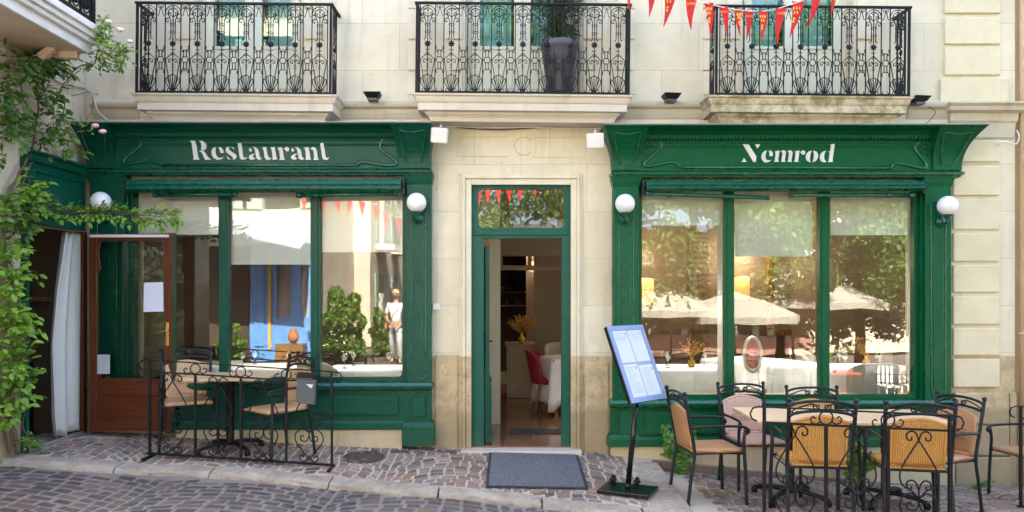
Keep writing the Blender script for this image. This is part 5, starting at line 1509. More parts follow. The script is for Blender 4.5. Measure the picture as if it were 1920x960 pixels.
cable('cable', [P(a, b, -.07) for a, b in ((1731, 197), (1752, 206), (1750, 218), (1732, 236))], .004, M['black_cord'], 'thin dark cable dropping from the right floodlight')
cable('cable', [P(a, b, -.05) for a, b in ((1868, 268), (1885, 266), (1905, 270), (1911, 255), (1906, 245))], .007, M['rope'], 'white cable looping near the top of the right pier')
cable('cable', [W(0, 92, -4.41), W(50, 120, -4.41), W(80, 139, -4.41), W(100, 136, -4.40), W(125, 118, -4.42)], .008, M['rope'], 'white cable drooping under the side house balcony')
cable('cable', [W(0, 78, -4.42), W(100, 148, -4.42), W(135, 160, -4.42), P(160, 166, -.05), P(176, 188, -.10), P(184, 210, -.20), P(202, 226, -.30)], .011, M['cord'], 'grey cable crossing the corner down to the left cornice')

# ------------------------------------------------------------ potted shrub on the middle balcony
PT = thing('potted_shrub', 'dark conifer shrub in a grey ribbed pot on the middle balcony', 'potted plant', P(1049, 175, -.18))
bz = PZ(176, -.18); cx = PX(1049, -.18)
mb = MB(); mb.lathe([(.115, 0), (.125, .02), (.17, .36), (.175, .365), (.18, .44), (.196, .45), (.20, .51), (.19, .515), (.18, .47)], (cx, -.18, bz), 20); mb.build('pot', M['pot'], PT)
mb = MB(); mb.tube([(cx, -.18, bz+.45), (cx+.02, -.18, bz+.8), (cx-.01, -.17, bz+1.2)], .016, 6); mb.build('trunk', M['stem'], PT)
def leafcol(rg, lo=0.0, hi=1.0): v = rg.uniform(lo, hi); return (v, v, v)
def leaf(mb, p, d, nrm_, L_, Wd, col, fold=.25):
    """a folded pointed leaf from p along d"""
    d = d.normalized(); s = d.cross(nrm_)
    if s.length < 1e-4: s = Vector((1, 0, 0))
    s.normalize(); u = s.cross(d).normalized()
    a = p; b = p + d*L_*.35 + s*Wd*.5 + u*fold*Wd*.5; c = p + d*L_*.75 + s*Wd*.32 + u*fold*Wd*.2; e = p + d*L_ - u*L_*.12
    f = p + d*L_*.75 - s*Wd*.32 + u*fold*Wd*.2; g = p + d*L_*.35 - s*Wd*.5 + u*fold*Wd*.5; m1 = p + d*L_*.38; m2 = p + d*L_*.75
    mb.add([a, b, c, e, f, g, m1, m2], [(0, 1, 6), (1, 2, 7, 6), (2, 3, 7), (0, 6, 5), (6, 7, 4, 5), (7, 3, 4)], col=col)
def rdir(rg): 
    while True:
        v = Vector((rg.uniform(-1, 1), rg.uniform(-1, 1), rg.uniform(-1, 1)))
        if .05 < v.length < 1: return v.normalized()
rg = random.Random(11); mb = MB()
for k in range(4200):
    t = rg.random(); z = bz+.50+t*1.1; r_ = .26*math.sqrt(max(.05, math.sin(PI*min(1, t*.8+.12))))*(.7+.3*math.sin(k*.01)); a = rg.uniform(0, 2*PI)
    rr = r_*math.sqrt(rg.random()); p = Vector((cx+rr*math.cos(a), -.18+rr*math.sin(a)*.6, z))
    if math.sin(p.x*31)+math.sin(p.z*23+p.y*9) < -1.0: continue
    leaf(mb, p, rdir(rg)+Vector((math.cos(a), 0, .2)), rdir(rg), rg.uniform(.04, .075), .018, leafcol(rg))
mb.build('foliage', M['leaf_dark'], PT)

# ============================================================ CLIMBING ROSE
RO = thing('climbing_rose', 'tall climbing rose with woody stems and pink blooms on the left stone wall', 'climbing plant', (-4.3, -1.1, .18))
stems = MB(); leaves = MB(); rg = random.Random(21)
def stem(pts, r0, r1):
    pts = cat_rom(pts, 5); n = len(pts)
    pts = [p + Vector((rg.uniform(-.006, .006), rg.uniform(-.006, .006), rg.uniform(-.006, .006))) for p in pts]
    stems.tube(pts, r0, 6, radii=[lerp(r0, r1, i/(n-1)) for i in range(n)]); return pts
def spray(p, d, n, size, lo, hi):
    """compound leaf: rachis with paired leaflets"""
    d = d.normalized(); side = d.cross(Vector((0, 0, 1)))
    if side.length < .1: side = Vector((1, 0, 0))
    side.normalize()
    tip = p + d*size*1.9 + Vector((0, 0, -.25*size))
    stems.tube([p, lerp(p, tip, .5)+Vector((0, 0, .15*size)), tip], .0018, 4)
    for k in range(n):
        t = .35 + .65*k/max(1, n-1)
        q = lerp(p, tip, t)
        for s in (-1, 1):
            if k == n-1 and s == 1:
                leaf(leaves, q, d+Vector((0, 0, -.3)), Vector((0, -.6, .8))+rdir(rg)*.4, size*1.15, size*.62, leafcol(rg, lo, hi)); continue
            leaf(leaves, q, d*.45+side*s+Vector((0, 0, -.25))+rdir(rg)*.25, Vector((0, -.6, .8))+rdir(rg)*.5, size*rg.uniform(.8, 1.1), size*.66, leafcol(rg, lo, hi))
qh = lambda v: v > 330
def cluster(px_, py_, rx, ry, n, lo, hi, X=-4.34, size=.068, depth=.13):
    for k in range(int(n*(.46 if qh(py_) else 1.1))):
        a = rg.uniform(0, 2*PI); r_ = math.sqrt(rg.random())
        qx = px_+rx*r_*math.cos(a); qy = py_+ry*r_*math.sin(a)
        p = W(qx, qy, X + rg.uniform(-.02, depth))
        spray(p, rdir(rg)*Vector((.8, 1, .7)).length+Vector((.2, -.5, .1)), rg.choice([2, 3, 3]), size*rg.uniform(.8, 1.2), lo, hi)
Wp = lambda L_, X=-4.36: [W(a, b, X) for a, b in L_]
stem(Wp([(34, 850), (24, 800), (8, 760), (28, 715), (42, 660), (44, 610), (30, 560), (12, 500), (6, 440), (2, 400)]), .026, .014)
stem(Wp([(30, 848), (20, 810), (35, 770), (44, 720), (48, 640), (36, 560), (40, 500)]), .013, .006)
stem(Wp([(40, 850), (55, 830), (42, 800), (48, 775)]), .008, .004)
stem(Wp([(0, 400), (22, 350), (45, 310), (62, 270), (68, 230), (72, 195), (66, 150)]), .013, .008)
stem(Wp([(38, 370), (50, 320), (70, 290), (82, 262), (105, 240), (118, 215), (122, 180)]), .010, .006)
stem(Wp([(75, 215), (95, 205), (110, 175), (122, 155), (135, 145), (152, 130)]), .010, .006)
stem(Wp([(68, 215), (45, 190), (40, 155), (35, 120)], -4.34), .006, .004)
stem(Wp([(0, 155), (20, 190), (40, 215), (70, 240)]), .005, .003)
stem(Wp([(70, 165), (95, 165), (118, 168), (135, 178)]), .004, .003)
stem([W(125, 150), W(148, 125, -4.3), P(176, 120, -.9), P(185, 90, -1.0), P(200, 50, -1.05)], .007, .003)
stem([W(135, 180, -4.38), P(172, 175, -.3), P(170, 215, -.3)], .004, .003)
br = stem([W(60, 375, -4.25), P(95, 392, -.95), P(135, 400, -.92), P(185, 396, -.9), P(235, 402, -.88), P(290, 405, -.86), P(328, 405, -.85)], .007, .002)
for i, p in enumerate(br):
    if i % 1 == 0:
        for s in (-1, 1, rg.choice((-1, 1))):
            spray(p, Vector((.75, -.25, .75*s))+rdir(rg)*.35, 3, .047*rg.uniform(.8, 1.25), .35, .9)
SZ = .055
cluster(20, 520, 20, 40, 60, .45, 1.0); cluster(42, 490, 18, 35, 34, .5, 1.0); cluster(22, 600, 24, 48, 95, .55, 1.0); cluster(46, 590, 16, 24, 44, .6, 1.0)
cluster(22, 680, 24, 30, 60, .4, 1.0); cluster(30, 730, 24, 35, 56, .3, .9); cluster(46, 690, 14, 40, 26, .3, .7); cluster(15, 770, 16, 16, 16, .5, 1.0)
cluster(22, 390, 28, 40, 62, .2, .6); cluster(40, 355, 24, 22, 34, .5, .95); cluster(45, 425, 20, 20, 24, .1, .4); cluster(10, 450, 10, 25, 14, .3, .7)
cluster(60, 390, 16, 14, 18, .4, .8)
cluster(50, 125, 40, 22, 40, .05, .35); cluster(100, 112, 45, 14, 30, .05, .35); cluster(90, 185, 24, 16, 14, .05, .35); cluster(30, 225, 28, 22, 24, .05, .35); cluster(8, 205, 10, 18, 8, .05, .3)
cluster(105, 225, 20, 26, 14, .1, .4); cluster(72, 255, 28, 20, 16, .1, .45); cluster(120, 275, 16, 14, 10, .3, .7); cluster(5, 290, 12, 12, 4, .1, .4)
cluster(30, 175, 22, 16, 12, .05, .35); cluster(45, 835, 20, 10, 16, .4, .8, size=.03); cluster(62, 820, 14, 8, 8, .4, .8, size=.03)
def cl2(px_, py_, rx, ry, y, n, lo, hi, size=.04):
    for k in range(n):
        a = rg.uniform(0, 2*PI); r_ = math.sqrt(rg.random())
        spray(P(px_+rx*r_*math.cos(a), py_+ry*r_*math.sin(a), y+rg.uniform(-.1, .1)), rdir(rg)+Vector((.2, -.3, .1)), rg.choice([2, 3]), size*rg.uniform(.8, 1.15), lo, hi)
cl2(195, 70, 18, 34, -1.05, 32, .45, .95, .044); cl2(215, 95, 26, 22, -1.0, 34, .35, .95, .044); cl2(205, 118, 30, 12, -1.0, 20, .1, .5, .034); cl2(163, 235, 14, 12, -.55, 8, .6, 1.0, .026); cl2(172, 118, 12, 14, -.9, 10, .1, .4)
stems.build('stems', M['stem'], RO)
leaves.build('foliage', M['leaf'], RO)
def bloom(p, r_, mat):
    mb = MB()
    for k in range(16):
        a = k*2.4; t = k/16; rr = r_*(.25+.75*t); h = r_*(.55-.7*t)
        c = p+Vector((rr*.55*math.cos(a), rr*.55*math.sin(a)-.3*rr, h*.6))
        mb.ball(c, r_*.42*(.6+.6*t), r_*.36, r_*.40*(.6+.5*t), 7, 5)
    mb.build('bloom', mat, RO)
for a, b, r_, mt in ((205, 42, .042, 'pale_rose'), (226, 57, .045, 'pale_rose'), (244, 78, .034, 'pale_rose'), (194, 88, .038, 'pale_rose'), (197, 20, .016, 'pink')): bloom(P(a, b, -1.08), r_, M[mt])
for a, b, r_ in ((180, 236, .042), (194, 247, .042)): bloom(P(a, b, -.65), r_, M['pink'])
for a, b in ((182, 177), (194, 100), (237, 98)): bloom(P(a, b, -.9), .016, M['orange_rose'])

# ------------------------------------------------------------ weeds and vine at the foot of the right shopfront
def leafplant(name, label, cat, x, y, z, hw, h, n, size, seed, lean=0, mat='leaf_vine'):
    rg = random.Random(seed); t = thing(name, label, cat, (x, y, z)); st = MB(); lv = MB()
    for k in range(max(3, n//9)):
        a = rg.uniform(-1, 1); tip = Vector((x+a*hw+lean, y-.05-rg.random()*.12, z+h*rg.uniform(.4, 1.0)))
        mid = Vector((x+a*hw*.4, y-.05, z+h*.4)); path = cat_rom([Vector((x, y, z-.01)), mid, tip], 6); st.tube(path, .003, 4)
        for q in path[2:]:
            for j in range(max(1, n//30)):
                d = rdir(rg)+Vector((0, -.6, .15))
                for m_ in range(3):
                    dd = Matrix.Rotation(R(-55+55*m_), 3, Vector((0, 1, 0))) @ d
                    leaf(lv, q+rdir(rg)*.03, dd, Vector((0, -1, .3))+rdir(rg)*.4, size, size*.75, leafcol(rg, .3, 1))
    st.build('stem', M['stem'], t); lv.build('foliage', M[mat], t); return t
leafplant('vine_plant', 'bright green lobed vine growing at the wall behind the side-on chair', 'plant', PX(1275, -.18), -.18, H_lo(1.75, -.15), .15, .50, 110, .05, 3, -.04)
leafplant('vine_plant', 'darker vine growing under the long table against the green shopfront', 'plant', PX(1600, -.2), -.2, H_lo(3.5, -.15), .25, .46, 100, .05, 4, 0, 'leaf')
leafplant('weed', 'small weed growing at the foot of the ochre pier', 'plant', PX(1826, -.18), -.18, H_lo(4.7, -.15)+.01, .10, .12, 18, .03, 6)
leafplant('weed', 'tiny weed on the kerb stone right of the vine', 'plant', PX(1350, -.2), -.2, H_lo(2.1, -.15)+.02, .08, .10, 14, .025, 8)
leafplant('weed', 'low weeds at the corner of the side doorway under the rose', 'plant', -4.28, -1.02, .18, .10, .14, 20, .03, 9)
rg = random.Random(8)
for k in range(16):
    x = rg.uniform(-3.6, 2.2); y = y_kerb(min(x, 1.4))+rg.uniform(-.5, .5) if x < 1.4 else rg.uniform(-1.6, -.5); z = (H_up(x, y)+.012 if y > y_kerb(x) and x < 1.42 else (H_road(x, y)+.012 if x < 1.42 else H_right(x, y)+.01))
    mb = MB(); leaf(mb, Vector((x, y, z)), Vector((rg.uniform(-1, 1), rg.uniform(-1, 1), 0)), Vector((0, 0, 1)), rg.uniform(.02, .035), .016, (1, 1, 1))
    mb.build('fallen_leaf', simple('dry_leaf', (.42, .28, .05), .8) if k == 0 else bpy.data.materials['dry_leaf'], label='small dry yellow leaf fallen on the '+('lower terrace setts' if x > 1.42 else 'upper pavement setts' if y > y_kerb(x) else 'dark road setts'), cat='leaf', group='dry leaves fallen on the setts')

# ------------------------------------------------------------ bunting with CHINON pennants
BU = thing('bunting', 'string of red pointed pennants with yellow print crossing before the third balcony', 'bunting', P(1400, 20, -1.4))
cp = [(1060, -130), (1180, -45), (1250, -22), (1300, -2), (1345, 11), (1395, 20), (1440, 20), (1475, 11), (1512, -2), (1560, -25), (1640, -80), (1700, -130)]
mb = MB(); mb.tube(cat_rom([P(a, b, -1.4) for a, b in cp], 4), .004, 5); mb.build('cord', M['rope'], BU)
cu = bpy.data.curves.new('txt', 'FONT'); cu.body = 'CHINON'; cu.size = .032; cu.align_x = 'CENTER'
to = bpy.data.objects.new('txt', cu); COL.objects.link(to); bpy.context.view_layer.update()
tm = bpy.data.meshes.new_from_object(to); bpy.data.objects.remove(to); tm.materials.clear(); tm.materials.append(M['yellow'])
flags = [(1183, -44, 1180, 20, 16), (1222, -30, 1217, 32, 22), (1258, -18, 1244, 51, 26), (1297, -3, 1296, 57, 22), (1329, 5, 1331, 70, 18), (1357, 12, 1361, 67, 17), (1385, 18, 1388, 68, 14), (1404, 20, 1399, 76, 17), (1431, 20, 1427, 81, 18), (1465, 15, 1458, 83, 21), (1497, 3, 1480, 72, 24), (1532, -12, 1515, 52, 20), (1574, -32, 1559, 27, 18)]
for k, (a, b, c, d, w_) in enumerate(flags):
    mb = MB(); n = 6; vs = []
    for i in range(n+1):
        t = i/n; xc = lerp(a, c, t); yc = lerp(b, d, t); hw = w_/2*(1-t)*.97+.3
        bend = 4*math.sin(t*PI)*(1 if k % 3 else -1)*.6
        for s in (-1, 0, 1): vs.append(P(xc+s*hw+bend, yc+(0 if t > 0 else s*0), -1.4+.012*s*math.sin(k+t*3)-.01*t))
    mb.add(vs, [(i*3+j, i*3+j+3, i*3+j+4, i*3+j+1) for i in range(n) for j in range(2)])
    fl = mb.build('pennant', M['red'], BU, solid=.0015)
    if k % 2 == 1 or k in (7, 9):
        o = bpy.data.objects.new('pennant_lettering', tm); COL.objects.link(o); o.parent = fl
        o.location = P(a, b+12, -1.44)-WOFF[BU]; o.rotation_euler = (R(90), R(0), 0); s_k = w_/22*.62; o.scale = (s_k, s_k*1.6, 1); WOFF[o] = Vector()
    else:
        mb = MB()
        for r0 in (0, 1):
            for j in range(3 if r0 == 0 else 2):
                xx = lerp(a, c, .17+.10*r0)+(j-(1 if r0 == 0 else .5))*w_*.22; zz = lerp(b, d, .17+.12*r0)
                mb.box(PX(xx-1.0, -1.44), PX(xx+1.0, -1.44), -1.441, -1.437, PZ(zz+3.0, -1.44), PZ(zz-2, -1.44))
        for j, t in enumerate((.46, .54)):
            xx = lerp(a, c, t); zz = lerp(b, d, t)
            mb.box(PX(xx-2.2, -1.44), PX(xx+2.2, -1.44), -1.441, -1.437, PZ(zz+.7, -1.44), PZ(zz-.7, -1.44)); mb.box(PX(xx-.7, -1.44), PX(xx+.7, -1.44), -1.442, -1.436, PZ(zz+2.6, -1.44), PZ(zz-2.6, -1.44))
        mb.build('pennant_emblem', M['yellow'], fl)
# ============================================================ DINING ROOM BEHIND THE WINDOWS
def cloth_table(label, px_, d, w_, dp, rz=0, z=0.0, round_=False):
    x = (px_-960)*d/1440; y = d-D
    t = thing('dining_table', label, 'table', (0, 0, 0), 'white clothed dining tables indoors')
    mb = MB(); mb.box(-w_/2, w_/2, -dp/2, dp/2, .71, .738); mb.build('table_top', M['wood_leg'], t)
    for sx in (-1, 1):
        for sy in (-1, 1): mb = MB(); mb.box(sx*(w_/2-.06)-.02, sx*(w_/2-.06)+.02, sy*(dp/2-.06)-.02, sy*(dp/2-.06)+.02, 0, .71); mb.build('leg', M['wood_leg'], t)
    t.location = (x, y, z); t.rotation_euler = (0, 0, rz)
    mb = MB(); N = 72; rg_ = random.Random(int(px_)); rings = []
    for j, (dr, zz) in enumerate(((-.5, .746), (-.0, .746), (.004, .742), (.012, .70), (.03, .5), (.045, .30), (.055, .16))):
        ring = []
        for k in range(N):
            a = 2*PI*k/N; c, s = math.cos(a), math.sin(a)
            m_ = max(abs(c)/(w_/2), abs(s)/(dp/2)); ex, ey = c/m_, s/m_
            f = 1 + dr/max(w_, dp)*2 if dr > -.4 else .02
            amp = max(0, (.74-zz))*.09*(1+math.sin(k*.7))
            corner = abs(abs(ex)-w_/2) + abs(abs(ey)-dp/2) < .06
            wv = 1 + amp*math.sin(k*2*PI*9/N*1.0)/max(w_, .5) + (.10*(.74-zz)/w_ if corner else 0)
            ring.append((ex*f*wv, ey*f*wv, zz - (.14*(.74-zz) if corner else 0)))
        rings.append(ring)
    vs = [Matrix.Translation((x, y, z)) @ Matrix.Rotation(rz, 4, 'Z') @ Vector(v) for r_ in rings for v in r_]
    mb.add(vs, [(j*N+k, (j+1)*N+k, (j+1)*N+(k+1) % N, j*N+(k+1) % N) for j in range(len(rings)-1) for k in range(N)], smooth=True)
    mb.build('tablecloth', M['cloth'], label='white tablecloth over the '+label, cat='tablecloth', group='white tablecloths indoors', solid=.003)
    return x, y, z+.75
def glassware(x, y, z, k, lab):
    mb = MB(); mb.lathe([(.03, 0), (.028, .004), (.004, .01), (.004, .08), (.025, .10), (.034, .13), (.030, .17), (.029, .17)], (x, y, z), 12); mb.build('wine_glass', M['glass_clear'], label=lab, cat='wine glass', group='wine glasses on the clothed tables')
M['glass_clear'] = glass_mat('clear_glassware', .25, (.9, .9, .9))
def vase(x, y, z, label, sc=1.0, big=False, seed=5):
    rg_ = random.Random(seed); t = thing('flower_vase', label, 'vase', (x, y, z))
    mb = MB(); mb.lathe([(.03*sc, 0), (.05*sc, .03*sc), (.048*sc, .07*sc), (.02*sc, .10*sc), (.024*sc, .13*sc)], (x, y, z), 14); mb.build('vase', M['amber'], t)
    mb = MB()
    for k in range(70 if not big else 260):
        d = rdir(rg_); d.z = abs(d.z)+.6; d.normalize(); L_ = rg_.uniform(.10, .26)*sc
        p = Vector((x, y, z+.12*sc)); q = p+d*L_; mb.tube([p, q], .0016*sc, 3); leaf(mb, q, d+rdir(rg_)*.8, rdir(rg_), .035*sc, .018*sc, None)
    mb.build('dried_stems', M['flame_plant'], t); return t
tabs = [('table by the left pane of the Nemrod window', 1290, 8.85, .85, .75, 0, 1), ('table in the middle of the Nemrod dining room', 1455, 9.5, .8, .8, R(20), 0), ('table by the right pane of the Nemrod window', 1618, 8.95, 1.0, .75, 0, 1),
        ('table in the right dining room beside the mullion', 1400, 9.9, .8, .8, R(35), 0), ('table by the right pane of the Restaurant window', 690, 8.8, .9, .7, 0, 0), ('table by the middle pane of the Restaurant window', 500, 9.0, .8, .75, 0, 0), ('table behind the left pane of the Restaurant window', 375, 9.4, .8, .75, 0, 0)]
gn = 0
for i, (lb, px_, d, a, b, rz, v) in enumerate(tabs):
    x, y, z = cloth_table(lb, px_, d, a, b, rz)
    if v: vase(x+.04, y, z, 'amber vase of dried flowers, '+('left' if i == 0 else 'right')+' pane of the Nemrod window', .9, seed=i)
    for k, (dx, dy) in enumerate(((-.25, -.1), (.22, .12), (-.2, .18))): glassware(x+dx, y+dy, z, k, 'stemmed wine glass on the '+lb)
x, y, z = cloth_table('table just inside the entrance on the right', 1075, 10.3, .8, .7, R(15)); 
def tub_chair(label, px_, d, rz, mt, legs='wood_leg', z=0.0):
    t = thing('dining_chair', label, 'chair', (0, 0, 0), 'upholstered dining chairs indoors')
    mb = MB(); n = 14; rows = 8; vs = []
    for j in range(rows+1):
        v = j/rows
        for i in range(n+1):
            u = i/n; a = lerp(-72, 72, u); top_ = .86-.10*abs(2*u-1)**3
            z_ = lerp(.42, top_, v); r_ = .26+.03*v
            vs.append((r_*math.sin(R(a)), r_*math.cos(R(a))*(1)+.06*v, z_))
    mb.add(vs, [(j*(n+1)+i, j*(n+1)+i+1, (j+1)*(n+1)+i+1, (j+1)*(n+1)+i) for j in range(rows) for i in range(n)], smooth=True); mb.build('backrest', M[mt], t, solid=.035)
    mb = MB(); mb.lathe([(.10, .40), (.23, .41), (.25, .45), (.22, .48), (.05, .49)], n=18); mb.build('seat', M['red_velvet'], t)
    for sx in (-1, 1):
        for sy in (-1, 1): mb = MB(); mb.tube([(sx*.22, sy*.22, 0), (sx*.15, sy*.15, .41)], .016, 6, radii=[.010, .019]); mb.build('leg', M[legs], t)
    t.location = ((px_-960)*d/1440, d-D, z); t.rotation_euler = (0, 0, rz); return t
tub_chair('grey upholstered chair with its back to the right pane of the Nemrod window', 1626, 8.42, R(178), 'grey_velvet')
tub_chair('grey chair on the far side of the table by the right pane', 1700, 9.6, R(-10), 'grey_velvet')
tub_chair('grey chair beside the middle table of the right dining room', 1545, 9.9, R(60), 'grey_velvet')
tub_chair('red velvet chair just inside the entrance', 1036, 10.15, R(80), 'red_velvet')
tub_chair('grey chair behind the tables inside the entrance', 1062, 11.2, R(20), 'grey_velvet')
tub_chair('grey chair seen through the Restaurant window, right pane', 615, 8.7, R(150), 'grey_velvet')
# medallion-back chair
t = thing('medallion_chair', 'silver oval-backed chair with a rosy medallion behind the middle pane', 'chair', (0, 0, 0)); cx, cy = PX(1411, 1.0), 1.0
mb = MB(); 
mb.tube([(cx+.10*math.cos(a), cy, .88+.20*math.sin(a)) for a in [2*PI*k/24 for k in range(24)]], .022, 8, closed=True); mb.build('back_frame', simple('silver_leaf', (.5, .5, .5), .3, .15, 20, metal=.8), t)
mb = MB(); mb.ball((cx, cy, .88), .08, .02, .17, 18, 10); mb.build('medallion', simple('rosy_fabric', (.5, .16, .13), .8), t)
mb = MB(); mb.box(cx-.05, cx+.05, cy-.03, cy-.018, .86, .89); mb.build('motif', M['paper'], t)
for s in (-1, 1):
    mb = MB(); mb.tube([(cx+s*.12, cy, .0), (cx+s*.08, cy, .70)], .02, 6); mb.build('leg', M['cloth'], t)
    mb = MB(); mb.tube([(cx+s*.14, cy+.4, .0), (cx+s*.16, cy+.4, .42)], .02, 6); mb.build('leg', M['cloth'], t)
mb = MB(); mb.box(cx-.2, cx+.2, cy, cy+.42, .42, .48); mb.build('seat', M['grey_velvet'], t, bevel=.02)
# gilt mirror
ym = YI-.06; t = thing('gilt_mirror', 'carved gilt mirror on the rear wall behind the middle pane', 'mirror', (PX(1466, ym), ym, PZ(632, ym)))
a, b, t1, b1 = PX(1437, ym), PX(1496, ym), PZ(455, ym), PZ(630, ym)
mb = MB(); w_ = .12
for q_ in ((a, b, b1, b1+w_), (a, b, t1-w_, t1), (a, a+w_, b1+w_, t1-w_), (b-w_, b, b1+w_, t1-w_)): mb.box(q_[0], q_[1], ym-.05, ym+.03, q_[2], q_[3])
mb.build('frame', M['gold'], t, bevel=.02)
mb = MB(); mb.box(a+w_, b-w_, ym, ym+.01, b1+w_, t1-w_); mb.build('glass', M['mirror'], t)
# sconces, lit
def sconce(label, x, y, z, e=14, w_=.10, h=.26):
    t = thing('wall_sconce', label, 'wall lamp', (x, y, z), 'lit amber wall sconces indoors')
    mb = MB(); mb.lathe([(w_*.5, -h/2), (w_, -h/2+.02), (w_, h/2-.02), (w_*.5, h/2)], (x, y, z), 16); mb.build('shade', M['lit_shade'], t)
    mb = MB(); mb.box(x-.03, x+.03, y, y+.14, z-.03, z+.03); mb.build('bracket', M['brass'], t)
    ld = bpy.data.lights.new('sconce_light', 'POINT'); lo = bpy.data.objects.new('sconce_light', ld); COL.objects.link(lo); lo.parent = t
    ld.energy = e; ld.color = (1, .76, .52); ld.shadow_soft_size = .14; lo.location = (0, -.12, h/2+.35)
LE = 6
sconce('amber lit sconce behind the left pane of the Nemrod window', PX(1208, 4.9), 4.9, PZ(545, 4.9), LE, .16, .42)
sconce('amber lit sconce behind the middle pane of the Nemrod window', PX(1391, 5.3), 5.3, PZ(540, 5.3), LE, .13, .4)
sconce('amber lit sconce on the rear wall behind the right pane of the Nemrod window', PX(1640, 5.3), 5.3, 1.9, LE, .07, .26)
sconce('amber lit sconce seen through the glass of the brown door', PX(281, 3.0), 3.0, PZ(535, 3.0), LE*.12, .07, .26)
sconce('amber lit sconce above the bar', .35, 5.3, 2.05, LE*.7, .06, .18)
# ceiling spots, then unseen fill lights added over the tables
for px_, py_, y in ((975, 366, .9), (1316, 441, 2.2)):
    mb = MB(); mb.lathe([(.05, -.012), (.05, 0)], (PX(px_, y), y, ZC-.001), 16); mb.build('ceiling_spot', M['lit_spot'], label='small lit ceiling spot ' + ('over the entrance' if px_ < 1000 else 'in the right dining room'), cat='ceiling light')
for px_, y, lb in ((1290, .95, 'over the table by the left pane of the Nemrod window'), (1440, 1.5, 'over the middle table of the Nemrod room'), (1625, .95, 'over the table by the right pane of the Nemrod window'), (600, 1.0, 'over the tables by the Restaurant window')):  # unseen lamps added behind the blinds to brighten the tablecloths
    x = PX(px_, y); t = thing('ceiling_spot', 'added ceiling fill light '+lb, 'ceiling light', (x, y, ZC)); mb = MB(); mb.lathe([(.05, -.012), (.05, 0)], (x, y, ZC-.001), 16); mb.build('lens', M['lit_spot'], t)
    ld = bpy.data.lights.new('table_fill_light', 'SPOT'); lo = bpy.data.objects.new('table_fill_light', ld); COL.objects.link(lo); lo.parent = t; ld.energy = 34; ld.spot_size = R(75); ld.spot_blend = .8; ld.color = (1, .92, .80); ld.shadow_soft_size = .05; lo.location = (0, 0, -.04)
# bar seen through the door
yb = 3.7
BR = thing('bar_counter', 'pale panelled bar counter with a wooden top seen through the doorway', 'counter', (PX(977, yb), yb, 0))
a, b, zt = PX(950, yb), PX(1000, yb), PZ(645, yb)
mb = MB(); mb.box(a, b, yb, yb+.6, 0, zt-.03); mb.box(a+.04, b-.04, yb-.01, yb, .12, zt-.08); mb.build('body', M['shade_cream'], BR, bevel=.006)
mb = MB(); mb.box(a-.03, b+.02, yb-.03, yb+.62, zt-.029, zt); mb.build('top', M['counter_wood'], BR)
vase(PX(978, 3.9), 3.9, zt, 'tall bunch of dried orange flowers on the bar counter', 1.15, True)
SHL = thing('bar_shelf', 'dark shelves of glasses and bottles at the back of the bar', 'shelf', (0, YI+1.6, 1.0))
for z in (1.35, 1.62): mb = MB(); mb.box(-.7, .4, YI+1.5, YI+1.9, z-.02, z); mb.build('board', M['counter_wood'], SHL)
mb = MB(); mb.box(-.75, -.25, YI+1.2, YI+1.9, 0, 1.0); mb.build('cabinet', M['black_metal'], SHL)
mb = MB(); mb.box(-.30, -.24, YI+1.35, YI+1.45, 0, 2.2); mb.build('post', M['cream'], SHL)
for k in range(9):
    x = -.6+k*.1; mb = MB(); mb.lathe([(.03, 0), (.035, .09), (.03, .1)], (x, YI+1.6, 1.35 if k % 2 else 1.62), 10); mb.build('drinking_glass', M['glass_clear'], label='small glass on the %s bar shelf' % ('lower' if k % 2 else 'upper'), cat='glass', group='glasses on the bar shelves')
for k, x in enumerate((-.02, .06, .22)):
    mb = MB(); mb.lathe([(.036, 0), (.036, .18), (.013, .24), (.013, .30)], (x, YI+1.62, 1.62), 10); mb.build('bottle', M['dark_bottle'], label='dark wine bottle on the upper bar shelf', cat='bottle', group='dark bottles on the bar shelf')
mb = MB(); mb.box(PX(955, 1.0), PX(1050, 1.0), .72, 1.0, .001, .012); mb.build('inner_mat', M['mat_edge'], label='dark mat on the polished floor inside the entrance', cat='doormat')
# voile strips beside the panes
for (a, b) in ((1345, 1360), (1702, 1712), (254, 266)):
    mb = MB(); n = 10; vs = []
    for j, zz in enumerate((.5, 2.75)):
        for i in range(n+1): vs.append((lerp(PX(a, .2), PX(b, .2), i/n), .2+.02*math.sin(i*1.9), zz))
    mb.add(vs, [(i, i+1, n+2+i, n+1+i) for i in range(n)], smooth=True)
    mb.build('window_curtain', M['curtain'], label='narrow white curtain at the edge of the '+('left pane of the Nemrod window' if a == 1345 else 'right pane of the Nemrod window' if a == 1702 else 'left pane of the Restaurant window'), cat='curtain')

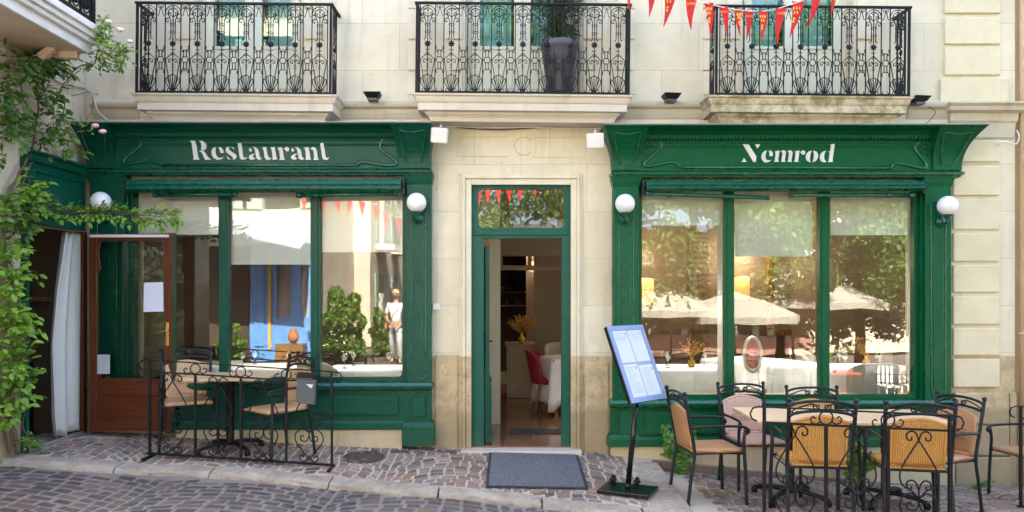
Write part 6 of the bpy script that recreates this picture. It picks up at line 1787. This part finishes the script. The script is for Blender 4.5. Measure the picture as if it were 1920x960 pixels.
# ============================================================ ACROSS THE STREET (seen mirrored in the glass)
def MXc(px_, d): return (px_-960)*d/1440
def MZc(py_, d): return EYE+(548-py_)*d/1440
M['far_cream'] = stone_mat('sunlit_limestone', (0.62, 0.55, 0.44), OCH, bw=.7, bh=.4, stain=.3)
M['far_blue'] = simple('bright_blue_paint', (0.16, 0.36, 0.74), .4, .08)
M['far_shutter'] = simple('sage_shutter_paint', (0.30, 0.38, 0.30), .6)
M['awning_grey'] = simple('grey_awning_cloth', (0.30, 0.32, 0.34), .9)
M['parasol'] = blind_mat('cream_parasol_cloth', (0.62, 0.58, 0.48))
M['far_red'] = simple('red_awning_cloth', (0.50, 0.06, 0.05), .9)
M['far_pink'] = simple('pink_render', (0.36, 0.20, 0.15), .9)
M['slate'] = simple('slate_roof', (0.07, 0.075, 0.09), .7)
def house(label, x0, x1, y0, y1, z0, h, mat, wins_, cat='building', side=None):
    t = thing('facing_house', label, cat, ((x0+x1)/2, (y0+y1)/2, z0))
    holes = [(a, b, c, d) for (a, b, c, d) in wins_]
    mb = MB(); mb.wall(x0, x1, z0, z0+h, holes, y0, y0-.3)
    mb.wall(y1, y0-.3, z0, z0+h, side or [], x1, x1-.3, axis='x'); mb.box(x0, x0+.3, y1, y0-.3, z0, z0+h); mb.box(x0+.3, x1-.3, y1, y1+.3, z0, z0+h)
    mb.build('wall', mat, t)
    mb = MB(); mb.box(x0-.2, x1+.2, y1-.2, y0+.25, z0+h, z0+h+.25); mb.build('roof', M['slate'], t)
    for (a, b, c, d) in holes:
        mb = MB(); mb.box(a, b, y0-.2, y0-.15, c, d); mb.build('window', M['dark_bottle'], t)
        if d-c < 2.2:
            for s, xx in ((-1, a), (1, b)): mb = MB(); mb.box(xx, xx+s*(b-a)*.48, y0+.01, y0+.05, c, d); mb.build('shutter', M['far_shutter'], t)
    return t
def win_row(x0, x1, n, z, w_=.9, h=1.6): return [(lerp(x0, x1, (i+.5)/n)-w_/2, lerp(x0, x1, (i+.5)/n)+w_/2, z, z+h) for i in range(n)]
# house with the blue shop
YA = -10.2; dA = D-YA
xb0, xb1 = MXc(472, dA), MXc(592, dA)
hA = house('cream house across the street with a bright blue shop on its corner', -14, xb1, YA, -15.5, 0.0, 8.5, M['far_cream'], win_row(-13, xb1, 5, 3.6) + win_row(-13, xb1, 5, 6.2), 'building')
BS = thing('blue_shopfront', 'bright blue wooden shopfront with yellow lettering strip across the street', 'shopfront', ((xb0+xb1)/2, YA+.1, 0))
mb = MB(); mb.wall(xb0, xb1+.02, 0.0, 2.75, [(MXc(520, dA), MXc(548, dA), 1.0, 2.4), (MXc(566, dA), MXc(582, dA), 1.0, 2.4)], YA+.18, YA+.02); mb.build('front', M['far_blue'], BS)
mb = MB(); mb.box(MXc(507, dA), MXc(512, dA), YA+.2, YA+.22, .3, 2.6); mb.build('lettering_strip', M['yellow'], BS)
mb = MB(); mb.box(xb0-2.5, xb0-.02, YA+.02, YA+.12, 0, 2.7); mb.build('dark_panel', M['dark_brown'], BS)
mb = MB(); mb.box(MXc(480, dA), MXc(498, dA), YA+.185, YA+.21, .35, 2.3); mb.build('door_leaf', M['far_blue'], BS, bevel=.02)
mb = MB(); a = MXc(380, dA)
mb.add([(a, YA+.25, 3.35), (xb1, YA+.25, 3.05), (xb1+.1, YA+1.8, 2.55), (a, YA+2.1, 3.1)], [(0, 1, 2, 3)]); mb.build('street_awning', M['awning_grey'], label='grey awning over the blue shop across the street', cat='awning', solid=.03)
# planters / pottery in front of the blue shop
mb = MB(); mb.lathe([(.05, 0), (.12, .08), (.13, .18), (.07, .27), (.09, .3)], (MXc(548, dA-.6), YA+.6, .45), 14); mb.build('clay_jar', simple('terracotta', (.5, .2, .08), .8), label='round orange clay jar displayed outside the blue shop', cat='jar')
mb = MB(); mb.box(MXc(520, dA-.6), MXc(570, dA-.6), YA+.4, YA+.8, .0, .44); mb.build('display_bench', M['counter_wood'], label='low wooden display bench outside the blue shop', cat='bench')
# receding house with shutters and balconies
YB = -14.5; dB = D-YB
side = [( -16.6-i*3.0, -15.7-i*3.0, z, z+1.9) for i in range(4) for z in (.3, 3.2, 6.2)]
hB = house('tall cream house with sage shutters receding up the side street', -10.5, MXc(693, dB), YB, -30, 0.0, 8.8, M['far_cream'], [(MXc(606, dB), MXc(614, dB), .9, 2.0)], 'building', side=side)
xs_ = MXc(693, dB)
for (ya, yb_, z, z2) in side:
    mb = MB(); mb.box(xs_-.2, xs_-.15, ya, yb_, z, z2); mb.build('window', M['dark_bottle'], hB)
    for yy, s in ((ya, -1), (yb_, 1)): mb = MB(); mb.box(xs_+.01, xs_+.05, yy, yy+s*.45, z, z2); mb.build('shutter', M['far_shutter'], hB)
for i in range(3):
    y = -16.15-i*3; z = 3.1
    bt = thing('street_balcony', 'small iron balcony number %s along the receding cream house' % ('one', 'two', 'three')[i], 'balcony', (xs_+.3, y, z), 'small balconies up the side street')
    mb = MB(); mb.box(xs_+.001, xs_+.6, y-.8, y+.8, z-.18, z); mb.build('slab', M['slab'], bt)
    mb = MB()
    for k in range(13): yy = lerp(y-.78, y+.78, k/12); mb.tube([(xs_+.57, yy, z), (xs_+.57, yy, z+.9)], .012, 4)
    for zz in (z+.06, z+.9): mb.tube([(xs_, y-.78, zz), (xs_+.57, y-.78, zz), (xs_+.57, y+.78, zz), (xs_, y+.78, zz)], .018, 4)
    mb.build('railing', M['iron'], bt)
mb = MB(); mb.tube([(MXc(640, dB), YB+.08, 0), (MXc(640, dB), YB+.08, 7)], .06, 8); mb.build('drainpipe', M['cord'], label='grey drainpipe on the cream house across the street', cat='pipe')
mb = MB(); mb.box(MXc(606, dB), MXc(636, dB), YB+.01, YB+.04, MZc(492, dB), MZc(479, dB)); mb.build('street_name_plate', simple('pale_blue_enamel', (.5, .58, .75), .4), label='pale blue street name plate on the cream house', cat='sign')
house('cream houses beyond the side street on its right', 2.5, 5.5, -27, -34, -.8, 6.5, M['far_cream'], win_row(2.6, 5.4, 2, .4)+win_row(2.6, 5.4, 2, 3.4))
house('pink rendered house beyond the parasols', 5.6, 12.5, -24, -32, -1.0, 3.4, M['far_pink'], win_row(6, 12, 4, -.2, 1.2, 1.9))
house('long pale house at the far side of the square', 12.6, 30, -25, -32, -1.0, 6.5, M['far_cream'], win_row(13, 29, 8, .2)+win_row(13, 29, 8, 3.0))
house('low pale house closing the side street', -3.9, 2.2, -36, -40, -.3, 5.5, M['far_cream'], win_row(-3, 2, 3, 1.2))
def ra(label, x0, x1, y, z): mb = MB(); mb.add([(x0, y, z+.5), (x1, y, z+.5), (x1, y+1.6, z), (x0, y+1.6, z)], [(0, 1, 2, 3)]); mb.build('red_awning', M['far_red'], label=label, cat='awning', solid=.03)
ra('red awning on the pink house', 6.0, 9.2, -24, 1.0); ra('second red awning further along the pink house', 9.6, 12.3, -24, 1.0)

def parasol(x, y, r_, ztop, label):
    gz = H_right(x, y)-.03
    t = thing('parasol', label, 'parasol', (x, y, gz), 'cream parasols over the terrace across the street')
    mb = MB(); mb.tube([(x, y, gz), (x, y, ztop)], .025, 8); mb.build('pole', M['counter_wood'], t)
    mb = MB(); N = 8; vs = [(x, y, ztop)]
    for rr, dz in ((.5, .28), (1.0, .72)):
        for k in range(16):
            a = 2*PI*k/16; f = rr*r_*(1 if k % 2 == 0 else .955); vs.append((x+f*math.cos(a), y+f*math.sin(a), ztop-dz*r_/2+(0.0 if k % 2 == 0 else -.02)))
    for k in range(16): a = 2*PI*k/16; f = r_*(1 if k % 2 == 0 else .955); vs.append((x+f*math.cos(a), y+f*math.sin(a), ztop-.72*r_/2-.18+.04*(k % 2)))
    fs = [(0, 1+k, 1+(k+1) % 16) for k in range(16)] + [(1+j*16+k, 17+j*16+k, 17+j*16+(k+1) % 16, 1+j*16+(k+1) % 16) for j in range(2) for k in range(16)]
    mb.add(vs, fs, smooth=False); mb.build('canopy', M['parasol'], t, solid=.01)
    mb = MB(); mb.lathe([(.3, 0), (.3, .06), (.05, .1)], (x, y, gz), 12); mb.build('base', M['bin'], t)
parasol(3.25, -10.3, 1.75, 1.85, 'cream parasol nearest the entrance side of the terrace'); parasol(5.2, -9.9, 1.5, 1.62, 'small cream parasol in the middle front of the terrace')
parasol(7.2, -11.6, 2.3, 2.2, 'largest cream parasol in the middle of the terrace'); parasol(11.3, -11.8, 2.0, 1.9, 'cream parasol at the far end of the terrace'); parasol(4.6, -14.2, 2.0, 1.9, 'cream parasol in the rear row of the terrace'); parasol(9.8, -15.0, 2.1, 1.9, 'cream parasol at the rear right of the terrace')
# terrace chairs and a red table
for i, (x, y) in enumerate(((9.0, -10.2), (9.7, -10.6))):
    t = thing('garden_chair', ('white', 'second white')[i]+' slatted chair on the far terrace', 'chair', (x, y, H_right(x, y)-.03), 'white chairs on the far terrace')
    gz = H_right(x, y)-.03; mb = MB(); mb.box(x-.2, x+.2, y-.2, y+.2, gz+.43, gz+.46); mb.build('seat', M['white_plastic'], t)
    mb = MB(); [mb.box(x-.2+k*.1, x-.14+k*.1, y-.22, y-.2, gz+.46, gz+.9) for k in range(4)]; mb.build('backrest', M['white_plastic'], t)
    for sx in (-1, 1):
        for sy in (-1, 1): mb = MB(); mb.box(x+sx*.18-.015, x+sx*.18+.015, y+sy*.18-.015, y+sy*.18+.015, gz, gz+.43); mb.build('leg', M['white_plastic'], t)
x, y = 7.9, -10.4; gz = H_right(x, y)-.03; t = thing('red_table', 'red folding table on the far terrace', 'table', (x, y, gz))
mb = MB(); mb.box(x-.35, x+.35, y-.35, y+.35, gz+.71, gz+.74); mb.build('table_top', M['far_red'], t)
for s in (-1, 1): mb = MB(); mb.tube([(x-s*.3, y, gz), (x+s*.3, y, gz+.71)], .015, 5); mb.build('leg', M['far_red'], t)

# trees on the square
def tree(x, y, gz, label, h=7.5, seed=1, low=2.2, spread=2.6, nleaf=5200, mat='leaf_tree', trunk=.16):
    rg_ = random.Random(seed); t = thing('plane_tree', label, 'tree', (x, y, gz), 'trees of the square across the street')
    mb = MB(); pts = cat_rom([Vector((x, y, gz)), Vector((x+.06, y, gz+1.5)), Vector((x-.05, y+.05, gz+3.2)), Vector((x+.1, y, gz+h*.8))], 5); n = len(pts)
    mb.tube(pts, trunk, 9, radii=[lerp(trunk, .05, i/(n-1)) for i in range(n)]); tips = []
    for k in range(22):
        a = k*2.4+rg_.uniform(-.3, .3); s0 = lerp(low+.3, h*.8, (k/22)**1.25); p = Vector((x, y, gz+s0)); L_ = spread*rg_.uniform(.55, 1.0)*math.sin(PI*lerp(.38, .9, k/22)); q_ = p+Vector((math.cos(a)*L_, math.sin(a)*L_, rg_.uniform(.1, .7))); m_ = lerp(p, q_, .5)+Vector((0, 0, .25))
        mb.tube(cat_rom([p, m_, q_], 4), .04, 5, radii=[.05-.004*i for i in range(9)]); tips += [q_, m_, lerp(m_, q_, .6)]
    mb.build('trunk', M['bark'], t)
    mb = MB(); cl = []
    for tp in tips:
        for j in range(3): cl.append((tp+rdir(rg_)*rg_.uniform(.1, .65)+Vector((0, 0, -.6*rg_.random())), rg_.uniform(.3, .7), rg_.random()))
    for k in range(nleaf):
        c, r_, v = rg_.choice(cl); d = rdir(rg_); p = c+Vector((d.x*1.15, d.y*1.15, d.z*.8))*r_*rg_.random()**.4
        s1 = rdir(rg_); s2 = s1.cross(rdir(rg_)).normalized(); L_ = rg_.uniform(.07, .13)
        cv = min(1, max(0, v*.6+rg_.uniform(0, .4))); mb.add([p-s1*L_, p+s2*L_*.42, p+s1*L_, p-s2*L_*.42], [(0, 1, 2, 3)], col=(cv, cv, cv))
    mb.build('crown', M[mat], t); return t
for i, (px_, d, sd_, lb) in enumerate(((1303, 19.2, 1, 'dark trunked tree nearest the entrance side of the square'), (1462, 21.5, 2, 'tree standing in the middle of the square'), (1612, 20.5, 3, 'tree at the right side of the square'), (1780, 19.5, 4, 'tree at the far right of the square'))):
    x = MXc(px_, d); tree(x, D-d, H_right(x, D-d)-.03, lb, seed=sd_, h=13.5, spread=3.2, nleaf=24000, low=1.7, trunk=(.19, .16, .17, .17)[i])
tree(-.1, -13.5, H_right(-.1, -13.5)-.05, 'bushy tree standing across from the entrance door', h=13, seed=7, low=3.6, spread=2.8, nleaf=10000)
# bushes by the side street
def bush(px_, d, hw, h, label, seed, mat='leaf_tree', n=1500, flowers=False):
    rg_ = random.Random(seed); x = MXc(px_, d); y = D-d; gz = H_road(x, y)-.03; t = thing('bush', label, 'bush', (x, y, gz)); mb = MB()
    mb.tube([(x, y, gz), (x, y, gz+h*.5)], .04, 6); mb.build('stem', M['bark'], t); mb = MB()
    for k in range(n):
        d_ = rdir(rg_); f = 1+.2*math.sin(d_.x*7+seed)+.15*math.sin(d_.z*9); p = Vector((x+d_.x*hw*f, y+d_.y*hw*.7*f, gz+h*.5+d_.z*h*.5*f)); s1 = rdir(rg_); s2 = s1.cross(rdir(rg_)).normalized(); L_ = .085
        cv = .35+.65*rg_.random(); mb.add([p-s1*L_, p+s2*L_*.5, p+s1*L_, p-s2*L_*.5], [(0, 1, 2, 3)], col=(cv, cv, cv))
    mb.build('foliage', M[mat], t)
    if flowers:
        mb = MB()
        for k in range(60): d_ = rdir(rg_); p = (x+d_.x*hw*1.05, y+abs(d_.y)*hw*.75, gz+h*.35+d_.z*h*.35); mb.ball(p, .022, n=5, m=4)
        mb.build('white_flowers', M['white_plastic'], t)
bush(638, 18.2, .50, 1.55, 'round green bush dotted with white flowers across the street', 3, n=2400, flowers=True); bush(715, 19.5, .30, 1.1, 'smaller clipped green bush beside the flowering one', 4, n=800)
bush(430, 17.5, .3, .8, 'low shrub at the left of the blue shop', 6, n=500)

# second string of pennants over the street, mirrored in the panes
B2 = thing('bunting', 'second string of red pennants high over the street, mirrored in the panes', 'bunting', (-3, -7.5, 4.2)); dd = 15.4
pts = [P(a, b, dd-D) for a, b in ((560, 366), (620, 368), (690, 380), (760, 408), (850, 362), (905, 350), (965, 346), (1040, 325), (1100, 300))]
pts = [Vector((p.x, -(p.y), p.z)) for p in pts]; cr = cat_rom(pts, 6)
mb = MB(); mb.tube(cr, .006, 4); mb.build('cord', M['rope'], B2)
for k in range(1, len(cr)-1, 2):
    p = cr[k]; mb = MB(); mb.add([p+Vector((-.07, 0, 0)), p+Vector((.07, 0, 0)), p+Vector((.03*math.sin(k*2), .02, -.36))], [(0, 2, 1)]); mb.build('pennant', M['red'], B2, solid=.002)

# passer-by mirrored in the right pane of the Restaurant window
def skin_obj(name, mat, joints, edges, parent, subd=2):
    me = bpy.data.meshes.new(name); me.from_pydata([j[0] for j in joints], edges, []); me.materials.append(mat)
    o = bpy.data.objects.new(name, me); COL.objects.link(o); o.parent = parent; WOFF[o] = Vector()
    sk = o.modifiers.new('skin', 'SKIN'); sk.use_smooth_shade = True
    for i, j in enumerate(joints):
        r_ = j[1]; v = me.skin_vertices[0].data[i]; v.radius = (r_, r_) if not isinstance(r_, tuple) else r_; v.use_root = (i == 0)
    sb = o.modifiers.new('sub', 'SUBSURF'); sb.levels = subd; sb.render_levels = subd
    return o
dP = 17.6; wx = MXc(741, dP); wy = D-dP; wz = H_road(wx, wy)-.03
PE = thing('person', 'woman with short fair hair, white top and pale trousers walking across the street', 'person', (wx, wy, wz))
M['skin'] = simple('skin', (.50, .28, .19), .6); M['hair'] = simple('fair_hair', (.55, .40, .22), .7); M['top'] = simple('white_top', (.72, .70, .70), .9); M['trousers'] = simple('pale_trousers', (.50, .53, .52), .9)
J = [((0, 0, .93), .11), ((0, 0, 1.10), .10), ((0, 0, 1.30), .115), ((0, 0, 1.40), .06), ((0, 0, 1.47), .045), ((0, 0, 1.56), .075), ((0, .01, 1.64), .07),
     ((.15, 0, 1.36), .045), ((.20, .02, 1.10), .036), ((.19, .10, .90), .026), ((-.15, 0, 1.36), .045), ((-.21, -.02, 1.10), .036), ((-.16, .16, 1.02), .026),
     ((.09, 0, .86), .085), ((.10, .06, .48), .055), ((.10, -.02, .10), .035), ((.11, .10, .03), .032), ((-.09, 0, .86), .085), ((-.10, .0, .48), .055), ((-.11, -.16, .12), .035), ((-.11, -.06, .03), .032)]
E = [(0,1),(1,2),(2,3),(3,4),(4,5),(5,6),(2,7),(7,8),(8,9),(2,10),(10,11),(11,12),(0,13),(13,14),(14,15),(15,16),(0,17),(17,18),(18,19),(19,20)]
for base, dx in ((9, Vector((0, .02, -1))), (12, Vector((.3, .9, -.2)))):
    p0 = Vector(J[base][0]); dx.normalize()
    for f in range(5):
        off = Vector(((f-2)*.014, 0, 0)) if f else Vector((.03, .01, 0)); i0 = len(J); L_ = (.05, .075, .085, .08, .065)[f]
        J.append((tuple(p0+off+dx*.05), .008)); J.append((tuple(p0+off*1.1+dx*(.05+L_*.6)), .007)); J.append((tuple(p0+off*1.1+dx*(.05+L_)+Vector((0, .01, 0))), .006)); E += [(base, i0), (i0, i0+1), (i0+1, i0+2)]
skin_obj('body', M['skin'], J, E, PE, 1)
skin_obj('top', M['top'], [((0, 0, .92), .13), ((0, 0, 1.10), .118), ((0, 0, 1.30), .132), ((0, 0, 1.385), .07), ((.16, 0, 1.36), .06), ((.205, .015, 1.14), .055), ((-.16, 0, 1.36), .06), ((-.215, -.015, 1.14), .055)], [(0,1),(1,2),(2,3),(2,4),(4,5),(2,6),(6,7)], PE)
skin_obj('trousers', M['trousers'], [((0, 0, .94), .125), ((.09, 0, .84), .10), ((.10, .06, .48), .072), ((.10, -.02, .12), .055), ((-.09, 0, .84), .10), ((-.10, .0, .48), .072), ((-.11, -.16, .14), .055)], [(0,1),(1,2),(2,3),(0,4),(4,5),(5,6)], PE)
mb = MB(); o_ = Vector((wx, wy, wz)); mb.ball(o_+Vector((0, -.012, 1.62)), .088, .095, .095, 14, 10); mb.build('hair', M['hair'], PE)
mb = MB(); mb.ball(o_+Vector((0, .05, 1.585)), .062, .052, .075, 12, 9); mb.ball(o_+Vector((0, .105, 1.58)), .012, .02, .018, 8, 6); mb.build('face', M['skin'], PE)
mb = MB()
for s in (-1, 1): mb.ball(o_+Vector((s*.03, .095, 1.605)), .026, .012, .02, 8, 6)
mb.build('sunglasses', M['dark_bottle'], PE)
mb = MB(); mb.tube([o_+Vector(v) for v in ((.13, .04, 1.36), (0, .12, 1.2), (-.17, .06, .95))], .01, 5); mb.ball(o_+Vector((-.22, .02, .86)), .06, .12, .12, 10, 8); mb.build('shoulder_bag', simple('tan_leather', (.35, .16, .08), .6), PE)
